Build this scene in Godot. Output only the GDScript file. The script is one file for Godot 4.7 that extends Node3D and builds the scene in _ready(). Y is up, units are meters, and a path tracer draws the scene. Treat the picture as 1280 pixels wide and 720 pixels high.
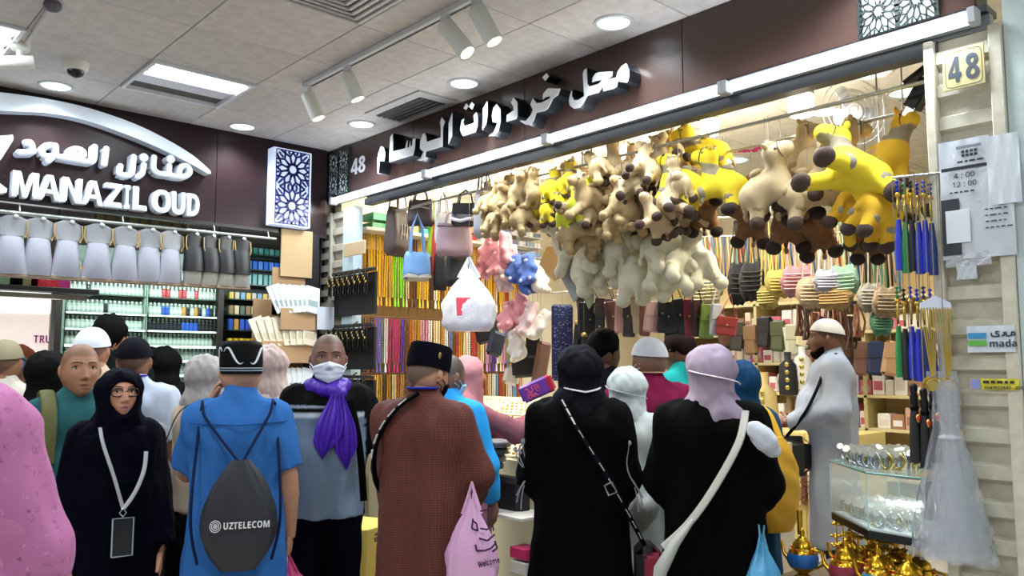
extends Node3D
# A market corridor: a perfume shop at the end, a gift shop along the right side.
# World: y up, metres. The camera stands at eye height over the origin; the gift shop's front is the plane x = 3.2,
# the perfume shop's front is the plane z = -5.65, the corridor ceiling is at y = 3.3.
const FPX := 1018.1
const FX := 3.2
const FZ := -5.65
const TOP := 3.3
const eye := Vector3(0, 1.62, 0)
const look := Basis(Vector3(0.739943, 0.000447, 0.672669), Vector3(-0.063224, 0.995619, 0.068885), Vector3(-0.669692, -0.093499, 0.736730))
var rng := RandomNumberGenerator.new()
var mats := {}
var names := {}
var fold_noise := FastNoiseLite.new()

# ---- measuring: where the sight line through a point of the photograph meets a plane of the place, or a range from the eye
func ray(px: float, py: float) -> Vector3: return look * Vector3((px - 640.0) / FPX, (360.0 - py) / FPX, -1.0)
func on_x(px: float, py: float, x := FX) -> Vector3:
	var d := ray(px, py)
	return eye + d * (x / d.x)
func on_z(px: float, py: float, z := FZ) -> Vector3:
	var d := ray(px, py)
	return eye + d * (z / d.z)
func on_y(px: float, py: float, y := TOP) -> Vector3:
	var d := ray(px, py)
	return eye + d * ((y - eye.y) / d.y)
func at_r(px: float, py: float, r: float) -> Vector3:
	var d := ray(px, py)
	return eye + d * (r / Vector2(d.x, d.z).length())

# ---- mesh building
class Shape:
	var v := PackedVector3Array()
	var n := PackedVector3Array()
	var c := PackedColorArray()
	var t := PackedVector2Array()
	var ix := PackedInt32Array()
	var col := Color.WHITE
	var xf := Transform3D.IDENTITY
	func paint(hex: String) -> Shape:
		col = Color(hex).srgb_to_linear()
		return self
	func grid(r: Array, closed := true) -> void:   # a smooth surface through equally long rows of points
		var nu: int = r.size()
		var nv: int = r[0].size()
		var base := v.size()
		var acc := PackedVector3Array()
		acc.resize(nu * nv)
		for i in nu:
			var row: PackedVector3Array = r[i]
			for j in nv:
				v.append(xf * row[j])
				c.append(col)
				t.append(Vector2(float(j) / (nv if closed else nv - 1), float(i) / maxi(1, nu - 1)))
		var last := nv if closed else nv - 1
		for i in nu - 1:
			for j in last:
				var a := i * nv + j
				var b := i * nv + (j + 1) % nv
				var d := a + nv
				var e := b + nv
				var pa := v[base + a]
				var pb := v[base + b]
				var pd := v[base + d]
				var pe := v[base + e]
				var n1 := (pb - pa).cross(pd - pa)
				var n2 := (pe - pb).cross(pd - pb)
				acc[a] += n1
				acc[d] += n1 + n2
				acc[b] += n1 + n2
				acc[e] += n2
				ix.append_array(PackedInt32Array([base + a, base + d, base + b, base + b, base + d, base + e]))
		for q in acc: n.append(q.normalized() if q.length_squared() > 1e-20 else Vector3.UP)
	func fan(row: PackedVector3Array, flip := false) -> void:   # a flat cap over a ring
		var m := Vector3.ZERO
		for p in row: m += p
		m /= row.size()
		for j in row.size():
			var a := row[j]
			var b := row[(j + 1) % row.size()]
			if flip: tri(m, b, a)
			else: tri(m, a, b)
	func tri(a: Vector3, b: Vector3, d: Vector3) -> void:
		a = xf * a
		b = xf * b
		d = xf * d
		var q := (d - a).cross(b - a).normalized()
		var base := v.size()
		v.append(a); v.append(b); v.append(d)
		for k in 3:
			n.append(q)
			c.append(col)
		t.append(Vector2(0, 0)); t.append(Vector2(1, 0)); t.append(Vector2(1, 1))
		ix.append(base); ix.append(base + 1); ix.append(base + 2)
	func quad(a: Vector3, b: Vector3, d: Vector3, e: Vector3) -> void:   # clockwise seen from the front; uv (0,0) (1,0) (1,1) (0,1)
		var q := (xf.basis * ((d - a).cross(b - a))).normalized()
		var base := v.size()
		for p in [a, b, d, e]:
			v.append(xf * p)
			n.append(q)
			c.append(col)
		t.append_array(PackedVector2Array([Vector2(0, 0), Vector2(1, 0), Vector2(1, 1), Vector2(0, 1)]))
		ix.append_array(PackedInt32Array([base, base + 1, base + 2, base, base + 2, base + 3]))
	func box(m: Vector3, s: Vector3, bs := Basis.IDENTITY, bevel := 0.0) -> Shape:
		var h := s * 0.5
		var e := minf(bevel, minf(h.x, minf(h.y, h.z)) * 0.9)
		for ax in 3:
			for sg in [-1.0, 1.0]:
				var nn := Vector3.ZERO
				nn[ax] = sg
				var u := Vector3.ZERO
				u[(ax + 1) % 3] = 1.0
				var w := nn.cross(u)
				var hu := u * (h[(ax + 1) % 3] - e)
				var hw := w * (absf((w * h).x + (w * h).y + (w * h).z) - e)
				var o := nn * h[ax]
				quad(m + bs * (o - hu + hw), m + bs * (o + hu + hw), m + bs * (o + hu - hw), m + bs * (o - hu - hw))
		if e > 0.0:
			for ax in 3:
				var a1 := (ax + 1) % 3
				var a2 := (ax + 2) % 3
				for s1 in [-1.0, 1.0]:
					for s2 in [-1.0, 1.0]:
						var p := Vector3.ZERO
						p[a1] = s1 * h[a1]
						p[a2] = s2 * (h[a2] - e)
						var q := Vector3.ZERO
						q[a1] = s1 * (h[a1] - e)
						q[a2] = s2 * h[a2]
						var l := Vector3.ZERO
						l[ax] = h[ax] - e
						if s1 * s2 > 0.0: quad(m + bs * (p - l), m + bs * (q - l), m + bs * (q + l), m + bs * (p + l))
						else: quad(m + bs * (q - l), m + bs * (p - l), m + bs * (p + l), m + bs * (q + l))
		return self
	func tube(pts: Array, rad, sides := 8, caps := true, flat := 1.0) -> Shape:   # a swept round (or flattened) bar
		var rr := []
		var np: int = pts.size()
		var side := Vector3.ZERO
		for i in np:
			var p: Vector3 = pts[i]
			var dir: Vector3 = ((pts[mini(i + 1, np - 1)] as Vector3) - (pts[maxi(i - 1, 0)] as Vector3)).normalized()
			if side == Vector3.ZERO: side = dir.cross(Vector3.UP if absf(dir.y) < 0.9 else Vector3.BACK).normalized()
			else: side = (side - dir * side.dot(dir)).normalized()
			var up := dir.cross(side)
			var r: float = rad[i] if rad is Array else rad
			var row := PackedVector3Array()
			for j in sides:
				var a := TAU * j / sides
				row.append(p + side * (cos(a) * r) + up * (sin(a) * r * flat))
			rr.append(row)
		grid(rr)
		if caps:
			fan(rr[0], false)
			fan(rr[np - 1], true)
		return self
	func ball(m: Vector3, s: Vector3, bs := Basis.IDENTITY, nu := 10, nv := 14) -> Shape:
		var rr := []
		for i in nu + 1:
			var a := PI * i / nu
			var row := PackedVector3Array()
			for j in nv:
				var b := TAU * j / nv
				row.append(m + bs * (Vector3(sin(a) * cos(b), -cos(a), -sin(a) * sin(b)) * s))
			rr.append(row)
		grid(rr)
		return self
	func lathe(profile: Array, at := Vector3.ZERO, sides := 20, bs := Basis.IDENTITY) -> Shape:   # profile: Vector2(radius, height) from bottom to top
		var rr := []
		for q in profile:
			var row := PackedVector3Array()
			for j in sides:
				var b := TAU * j / sides
				row.append(at + bs * Vector3(q.x * cos(b), q.y, -q.x * sin(b)))
			rr.append(row)
		grid(rr)
		return self
	func prism(poly: PackedVector2Array, depth: float, o: Vector3, ux: Vector3, uy: Vector3) -> Shape:   # outline in (ux, uy), from o towards the viewer by depth
		var nn := ux.cross(uy).normalized() * depth
		if Geometry2D.is_polygon_clockwise(poly): poly.reverse()
		var idx := Geometry2D.triangulate_polygon(poly)
		for k in range(0, idx.size(), 3):
			var a := o + ux * poly[idx[k]].x + uy * poly[idx[k]].y
			var b := o + ux * poly[idx[k + 1]].x + uy * poly[idx[k + 1]].y
			var d := o + ux * poly[idx[k + 2]].x + uy * poly[idx[k + 2]].y
			if (b - a).cross(d - a).dot(nn) > 0.0:
				var sw := b
				b = d
				d = sw
			tri(a + nn, b + nn, d + nn)
			tri(a, d, b)
		for k in poly.size():
			var p := poly[k]
			var q := poly[(k + 1) % poly.size()]
			var a := o + ux * p.x + uy * p.y
			var b := o + ux * q.x + uy * q.y
			quad(a + nn, b + nn, b, a)
		return self
	func loft(rings: Array, sides := 20, caps := true) -> Shape:   # rings: [centre, half width (x), half depth (z), optional squareness]
		var rr := []
		for g in rings:
			var row := PackedVector3Array()
			var sq: float = g[3] if g.size() > 3 else 2.0
			for j in sides:
				var a := TAU * j / sides
				var ca := cos(a)
				var sa := sin(a)
				row.append((g[0] as Vector3) + Vector3(signf(ca) * pow(absf(ca), 2.0 / sq) * g[1], 0, -signf(sa) * pow(absf(sa), 2.0 / sq) * g[2]))
			rr.append(row)
		grid(rr)
		if caps:
			fan(rr[0], false)
			fan(rr[-1], true)
		return self
	func mesh() -> ArrayMesh:
		var a := []
		a.resize(Mesh.ARRAY_MAX)
		a[Mesh.ARRAY_VERTEX] = v
		a[Mesh.ARRAY_NORMAL] = n
		a[Mesh.ARRAY_COLOR] = c
		a[Mesh.ARRAY_TEX_UV] = t
		a[Mesh.ARRAY_INDEX] = ix
		var m := ArrayMesh.new()
		m.add_surface_from_arrays(Mesh.PRIMITIVE_TRIANGLES, a)
		return m

# Bones joined with a smooth minimum and meshed as surface nets: bodies, garments and plush toys.
class Field:
	var bones := []
	var cuts := []     # [point, outward normal]
	var holes := []    # [centre, radii]
	var k := 0.02
	func bone(a: Vector3, b: Vector3, ra: float, rb := -1.0, flat := false) -> Field:
		bones.append([a, b, ra, ra if rb < 0.0 else rb, flat])
		return self
	func into(s: Shape, cell: float, tint = null, fold := 0.0, noise: FastNoiseLite = null, stretch := Vector3(9, 2, 9)) -> void:
		var lo := Vector3.INF
		var hi := -Vector3.INF
		var m := k * 2.6
		for q in bones:
			var r: float = maxf(q[2], q[3]) + m
			lo = lo.min((q[0] as Vector3).min(q[1]) - Vector3.ONE * r)
			hi = hi.max((q[0] as Vector3).max(q[1]) + Vector3.ONE * r)
		var nx := int((hi.x - lo.x) / cell) + 3
		var ny := int((hi.y - lo.y) / cell) + 3
		var nz := int((hi.z - lo.z) / cell) + 3
		var sl := nx * ny
		var g := PackedFloat32Array()
		g.resize(sl * nz)
		for q in bones:
			var a: Vector3 = q[0]
			var b: Vector3 = q[1]
			var ra: float = q[2]
			var rb: float = q[3]
			var ba := b - a
			var bb := maxf(ba.length_squared(), 1e-9)
			var dir := ba.normalized()
			var flat: bool = q[4]
			var r := maxf(ra, rb) + m
			var l0 := (a.min(b) - Vector3.ONE * r - lo) / cell
			var h0 := (a.max(b) + Vector3.ONE * r - lo) / cell
			var x0 := maxi(0, int(l0.x))
			var x1 := mini(nx - 1, int(h0.x) + 1)
			for z in range(maxi(0, int(l0.z)), mini(nz, int(h0.z) + 2)):
				for y in range(maxi(0, int(l0.y)), mini(ny, int(h0.y) + 2)):
					var w := z * sl + y * nx
					var pa := lo + Vector3(x0, y, z) * cell - a
					# skip rows that pass the bone too far off
					for x in range(x0, x1 + 1):
						var h := clampf(pa.dot(ba) / bb, 0.0, 1.0)
						var d := (pa - ba * h).length() - lerpf(ra, rb, h)
						if d < m:
							if flat: d = maxf(d, (pa - ba).dot(dir))
							g[w + x] += exp(-d / k)
						pa.x += cell
		for q in cuts:
			var p0: Vector3 = q[0]
			var nn: Vector3 = q[1]
			for z in nz:
				for y in ny:
					var w := z * sl + y * nx
					var dd := (lo + Vector3(0, y, z) * cell - p0).dot(nn)
					for x in nx:
						if g[w + x] > 0.0: g[w + x] = minf(g[w + x], exp(clampf(-(dd + x * cell * nn.x) / k, -30, 30)))
		for q in holes:
			var p0: Vector3 = q[0]
			var rr: Vector3 = q[1]
			var l0 := (p0 - rr * 1.6 - lo) / cell
			var h0 := (p0 + rr * 1.6 - lo) / cell
			for z in range(clampi(int(l0.z), 0, nz), clampi(int(h0.z) + 1, 0, nz)):
				for y in range(clampi(int(l0.y), 0, ny), clampi(int(h0.y) + 1, 0, ny)):
					for x in range(clampi(int(l0.x), 0, nx), clampi(int(h0.x) + 1, 0, nx)):
						var p := (lo + Vector3(x, y, z) * cell - p0) / rr
						var d := (p.length() - 1.0) * minf(rr.x, minf(rr.y, rr.z))
						var w := z * sl + y * nx + x
						g[w] = minf(g[w], exp(clampf(d / k, -30, 30)))
		# one vertex in each cell that the surface crosses
		var at := {}
		var pts := PackedVector3Array()
		var tris := PackedInt32Array()
		var off := [0, 1, nx, nx + 1, sl, sl + 1, sl + nx, sl + nx + 1]
		for z in nz - 1:
			for y in ny - 1:
				var w := z * sl + y * nx
				for x in nx - 1:
					var i := w + x
					var cnt := 0
					if g[i] >= 1.0: cnt += 1
					if g[i + 1] >= 1.0: cnt += 1
					if g[i + nx] >= 1.0: cnt += 1
					if g[i + nx + 1] >= 1.0: cnt += 1
					if g[i + sl] >= 1.0: cnt += 1
					if g[i + sl + 1] >= 1.0: cnt += 1
					if g[i + sl + nx] >= 1.0: cnt += 1
					if g[i + sl + nx + 1] >= 1.0: cnt += 1
					if cnt == 0 or cnt == 8: continue
					var f := PackedFloat32Array()
					for o in off: f.append(-k * log(maxf(g[i + o], 1e-6)))
					var sum := Vector3.ZERO
					var num := 0
					for e in 8:
						for ax in 3:
							var e2 := e | (1 << ax)
							if e2 == e: continue
							if (f[e] < 0.0) != (f[e2] < 0.0):
								var p := Vector3(e & 1, (e >> 1) & 1, (e >> 2) & 1)
								p[ax] = clampf(f[e] / (f[e] - f[e2]), 0.0, 1.0)
								sum += p
								num += 1
					at[i] = pts.size()
					pts.append(lo + (Vector3(x, y, z) + sum / maxi(1, num)) * cell)
		var st := [1, nx, sl]
		for i in at:
			var inside: bool = g[i] >= 1.0
			for ax in 3:
				if (g[i + st[ax]] >= 1.0) == inside: continue
				var u: int = st[(ax + 1) % 3]
				var w2: int = st[(ax + 2) % 3]
				if not (at.has(i - u) and at.has(i - w2) and at.has(i - u - w2)): continue
				var q0: int = at[i - u - w2]
				var q1: int = at[i - w2]
				var q2: int = at[i]
				var q3: int = at[i - u]
				if inside: tris.append_array(PackedInt32Array([q0, q2, q1, q0, q3, q2]))
				else: tris.append_array(PackedInt32Array([q0, q1, q2, q0, q2, q3]))
		var acc := PackedVector3Array()
		for pass_ in 2:
			acc.clear()
			acc.resize(pts.size())
			for q in range(0, tris.size(), 3):
				var a := tris[q]
				var b := tris[q + 1]
				var d := tris[q + 2]
				var nn := (pts[d] - pts[a]).cross(pts[b] - pts[a])
				acc[a] += nn
				acc[b] += nn
				acc[d] += nn
			if pass_ == 1 or fold == 0.0 or noise == null: break
			for i in pts.size():
				var p := pts[i]
				var q := p * stretch
				pts[i] = p + acc[i].normalized() * (noise.get_noise_3d(q.x * 10.0, q.y * 10.0, q.z * 10.0) * fold)
		var base := s.v.size()
		for i in pts.size():
			s.v.append(s.xf * pts[i])
			s.n.append((s.xf.basis * acc[i]).normalized())
			s.c.append(s.col if tint == null else tint.call(pts[i]))
			s.t.append(Vector2(pts[i].x, pts[i].y))
		for q in tris: s.ix.append(base + q)

# ---- materials
func surface(hex: String, rough := 0.6, metal := 0.0, bump := 0.0, scale := 20.0, tone := 0.0) -> StandardMaterial3D:
	var key := "%s %s %s %s %s %s" % [hex, rough, metal, bump, scale, tone]
	if mats.has(key): return mats[key]
	var m := StandardMaterial3D.new()
	m.albedo_color = Color(hex)
	m.roughness = rough
	m.metallic = metal
	if bump > 0.0:
		m.normal_enabled = true
		m.normal_texture = grain("bump")
		m.normal_scale = bump
	if tone > 0.0: m.albedo_texture = grain("tone")
	if bump > 0.0 or tone > 0.0:
		m.uv1_triplanar = true
		m.uv1_scale = Vector3.ONE * scale
	mats[key] = m
	return m
func painted(rough := 0.8, metal := 0.0, bump := 0.0, scale := 20.0) -> StandardMaterial3D:   # takes each point's own colour from the mesh
	var key := "painted %s %s %s %s" % [rough, metal, bump, scale]
	if mats.has(key): return mats[key]
	var m := StandardMaterial3D.new()
	m.vertex_color_use_as_albedo = true
	m.roughness = rough
	m.metallic = metal
	if rough >= 0.6: m.metallic_specular = 0.2
	if bump > 0.0:
		m.normal_enabled = true
		m.normal_texture = grain("bump")
		m.normal_scale = bump
		m.uv1_triplanar = true
		m.uv1_scale = Vector3.ONE * scale
	mats[key] = m
	return m
func lit(hex: String, energy: float) -> StandardMaterial3D:
	var key := "lit %s %s" % [hex, energy]
	if mats.has(key): return mats[key]
	var m := StandardMaterial3D.new()
	m.albedo_color = Color(hex)
	m.emission_enabled = true
	m.emission = Color(hex)
	m.emission_energy_multiplier = energy
	mats[key] = m
	return m
func clear(hex: String, alpha: float, rough := 0.05) -> StandardMaterial3D:
	var key := "clear %s %s %s" % [hex, alpha, rough]
	if mats.has(key): return mats[key]
	var m := StandardMaterial3D.new()
	m.albedo_color = Color(Color(hex), alpha)
	m.transparency = BaseMaterial3D.TRANSPARENCY_ALPHA
	m.roughness = rough
	m.cull_mode = BaseMaterial3D.CULL_DISABLED
	mats[key] = m
	return m
var grains := {}
func grain(kind: String) -> NoiseTexture2D:
	if grains.has(kind): return grains[kind]
	var f := FastNoiseLite.new()
	f.seed = 4
	f.frequency = 0.02
	f.fractal_octaves = 4
	var t := NoiseTexture2D.new()
	t.width = 256
	t.height = 256
	t.seamless = true
	t.noise = f
	if kind == "bump":
		t.as_normal_map = true
		t.bump_strength = 6.0
	else:
		var g := Gradient.new()
		g.set_color(0, Color(0.9, 0.9, 0.9))
		g.set_color(1, Color(1, 1, 1))
		t.color_ramp = g
	grains[kind] = t
	return t

# ---- objects
func numbered(called: String) -> String:
	var k: int = names.get(called, 0)
	names[called] = k + 1
	return called if k == 0 else "%s_%03d" % [called, k]
func tag(o: Node3D, label: String, category: String, group := "", kind := "") -> Node3D:
	o.set_meta("label", label)
	if category: o.set_meta("category", category)
	if group: o.set_meta("group", group)
	if kind: o.set_meta("kind", kind)
	return o
func thing(called: String, label: String, category: String, at := Vector3.ZERO, turn := 0.0, group := "") -> Node3D:
	var o := Node3D.new()
	o.name = numbered(called)
	o.position = at
	o.rotation.y = turn
	add_child(o)
	return tag(o, label, category, group)
func part(parent: Node3D, called: String, s, m: Material, at := Vector3.ZERO) -> MeshInstance3D:
	var o := MeshInstance3D.new()
	o.name = called if parent != self else numbered(called)
	o.mesh = s.mesh() if s is Shape else s
	o.material_override = m
	o.position = at
	parent.add_child(o, true)
	return o
func one(called: String, s, m: Material, label: String, category: String, at := Vector3.ZERO, group := "") -> MeshInstance3D:
	var o := part(self, called, s, m, at)
	tag(o, label, category, group)
	return o
func built(called: String, s, m: Material, label := "") -> MeshInstance3D:   # a piece of the setting
	var o := part(self, called, s, m)
	o.set_meta("kind", "structure")
	if label: o.set_meta("label", label)
	return o
func copy(src: Node3D, label: String, at: Vector3, turn := Vector3.ZERO, size := 1.0, group := "") -> Node3D:
	var base: String = src.get_meta("kind_name", src.name)
	var o: Node3D = src.duplicate()
	o.name = numbered(base)
	add_child(o)
	o.position = at
	o.rotation = turn
	o.scale = Vector3.ONE * size
	o.set_meta("label", label)
	if group: o.set_meta("group", group)
	return o
func ordinal(k: int) -> String:
	var units := ["", "first", "second", "third", "fourth", "fifth", "sixth", "seventh", "eighth", "ninth", "tenth", "eleventh", "twelfth", "thirteenth", "fourteenth", "fifteenth", "sixteenth", "seventeenth", "eighteenth", "nineteenth"]
	if k < 20: return units[k]
	var tens := ["", "", "twent", "thirt", "fort", "fift", "sixt"]
	return tens[k / 10] + ("ieth" if k % 10 == 0 else "y-" + units[k % 10])
func face_basis(nn: Vector3, up := Vector3.UP) -> Basis:   # z towards nn
	var z := nn.normalized()
	var x := up.cross(z).normalized()
	return Basis(x, z.cross(x), z)
func lettering(text: String, width: float, height: float, depth: float, bold := true) -> ArrayMesh:   # TextMesh scaled to a size, centred, front at z = depth
	var f := SystemFont.new()
	f.font_names = PackedStringArray(["Droid Sans"])
	f.font_weight = 700 if bold else 400
	var tm := TextMesh.new()
	tm.font = f
	tm.text = text
	tm.font_size = 64
	tm.pixel_size = 0.01
	tm.depth = 0.1
	tm.curve_step = 2.0
	var bb := tm.get_aabb()
	var a := tm.get_mesh_arrays() if tm.get_surface_count() < 2 else tm.surface_get_arrays(0)
	var vv: PackedVector3Array = a[Mesh.ARRAY_VERTEX]
	var sc := Vector3(width / bb.size.x, height / bb.size.y, depth / bb.size.z)
	var mid := bb.get_center()
	for i in vv.size(): vv[i] = (vv[i] - mid) * sc + Vector3(0, 0, depth * 0.5)
	a[Mesh.ARRAY_VERTEX] = vv
	var m := ArrayMesh.new()
	m.add_surface_from_arrays(Mesh.PRIMITIVE_TRIANGLES, a)
	return m
func turned(m: Mesh, xf: Transform3D) -> ArrayMesh:   # a mesh moved into place
	var a := m.surface_get_arrays(0)
	var vv: PackedVector3Array = a[Mesh.ARRAY_VERTEX]
	var nn: PackedVector3Array = a[Mesh.ARRAY_NORMAL]
	for i in vv.size():
		vv[i] = xf * vv[i]
		nn[i] = (xf.basis * nn[i]).normalized()
	a[Mesh.ARRAY_VERTEX] = vv
	a[Mesh.ARRAY_NORMAL] = nn
	a[Mesh.ARRAY_TANGENT] = null
	var r := ArrayMesh.new()
	r.add_surface_from_arrays(Mesh.PRIMITIVE_TRIANGLES, a)
	return r
func stroke(s: Shape, pts: Array, w: float, depth: float, at: Vector3, ux: Vector3, uy: Vector3) -> void:   # a raised stroke with round ends: (x, y) points in a plane
	for i in pts.size() - 1:
		for poly in Geometry2D.offset_polyline(PackedVector2Array([pts[i], pts[i + 1]]), w * 0.5, Geometry2D.JOIN_ROUND, Geometry2D.END_ROUND): s.prism(poly, depth, at, ux, uy)

func _ready() -> void:
	rng.seed = 7
	fold_noise.seed = 3
	fold_noise.frequency = 0.1
	fold_noise.fractal_octaves = 2
	var cam := Camera3D.new()
	cam.name = "camera"
	cam.fov = 38.95
	cam.transform = Transform3D(look, eye)
	cam.near = 0.05
	cam.current = true
	add_child(cam)
	var env := Environment.new()
	env.background_mode = Environment.BG_COLOR
	env.background_color = Color(0.55, 0.58, 0.6)
	env.tonemap_mode = Environment.TONE_MAPPER_LINEAR
	env.tonemap_exposure = 1.0
	env.sdfgi_enabled = true
	env.ssao_enabled = true
	env.ssil_enabled = true
	var we := WorldEnvironment.new()
	we.name = "environment"
	we.environment = env
	add_child(we)
	corridor()
	gift_shop_front()
	perfume_shop_front()
	gift_shop_room()
	perfume_shop_room()
	people_front()
	people_shop()
	people_back()
	goods_camels()
	goods_bags()
	goods_beads()
	goods_bulbs()
	goods_right()
	goods_case()
	goods_counters()
	goods_perfume()

# ---- lights
func lamp_at(at: Vector3, color: Color, energy: float, size := 0.1) -> void:
	var l := OmniLight3D.new()
	l.name = numbered("lamp_light")
	l.position = at
	l.light_color = color
	l.light_energy = energy
	l.light_size = size
	l.omni_range = 12.0
	l.omni_attenuation = 2.0
	l.shadow_enabled = true
	add_child(l)
func spot_at(at: Vector3, dir: Vector3, color: Color, energy: float, angle := 60.0, size := 0.08) -> void:
	var l := SpotLight3D.new()
	l.name = numbered("spot_light")
	l.position = at
	l.basis = Basis.looking_at(dir, Vector3.RIGHT if absf(dir.normalized().y) > 0.9 else Vector3.UP)
	l.light_color = color
	l.light_energy = energy
	l.light_size = size
	l.spot_angle = angle
	l.spot_range = 12.0
	l.spot_attenuation = 2.0
	l.spot_angle_attenuation = 0.7
	l.shadow_enabled = true
	add_child(l)
func area_at(at: Vector3, dir: Vector3, size: Vector2, color: Color, energy: float, up := Vector3.UP) -> void:
	var l := AreaLight3D.new()
	l.name = numbered("panel_light")
	l.position = at
	l.basis = Basis.looking_at(dir, up)
	l.area_size = size
	l.area_normalize_energy = true
	l.light_color = color
	l.light_energy = energy
	l.area_range = 12.0
	l.area_attenuation = 2.0
	l.shadow_enabled = true
	add_child(l)

const COOL := Color(0.93, 0.97, 1.0)
const WARM := Color(1.0, 0.95, 0.85)

func slab(called: String, lo: Vector3, hi: Vector3, m: Material) -> MeshInstance3D:
	return built(called, Shape.new().box((lo + hi) * 0.5, hi - lo), m)

# ---- the corridor
func corridor() -> void:
	var pale := surface("c9c6c0", 0.6, 0.0, 0.1, 3.0, 0.01)
	var fl := slab("floor", Vector3(-3.2, -0.1, -8.6), Vector3(7.0, -0.006, 2.2), surface("6f6c66", 0.8))
	var tile_a := surface("cfc9bd", 0.22, 0.0, 0.0, 2.0, 0.2)
	var fm := Shape.new().box(Vector3.ZERO, Vector3(0.594, 0.012, 0.594), Basis.IDENTITY, 0.003).mesh()
	for i in 16:
		for j in 17:
			var c := Vector3(-2.9 + 0.6 * i, -0.006, 1.7 - 0.6 * j)
			part(fl, "floor_tile", fm, tile_a, c)
	var ce := slab("ceiling", Vector3(-3.2, 3.31, -5.8), Vector3(3.35, 3.45, 2.2), surface("55524e", 0.9))
	var tile_m := [surface("d6cec8", 0.65, 0.0, 0.15, 2.0, 0.3), surface("d0c9c4", 0.65, 0.0, 0.15, 2.3, 0.3)]
	var x0 := 1.4655 - 0.608 * 7
	var z0 := -5.143
	for i in 11:
		for j in 13:
			var a := Vector2(x0 + 0.608 * i, z0 - 0.58 + 0.58 * j)
			var b := a + Vector2(0.608, 0.58)
			var lo := Vector2(maxf(a.x, -3.1), maxf(a.y, FZ - 0.05)) + Vector2(0.002, 0.0025)
			var hi := Vector2(minf(b.x, FX + 0.02), minf(b.y, 2.1)) - Vector2(0.002, 0.0025)
			if hi.x - lo.x < 0.02 or hi.y - lo.y < 0.02: continue
			if j == 1 and (i == 7 or i == 5): continue   # two recessed lights take the place of tiles
			var m := (lo + hi) * 0.5
			part(ce, "ceiling_tile", Shape.new().box(Vector3(m.x, TOP + 0.006, m.y), Vector3(hi.x - lo.x, 0.012, hi.y - lo.y), Basis.IDENTITY, 0.003), tile_m[(i * 7 + j * 3) % 2])
	slab("wall_left", Vector3(-3.3, 0, -8.6), Vector3(-3.2, 3.45, 2.2), pale)
	slab("wall_back", Vector3(-3.3, 0, 2.2), Vector3(7.1, 3.45, 2.3), pale)
	for q in [[0, "three recessed tubes at the left edge"], [1, "two bright tubes beside the arch sign"]]:
		var x := 1.4655 if q[0] == 1 else 1.4655 - 0.608 * 2
		var t := thing("recessed_ceiling_light", "white recessed ceiling light with %s" % q[1], "ceiling light", Vector3(x + 0.304, TOP, -4.853))
		var s := Shape.new()
		for k in [-1.0, 1.0]:
			s.box(Vector3(k * 0.29, 0.03, 0), Vector3(0.02, 0.09, 0.57))
			s.box(Vector3(0, 0.03, k * 0.275), Vector3(0.56, 0.09, 0.02))
		s.box(Vector3(0, 0.08, 0), Vector3(0.6, 0.01, 0.57))
		part(t, "housing", s, surface("d8dade", 0.35))
		for z in ([0.17, 0.06] if q[0] == 1 else [0.17, 0.0, -0.17]):
			var tb := Shape.new().box(Vector3(0, 0.008, z), Vector3(0.55, 0.03, 0.075 if q[0] == 1 else 0.13), Basis.IDENTITY, 0.012)
			part(t, "lit_tube", tb, lit("f4f8ff", 3.0))
		var lf := Shape.new().box(Vector3(0, 0.012, -0.13 if q[0] == 1 else -0.26), Vector3(0.55, 0.008, 0.26 if q[0] == 1 else 0.03), Basis(Vector3.RIGHT, 0.06))
		part(t, "louvre", lf, surface("e6e6f2", 0.3))
		area_at(t.position + Vector3(0, -0.02, 0.08), Vector3.DOWN, Vector2(0.55, 0.3), COOL, 1.6, Vector3.RIGHT)
	var dl := [[70, 107, "round downlight behind the dome camera above the arch sign"], [303, 158, "round downlight left of the track's far end, near the blue star panel"], [452, 155, "round downlight in the corner above the small white 48"], [580, 104, "round downlight above the middle of the black and white lettering"], [767, 28, "largest round downlight, nearest over the right end of the lettering"]]
	for q in dl:
		downlight(on_y(q[0], q[1], TOP), q[2], 1.6)
	downlight(Vector3(2.98, TOP, -1.36), "round downlight over the near end of the gift shop fascia", 1.6)
	downlight(Vector3(-0.01, TOP, -5.43), "round downlight above the far left of the arch sign", 1.6)
	for q in [[Vector3(0.5, TOP, -2.6), "left of the lighting track"], [Vector3(0.6, TOP, -0.6), "over the viewer"], [Vector3(2.0, TOP, 0.8), "behind the viewer by the right wall"], [Vector3(-1.6, TOP, -3.6), "far left"], [Vector3(-1.4, TOP, -1.2), "left of the viewer"]]:
		var p: Vector3 = q[0]
		var t := thing("recessed_ceiling_light", "square recessed ceiling light over the corridor, " + q[1], "ceiling light", p, 0, "corridor ceiling lights behind the viewer")
		part(t, "frame", Shape.new().box(Vector3(0, -0.005, 0), Vector3(0.6, 0.012, 0.58), Basis.IDENTITY, 0.003), surface("d8dade", 0.35))
		part(t, "lit_panel", Shape.new().box(Vector3(0, -0.013, 0), Vector3(0.52, 0.006, 0.5)), lit("f4f8ff", 3.0))
		area_at(p + Vector3(0, -0.03, 0), Vector3.DOWN, Vector2(0.5, 0.5), COOL, 2.6, Vector3.RIGHT)
	# track with four spots
	var a := on_y(383, 103, TOP)
	var tr := thing("lighting_track", "white ceiling track with a black groove, running towards the viewer", "lighting track", Vector3(2.275, TOP, a.z))
	part(tr, "rail", Shape.new().box(Vector3(0, -0.016, 1.1), Vector3(0.034, 0.03, 2.25), Basis.IDENTITY, 0.003), surface("d2d2d6", 0.4))
	part(tr, "groove", Shape.new().box(Vector3(0.012, -0.0315, 1.1), Vector3(0.012, 0.003, 2.2)), surface("141416", 0.5))
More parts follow.
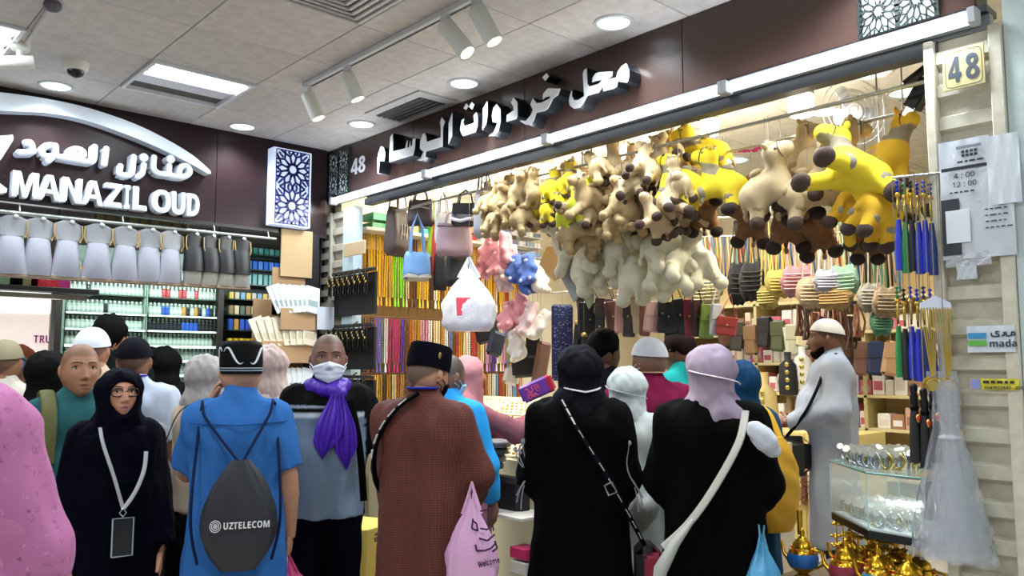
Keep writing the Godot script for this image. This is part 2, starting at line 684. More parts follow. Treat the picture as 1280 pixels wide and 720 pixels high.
	for q in [[385, 116, 398, 148, "farthest"], [434, 88, 447, 124, "second farthest"], [557, 22, 584, 66, "third"], [596, 2, 618, 52, "nearest"]]:
		var hi := on_x(q[0], q[1], 2.275)
		var lo := on_x(q[2], q[3], 2.275 + 0.05)
		hi.y = minf(hi.y, 3.22)
		var s := thing("track_spotlight", "white cylinder spotlight, %s of four along the ceiling track" % q[4], "spotlight", hi)
		var d := (lo - hi)
		var len := d.length()
		d = d.normalized()
		var r := 0.043
		var b := face_basis(d, Vector3.RIGHT)
		var rot := Basis(b.x, -b.z, b.y)   # local -y along d
		part(s, "body", Shape.new().lathe([Vector2(0, -len), Vector2(r * 0.8, -len), Vector2(r * 0.86, -len), Vector2(r, -len - 0.004), Vector2(r, 0.0), Vector2(r * 0.92, 0.006), Vector2(0, 0.006)], Vector3.ZERO, 24, rot), surface("cfd0c8", 0.45))
		part(s, "lit_lens", Shape.new().lathe([Vector2(0, -len - 0.002), Vector2(r * 0.84, -len - 0.002), Vector2(0, -len + 0.004)], Vector3.ZERO, 20, rot), lit("fff2d0", 2.2))
		part(s, "bracket", Shape.new().box(Vector3(0, (TOP - 0.03 - hi.y) * 0.5, 0), Vector3(0.03, TOP - 0.03 - hi.y, 0.05), Basis.IDENTITY, 0.004), surface("c9cacc", 0.4))
		spot_at(hi + d * (len + 0.03), d, WARM, 1.2, 28.0, 0.03)
	# security cameras
	var c := on_y(95, 78, TOP)
	var dome := thing("dome_camera", "white dome security camera with a black bubble on the ceiling", "security camera", c)
	part(dome, "base", Shape.new().lathe([Vector2(0, -0.05), Vector2(0.052, -0.05), Vector2(0.062, -0.04), Vector2(0.07, -0.004), Vector2(0.07, 0.0)]), surface("d8d4c8", 0.45))
	part(dome, "bubble", Shape.new().ball(Vector3(0, -0.05, 0), Vector3(0.045, 0.038, 0.045)), surface("0c0d12", 0.08))
	c = on_y(26, 54, TOP)
	var bl := thing("bullet_camera", "white bullet security camera on a round ceiling mount", "security camera", c)
	part(bl, "mount", Shape.new().lathe([Vector2(0, -0.04), Vector2(0.042, -0.04), Vector2(0.046, -0.03), Vector2(0.046, 0)]).tube([Vector3(0, -0.04, 0), Vector3(0, -0.1, 0)], 0.018, 12), surface("dcdbd4", 0.4))
	part(bl, "barrel", Shape.new().tube([Vector3(0.06, -0.095, 0.03), Vector3(-0.12, -0.13, -0.02)], 0.034, 18), surface("e2e1da", 0.35))
	part(bl, "lens", Shape.new().tube([Vector3(-0.119, -0.13, -0.02), Vector3(-0.126, -0.131, -0.022)], 0.026, 14), surface("0a0c10", 0.1))
	var cd := thing("cable_duct", "slim white cable duct across the ceiling beside the bullet camera", "cable duct", Vector3.ZERO)
	var d0 := on_y(34, 52, TOP)
	var d1 := on_y(66, 2, TOP)
	part(cd, "duct", Shape.new().tube([d0 + Vector3(0, -0.008, 0), d1 + Vector3(0, -0.008, 0)], 0.014, 6), surface("c2bdc0", 0.5))
	part(cd, "junction", Shape.new().ball(d1 + Vector3(0, -0.02, 0), Vector3(0.04, 0.03, 0.04)), surface("5a5560", 0.5))
	# air outlets
	var vt := thing("air_diffuser", "square white air diffuser with stepped blades at the top edge", "air vent", Vector3(1.77, TOP, -3.11))
	for k in 6:
		var q := 0.56 - k * 0.085
		var s := Shape.new()
		for e in [-1.0, 1.0]:
			s.box(Vector3(e * q * 0.5, -0.004 - 0.003 * k, 0), Vector3(0.03, 0.008, q), Basis(Vector3.BACK, e * 0.35))
			s.box(Vector3(0, -0.004 - 0.003 * k, e * q * 0.5), Vector3(q, 0.008, 0.03), Basis(Vector3.RIGHT, -e * 0.35))
		part(vt, "blade_ring", s, surface("c4c0bd", 0.5))
	var gr := on_y(570, 132, TOP)
	var v2 := thing("ceiling_grille", "dark slotted grille in a pale frame above the lettering", "air vent", Vector3(3.0, TOP, -4.3))
	part(v2, "frame", Shape.new().box(Vector3(0, -0.004, 0), Vector3(0.3, 0.012, 0.62), Basis.IDENTITY, 0.003), surface("b9b5b2", 0.5))
	part(v2, "slot", Shape.new().box(Vector3(0.02, -0.0115, -0.02), Vector3(0.2, 0.006, 0.5)), surface("2a2828", 0.7))
	for k in 5: part(v2, "slat", Shape.new().box(Vector3(-0.06 + 0.04 * k, -0.017, -0.02), Vector3(0.006, 0.008, 0.5), Basis(Vector3.BACK, 0.5)), surface("6a6664", 0.5))

func downlight(at: Vector3, label: String, energy: float, r := 0.098, group := "") -> void:
	var t := thing("downlight", "lit " + label, "ceiling light", at, 0, group)
	part(t, "ring", Shape.new().lathe([Vector2(r * 0.8, 0.0), Vector2(r * 0.84, -0.009), Vector2(r, -0.007), Vector2(r * 1.02, 0.0)], Vector3.ZERO, 32), surface("c9ccce", 0.3))
	part(t, "lit_lens", Shape.new().lathe([Vector2(0, -0.006), Vector2(r * 0.55, -0.007), Vector2(r * 0.82, -0.004), Vector2(r * 0.82, 0.0)], Vector3.ZERO, 28), lit("eefbff", 2.4))
	spot_at(at + Vector3(0, -0.025, 0), Vector3.DOWN, COOL, energy, 68.0, 0.09)

# ---- the gift shop's front
func gift_shop_front() -> void:
	var brown := surface("42302b", 0.26, 0.0, 0.05, 1.5)
	var fa := slab("wall_right_fascia", Vector3(FX, 2.925, FZ - 0.1), Vector3(FX + 0.12, 3.32, -0.985), surface("2a1e1c", 0.4))
	var prev := FZ
	for z in [-4.52, -3.4, -2.28, -1.16, -0.985]:
		part(fa, "fascia_panel", Shape.new().box(Vector3(FX - 0.004, 3.112, (prev + z) * 0.5), Vector3(0.012, 0.37, z - prev - 0.003), Basis.IDENTITY, 0.002), brown)
		prev = z
	slab("trim_1", Vector3(FX - 0.01, 2.9, FZ), Vector3(FX + 0.1, 2.926, -0.95), surface("30303a", 0.4))
	slab("trim_2", Vector3(FX, 2.8, -5.15), Vector3(FX + 0.07, 2.845, -1.13), surface("3c3f46", 0.35))
	slab("trim_3", Vector3(FX + 0.02, 2.845, -5.15), Vector3(FX + 0.06, 2.905, -0.95), surface("8b9094", 0.3))
	# the row of tubes under the fascia
	var ends := [on_x(416, 246, 3.15).z, on_x(533, 218, 3.15).z, on_x(684, 179, 3.15).z, on_x(906, 117, 3.15).z, -0.97]
	var who := ["farthest, beside the small star lattice", "second from the far end", "under the middle of the lettering", "nearest, ending at the brass 48 plate"]
	for k in 4:
		var z0: float = ends[k] + 0.02
		var z1: float = ends[k + 1] - 0.02
		var t := thing("tube_light", "long white lit tube under the brown fascia, %s" % who[k], "tube light", Vector3(3.15, 2.875, (z0 + z1) * 0.5))
		part(t, "lit_tube", Shape.new().box(Vector3.ZERO, Vector3(0.05, 0.045, z1 - z0), Basis.IDENTITY, 0.015), lit("f2f8ff", 2.6))
		for e in [-1.0, 1.0]: part(t, "end_cap", Shape.new().box(Vector3(0, 0, e * ((z1 - z0) * 0.5 + 0.01)), Vector3(0.06, 0.06, 0.03), Basis.IDENTITY, 0.004), surface("b8bcc0", 0.35))
		part(t, "backing", Shape.new().box(Vector3(0.04, 0.012, 0), Vector3(0.03, 0.06, z1 - z0 + 0.02)), surface("9fa4b4", 0.3))
		area_at(t.position + Vector3(-0.04, -0.03, 0), Vector3(-0.5, -1, 0), Vector2(z1 - z0, 0.05), COOL, 1.05 * (z1 - z0), Vector3(1, -0.5, 0))
		area_at(t.position + Vector3(-0.005, 0.035, 0), Vector3(-0.15, 1, 0), Vector2(z1 - z0, 0.03), COOL, 0.15 * (z1 - z0), Vector3(1, 0.15, 0))
	# the big letters (the shop's name in Arabic), white faces with dark sides
	var words := [
		["meem", [-4.827,3.061, -4.809,3.115, -4.778,3.153, -4.740,3.130, -4.722,3.091, -4.733,3.033, -4.792,3.044, -4.802,2.963, -4.820,2.959]],
		["seen alef", [-4.634,3.215, -4.667,3.197, -4.676,3.075, -4.673,3.013, -4.389,3.009, -4.370,3.050, -4.363,3.123, -4.397,3.124, -4.405,3.081, -4.419,3.077, -4.426,3.130, -4.440,3.077, -4.458,3.077, -4.453,3.135, -4.472,3.112, -4.483,3.079, -4.627,3.087, -4.625,3.150]],
		["lam waw", [-4.079,3.202, -4.098,3.170, -4.089,3.132, -4.088,3.072, -4.236,3.073, -4.245,3.112, -4.262,3.139, -4.284,3.134, -4.311,3.092, -4.316,3.039, -4.276,3.011, -4.303,2.976, -4.360,2.970, -4.292,2.949, -4.253,2.973, -4.248,3.006, -4.068,3.003, -4.065,3.087, -4.062,3.132, -4.042,3.164]],
		["alef", [-3.967,3.212, -4.008,3.146, -4.009,3.003, -3.969,3.054]],
		["ta", [-3.849,3.140, -3.874,3.136, -3.891,3.076, -3.863,3.028, -3.737,3.027, -3.718,3.063, -3.719,3.125, -3.733,3.154, -3.759,3.135, -3.752,3.092, -3.844,3.091, -3.859,3.113]],
		["dot", [-3.830,3.234, -3.804,3.208, -3.830,3.186, -3.860,3.206]],
		["dot", [-3.777,3.230, -3.748,3.204, -3.772,3.175, -3.806,3.202]],
		["alef", [-3.626,3.203, -3.670,3.158, -3.675,3.021, -3.636,3.057, -3.623,3.116]],
		["waw", [-3.543,3.161, -3.575,3.141, -3.588,3.095, -3.579,3.054, -3.538,3.042, -3.570,2.994, -3.624,2.978, -3.561,2.966, -3.523,2.990, -3.505,3.046, -3.507,3.119]],
		["dal", [-3.394,3.164, -3.420,3.137, -3.398,3.105, -3.394,3.086, -3.456,3.071, -3.459,3.027, -3.372,3.025, -3.358,3.042, -3.360,3.125]],
		["dot", [-3.124,3.236, -3.100,3.208, -3.134,3.188, -3.160,3.216]],
		["khah reh", [-3.119,3.143, -3.153,3.120, -3.157,3.085, -3.127,3.094, -3.095,3.090, -3.101,3.084, -3.161,3.076, -3.202,3.082, -3.233,3.120, -3.256,3.085, -3.235,3.047, -3.252,3.024, -3.291,3.000, -3.335,3.014, -3.339,3.004, -3.299,2.977, -3.249,2.959, -3.218,2.994, -3.205,3.023, -3.138,3.019, -3.112,3.024, -3.072,3.073, -3.032,3.084, -3.013,3.117, -3.101,3.143]],
		["meem hah lam", [-2.553,3.130, -2.586,3.124, -2.614,3.097, -2.620,3.075, -2.664,3.078, -2.684,3.076, -2.648,3.084, -2.644,3.112, -2.737,3.135, -2.761,3.135, -2.784,3.116, -2.787,3.088, -2.755,3.088, -2.721,3.084, -2.738,3.073, -2.805,3.075, -2.817,3.093, -2.822,3.181, -2.843,3.173, -2.852,3.153, -2.847,3.078, -2.844,3.033, -2.886,3.023, -2.914,3.029, -2.930,3.054, -2.928,3.093, -2.947,3.063, -2.955,3.032, -2.948,3.003, -2.917,2.978, -2.875,2.974, -2.845,2.992, -2.817,3.024, -2.739,3.022, -2.721,3.037, -2.713,3.057, -2.710,3.020, -2.637,3.018, -2.615,3.023, -2.609,3.048, -2.552,3.026, -2.541,3.034, -2.533,3.062, -2.535,3.089]],
	]
	var sg := thing("shop_sign_lettering", "large white Arabic lettering with black sides on the brown fascia of the gift shop", "sign", Vector3.ZERO)
	for q in words:
		var poly := PackedVector2Array()
		for k in range(0, q[1].size(), 2): poly.append(Vector2(q[1][k], q[1][k + 1]))
		var l := part(sg, "sign_letter", Shape.new().prism(poly, 0.094, Vector3(FX - 0.006, 0, 0), Vector3.BACK, Vector3.UP), surface("15181c", 0.3))
		var inner := Geometry2D.offset_polygon(poly, -0.0025)
		var s := Shape.new()
		for p in inner: s.prism(p, 0.004, Vector3(FX - 0.1, 0, 0), Vector3.BACK, Vector3.UP)
		part(l, "letter_face", s, surface("eef2f6", 0.35))
	var n48 := part(self, "number_sign", turned(lettering("48", 0.2, 0.125, 0.012), Transform3D(Basis(Vector3.BACK, Vector3.UP, Vector3.LEFT), on_x(449, 207))), surface("e8eaf0", 0.4))
	tag(n48, "small white number 48 beside the star lattice at the far end of the fascia", "sign")
	# lattice panels of the fascia
	lattice("star_lattice", "small black and white star lattice beside the white 48 on the brown fascia", Vector3(FX - 0.012, 3.1, (on_x(414, 200).z + on_x(439, 200).z) * 0.5), Vector3.BACK, Vector3.UP, absf(on_x(439, 200).z - on_x(414, 200).z), 0.35, surface("d4dcdc", 0.5), surface("10201f", 0.4), false)
	lattice("star_lattice", "black and white star lattice on the near end of the fascia, cut at the top", Vector3(FX - 0.012, 3.11, (on_x(1078, 20).z + on_x(1174, 20).z) * 0.5), Vector3.BACK, Vector3.UP, absf(on_x(1174, 20).z - on_x(1078, 20).z), 0.36, surface("dfe7e7", 0.5), surface("12211f", 0.4), false)
	# the near roller door, folded to the side: post, slats and outer stile
	var cream := surface("d6d0bc", 0.5, 0.0, 0.08, 3.0, 0.15)
	var cream2 := surface("c8c2ae", 0.5, 0.0, 0.08, 3.0, 0.15)
	var near := thing("shutter_panel", "cream slatted metal shutter panel at the near end of the gift shop, covered in papers", "shutter", Vector3(FX, 0, 0))
	part(near, "post", Shape.new().box(Vector3(0.0, 1.42, -1.152), Vector3(0.05, 2.84, 0.036), Basis.IDENTITY, 0.004), cream)
	part(near, "stile", Shape.new().box(Vector3(0.0, 1.42, -0.925), Vector3(0.05, 2.84, 0.045), Basis.IDENTITY, 0.004), cream)
	part(near, "backing", Shape.new().box(Vector3(0.03, 1.42, -1.04), Vector3(0.012, 2.84, 0.2)), cream2)
	for k in 22:
		var y := 0.06 + k * 0.1275
		var s := Shape.new()
		var prof := PackedVector2Array([Vector2(0, 0), Vector2(0.026, 0.012), Vector2(0.026, 0.058), Vector2(0, 0.07)])
		s.prism(prof, 0.184, Vector3(0.026, y, -0.949), Vector3.LEFT, Vector3.UP)
		part(near, "slat", s, cream)
	slab("wall_right", Vector3(FX - 0.01, 0, -0.9), Vector3(FX + 0.3, 3.45, 2.2), surface("c3d2d0", 0.7, 0.0, 0.2, 2.0))
	# the far roller door: post with square holes, slats, blue-white pillar
	var far := thing("shutter_panel", "narrow beige shutter panel with a square-holed post in the corner between the shops", "shutter", Vector3(FX, 0, 0))
	var za := on_x(400, 330).z
	var zb := on_x(415, 330).z
	var zc := on_x(431, 330).z
	var hole := Shape.new()
	hole.box(Vector3(0.02, 1.4, (za + zb) * 0.5), Vector3(0.01, 2.8, zb - za))
	hole.box(Vector3(0, 1.4, za + 0.012), Vector3(0.03, 2.8, 0.024))
	hole.box(Vector3(0, 1.4, zb - 0.012), Vector3(0.03, 2.8, 0.024))
	for k in 29: hole.box(Vector3(0, 0.04 + k * 0.097, (za + zb) * 0.5), Vector3(0.03, 0.05, zb - za - 0.04))
	part(far, "post", hole, surface("a59e90", 0.55))
	part(far, "backing", Shape.new().box(Vector3(0.03, 1.4, (zb + zc) * 0.5), Vector3(0.01, 2.8, zc - zb)), surface("8f897c", 0.6))
	for k in 22:
		var s := Shape.new()
		s.prism(PackedVector2Array([Vector2(0, 0), Vector2(0.026, 0.012), Vector2(0.026, 0.058), Vector2(0, 0.07)]), zc - zb - 0.01, Vector3(0.026, 0.06 + k * 0.1275, zc - 0.005), Vector3.LEFT, Vector3.UP)
		part(far, "slat", s, surface("a59e90", 0.55))
	var zd := on_x(445, 270).z
	slab("trim_4", Vector3(FX - 0.02, 0, zc), Vector3(FX + 0.06, 2.81, zd), surface("a9bcc4", 0.35))
	slab("wall_corner", Vector3(FX - 0.03, 0, FZ - 0.1), Vector3(FX + 0.1, 2.93, za - 0.005), surface("24201f", 0.5))

func lattice(called: String, label: String, at: Vector3, ux: Vector3, uy: Vector3, w: float, h: float, back: Material, bars: Material, glowing: bool) -> void:
	var nn := ux.cross(uy)
	var t := thing(called, label, "lattice panel" if not glowing else "lit sign", at)
	var b := Basis(ux, uy, nn)
	var dep := 0.1 if glowing else 0.012
	part(t, "lit_box" if glowing else "back_panel", Shape.new().box(nn * (dep * 0.5 - 0.004), Vector3(w, h, dep), b, 0.004), back)
	var lw := w * (0.86 if glowing else 1.0)
	var lh := h * (0.95 if glowing else 1.0)
	var s := Shape.new()
	var o := nn * (dep - 0.003)
	var cols := 1 if glowing else 2
	var rows := 2
	var r := lw / cols * 0.5
	var box := Rect2(-lw * 0.5, -lh * 0.5, lw, lh)
	for cx in cols:
		for cy in rows:
			var mx := (cx + 0.5) * lw / cols - lw * 0.5
			var my := (cy + 0.5) * lh / rows - lh * 0.5
			var segs := []
			for k in 12:
				var a0 := TAU * k / 12.0
				var a1 := a0 + TAU / 24.0
				var a2 := a0 + TAU / 12.0
				var p := func(rad, ang): return Vector2(mx + cos(ang) * rad * r, my + sin(ang) * rad * r * lh / rows / (lw / cols))
				segs.append([p.call(0.24, a0), p.call(0.42, a1)])
				segs.append([p.call(0.42, a1), p.call(0.24, a2)])
				segs.append([p.call(0.42, a1), p.call(0.72, a1)])
				segs.append([p.call(0.72, a1), p.call(0.95, a0)])
				segs.append([p.call(0.72, a1), p.call(0.95, a2)])
				segs.append([p.call(0.95, a0), p.call(1.25, a0 + 0.13)])
				segs.append([p.call(0.95, a0), p.call(1.25, a0 - 0.13)])
				segs.append([p.call(0.85, a1), p.call(1.2, a1)])
			var cell := Rect2(mx - lw / cols * 0.5, my - lh / rows * 0.5, lw / cols, lh / rows)
			for q in segs:
				var line := PackedVector2Array([q[0], q[1]])
				var rect := PackedVector2Array([cell.position, cell.position + Vector2(cell.size.x, 0), cell.end, cell.position + Vector2(0, cell.size.y)])
				for piece in Geometry2D.intersect_polyline_with_polygon(line, rect):
					if piece.size() < 2: continue
					var d: Vector2 = piece[1] - piece[0]
					var m: Vector2 = (piece[0] + piece[1]) * 0.5
					if d.length() < 0.001: continue
					var x := (ux * d.x + uy * d.y).normalized()
					s.box(o + ux * m.x + uy * m.y, Vector3(d.length() + 0.003, lw / cols * (0.055 if glowing else 0.036), 0.008), Basis(x, nn.cross(x), nn))
	for k in (2 if glowing else 3):
		var x := (float(k) / (cols) - 0.5) * lw
		s.box(o + ux * x, Vector3(lw * (0.02 if glowing else 0.06), lh, 0.008), b)
	for k in 2:
		s.box(o + uy * ((k - 0.5) * lh), Vector3(lw, lh * 0.012, 0.008), b)
	part(t, "lattice_bars", s, bars)

# ---- the perfume shop's front
func perfume_shop_front() -> void:
	var brown := surface("2c1e1f", 0.36, 0.0, 0.05, 1.5)
	brown.metallic_specular = 0.3
	var fa := slab("wall_far_fascia", Vector3(-3.2, 2.62, FZ - 0.12), Vector3(FX - 0.03, 3.32, FZ - 0.006), surface("2a1e1c", 0.4))
	var prev := -3.2
	for x in [-1.9, -0.6, 0.7, 2.28, 3.16]:
		part(fa, "fascia_panel", Shape.new().box(Vector3((prev + x) * 0.5, 2.962, FZ), Vector3(x - prev - 0.003, 0.69, 0.012), Basis.IDENTITY, 0.002), brown)
		prev = x
	var face := FZ + 0.006
	# the white sickle-shaped arch
	var arch := PackedVector2Array([Vector2(-0.6, 2.9), Vector2(-0.1, 3.08), Vector2(0.4, 3.18), Vector2(0.919, 3.236), Vector2(1.173, 3.252), Vector2(1.401, 3.245), Vector2(1.668, 3.203), Vector2(1.876, 3.141), Vector2(2.067, 3.059), Vector2(2.2, 2.967), Vector2(2.205, 2.948), Vector2(2.185, 2.944), Vector2(2.071, 2.99), Vector2(1.881, 3.055), Vector2(1.674, 3.11), Vector2(1.405, 3.16), Vector2(1.178, 3.164), Vector2(0.925, 3.125), Vector2(0.4, 3.06), Vector2(-0.1, 2.95), Vector2(-0.6, 2.78)])
	var ar := thing("arch_sign", "white sickle-shaped arch raised on the brown perfume shop fascia", "sign", Vector3(0, 0, face))
	var cv := Curve2D.new()
	for k in arch.size():
		var t := (arch[(k + 1) % arch.size()] - arch[posmod(k - 1, arch.size())]) * 0.16
		if k in [0, 9, 10, 11, 20]: t *= 0.25
		cv.add_point(arch[k], -t, t)
	cv.bake_interval = 0.03
	part(ar, "arch_face", Shape.new().prism(cv.get_baked_points(), 0.09, Vector3.ZERO, Vector3.RIGHT, Vector3.UP), surface("dfe8f2", 0.3))
	# Arabic lettering, rounded strokes
	var strokes := [
		["dal", [1.070,2.959, 1.096,2.964, 1.109,2.932, 1.108,2.908, 1.041,2.894]],
		["waw", [1.233,2.970, 1.186,2.963, 1.162,2.934, 1.170,2.902, 1.202,2.897, 1.235,2.913, 1.233,2.970]],
		["waw tail", [1.234,2.911, 1.197,2.870]],
		["ayn", [1.394,2.933, 1.310,2.934, 1.312,2.950, 1.353,2.973, 1.392,2.961, 1.394,2.933]],
		["lam", [1.249,2.905, 1.395,2.902, 1.452,2.914, 1.458,3.004]],
		["alef", [1.527,3.005, 1.519,2.903]],
		["lam", [1.616,2.905, 1.614,2.859, 1.647,2.849, 1.687,2.871, 1.695,2.982]],
		["zay", [1.761,2.940, 1.753,2.882, 1.725,2.852]],
		["alef", [1.824,3.001, 1.824,2.925, 1.859,2.897, 1.935,2.898]],
		["noon", [1.925,2.960, 1.925,2.898]],
		["meem", [1.929,2.895, 1.988,2.894, 2.031,2.901, 2.066,2.939, 2.046,2.977, 2.010,2.971, 1.994,2.939, 1.999,2.899]],
	]
	var sg := thing("shop_sign_lettering", "white Arabic lettering with rounded strokes above the Latin letters", "sign", Vector3(0, 0, face))
	var white := surface("e6ecf6", 0.35)
	for q in strokes:
		var s := Shape.new()
		var pts := []
		for k in range(0, q[1].size(), 2): pts.append(Vector2(q[1][k], q[1][k + 1]))
		var c3 := Curve3D.new()
		for k in pts.size():
			var t: Vector2 = ((pts[mini(k + 1, pts.size() - 1)] as Vector2) - (pts[maxi(k - 1, 0)] as Vector2)) * 0.15
			c3.add_point(Vector3(pts[k].x, pts[k].y, 0.07), Vector3(-t.x, -t.y, 0), Vector3(t.x, t.y, 0))
		c3.bake_interval = 0.012
		var line := c3.get_baked_points()
		var flat := []
		for k in range(0, line.size(), 2): flat.append(Vector2(line[k].x, line[k].y))
		flat.append(Vector2(line[-1].x, line[-1].y))
		stroke(s, flat, 0.04, 0.07, Vector3.ZERO, Vector3.RIGHT, Vector3.UP)
		s.tube(Array(line), 0.02, 12)
		for e in [line[0], line[-1]]: s.ball(e, Vector3.ONE * 0.02, Basis.IDENTITY, 8, 12)
		part(sg, "sign_letter", s, white)
	for p in [Vector2(1.755, 2.985), Vector2(1.928, 3.004)]:
		part(sg, "letter_dot", Shape.new().tube([Vector3(p.x, p.y, 0), Vector3(p.x, p.y, 0.09)], 0.028, 14), white)
	var la := thing("shop_sign_lettering", "white raised capital letters MANAZIL OUD on the brown fascia", "sign", Vector3(0, 0, face))
	for q in [["M", 1.013, 1.153], ["A", 1.146, 1.276], ["N", 1.282, 1.396], ["A", 1.396, 1.522], ["Z", 1.53, 1.634], ["I", 1.647, 1.682], ["L", 1.7, 1.79], ["O", 1.822, 1.945], ["U", 1.95, 2.04], ["D", 2.052, 2.137]]:
		var w: float = q[2] - q[1]
		var y := lerpf(2.702, 2.712, (q[1] - 1.013) / 1.1)
		var l := part(la, "sign_letter", lettering(q[0], w, 0.157, 0.08), white, Vector3((q[1] + q[2]) * 0.5, y, 0))
		part(l, "letter_face", lettering(q[0], w * 0.86, 0.137, 0.006), surface("f2f5fb", 0.3), Vector3(0, 0, 0.08))
	var lg := thing("shop_emblem", "white angular emblem cut by the left edge of the photograph", "sign", Vector3(0, 0, face))
	part(lg, "upper_stroke", Shape.new().prism(PackedVector2Array([Vector2(0.82, 2.94), Vector2(0.998, 2.991), Vector2(1.004, 2.973), Vector2(1.0, 2.954), Vector2(0.943, 2.827), Vector2(0.9, 2.8), Vector2(0.86, 2.86)]), 0.09, Vector3.ZERO, Vector3.RIGHT, Vector3.UP), white)
	part(lg, "lower_stroke", Shape.new().prism(PackedVector2Array([Vector2(0.8, 2.75), Vector2(0.9, 2.72), Vector2(0.986, 2.661), Vector2(0.984, 2.638), Vector2(0.951, 2.628), Vector2(0.8, 2.63)]), 0.09, Vector3.ZERO, Vector3.RIGHT, Vector3.UP), white)
	# the blue star light box
	var bx := (2.66 + 2.975) * 0.5
	lattice("star_light_box", "tall white light box with a dark blue star lattice between the two shop signs", Vector3(bx, 2.935, FZ + 0.01), Vector3.RIGHT, Vector3.UP, 0.31, 0.58, lit("c8d6f4", 0.6), surface("141c6e", 0.4), true)
	slab("trim_5", Vector3(-3.2, 2.6, FZ - 0.05), Vector3(FX - 0.03, 2.622, FZ + 0.008), surface("1e1718", 0.4))
	slab("wall_far_post", Vector3(2.99, 0, FZ - 0.1), Vector3(3.1, 2.62, FZ + 0.02), surface("1d1b1c", 0.35))

# ---- the rooms behind
func gift_shop_room() -> void:
	var cream := surface("d9cfb4", 0.6)
	slab("wall_far_side", Vector3(3.3, 0, -5.75), Vector3(7.1, 3.3, -5.65), cream)
	slab("wall_far_back", Vector3(7.0, 0, -5.65), Vector3(7.1, 3.3, -0.2), cream)
	slab("floor_1", Vector3(3.6, 0.0, -5.65), Vector3(7.0, 0.3, -0.3), surface("cfc9bd", 0.25, 0.0, 0.0, 2.0, 0.2))
	slab("wall_near_side", Vector3(3.5, 0, -0.3), Vector3(7.1, 3.3, -0.2), cream)
	var ce := slab("ceiling_1", Vector3(3.32, 3.112, -5.65), Vector3(7.1, 3.3, -0.2), surface("6b6964", 0.8))
	for i in 7:
		for j in 10:
			var lo := Vector2(3.32 + i * 0.53, -5.65 + j * 0.545)
			part(ce, "ceiling_tile", Shape.new().box(Vector3(lo.x + 0.265, 3.106, lo.y + 0.2725), Vector3(0.525, 0.012, 0.54), Basis.IDENTITY, 0.003), surface("c9c6be", 0.6, 0.0, 0.15, 2.0, 0.2))
	for q in [[1090, 90, "first"], [1132, 115, "second"], [1033, 139, "third"]]:
		downlight(on_y(q[0], q[1], 3.1), "round downlight in the gift shop ceiling, %s from the brass 48 plate" % q[2], 1.4, 0.1)
	for q in [[Vector3(4.05, 3.1, -3.2), "over the tan camels"], [Vector3(5.1, 3.1, -3.2), "over the wallets"], [Vector3(4.05, 3.1, -4.6), "over the hanging bags"], [Vector3(5.1, 3.1, -4.6), "over the bead wall"], [Vector3(5.7, 3.1, -1.7), "over the rear shelves"], [Vector3(5.9, 3.1, -3.9), "in the rear corner"]]:
		downlight(q[0], "round downlight in the gift shop ceiling %s" % q[1], 1.8, 0.1)

func perfume_shop_room() -> void:
	var dark := surface("3a332c", 0.6)
	slab("wall_perfume_back", Vector3(-3.2, 0, -8.2), Vector3(4.6, 3.3, -8.1), dark)
	slab("wall_perfume_side", Vector3(4.5, 0, -8.1), Vector3(4.6, 3.3, -5.75), dark)
	slab("ceiling_2", Vector3(-3.2, 3.0, -8.2), Vector3(4.6, 3.3, -5.77), surface("8c8880", 0.7))
	for q in [[Vector3(0.6, 2.99, -7.0), "left"], [Vector3(2.0, 2.99, -7.0), "middle"], [Vector3(3.5, 2.99, -7.0), "right"]]:
		var p: Vector3 = q[0]
		var t := thing("ceiling_panel_light", "white panel light in the perfume shop ceiling behind the sign, " + q[1], "ceiling light", p, 0, "perfume shop ceiling lights")
		part(t, "frame", Shape.new().box(Vector3(0, -0.008, 0), Vector3(0.9, 0.016, 0.5), Basis.IDENTITY, 0.003), surface("d8dade", 0.4))
		part(t, "lit_panel", Shape.new().box(Vector3(0, -0.018, 0), Vector3(0.84, 0.006, 0.44)), lit("f2f8ff", 2.0))
		area_at(p + Vector3(0, -0.04, 0), Vector3(0, -1, -0.3), Vector2(0.8, 0.4), COOL, 1.6, Vector3.RIGHT)

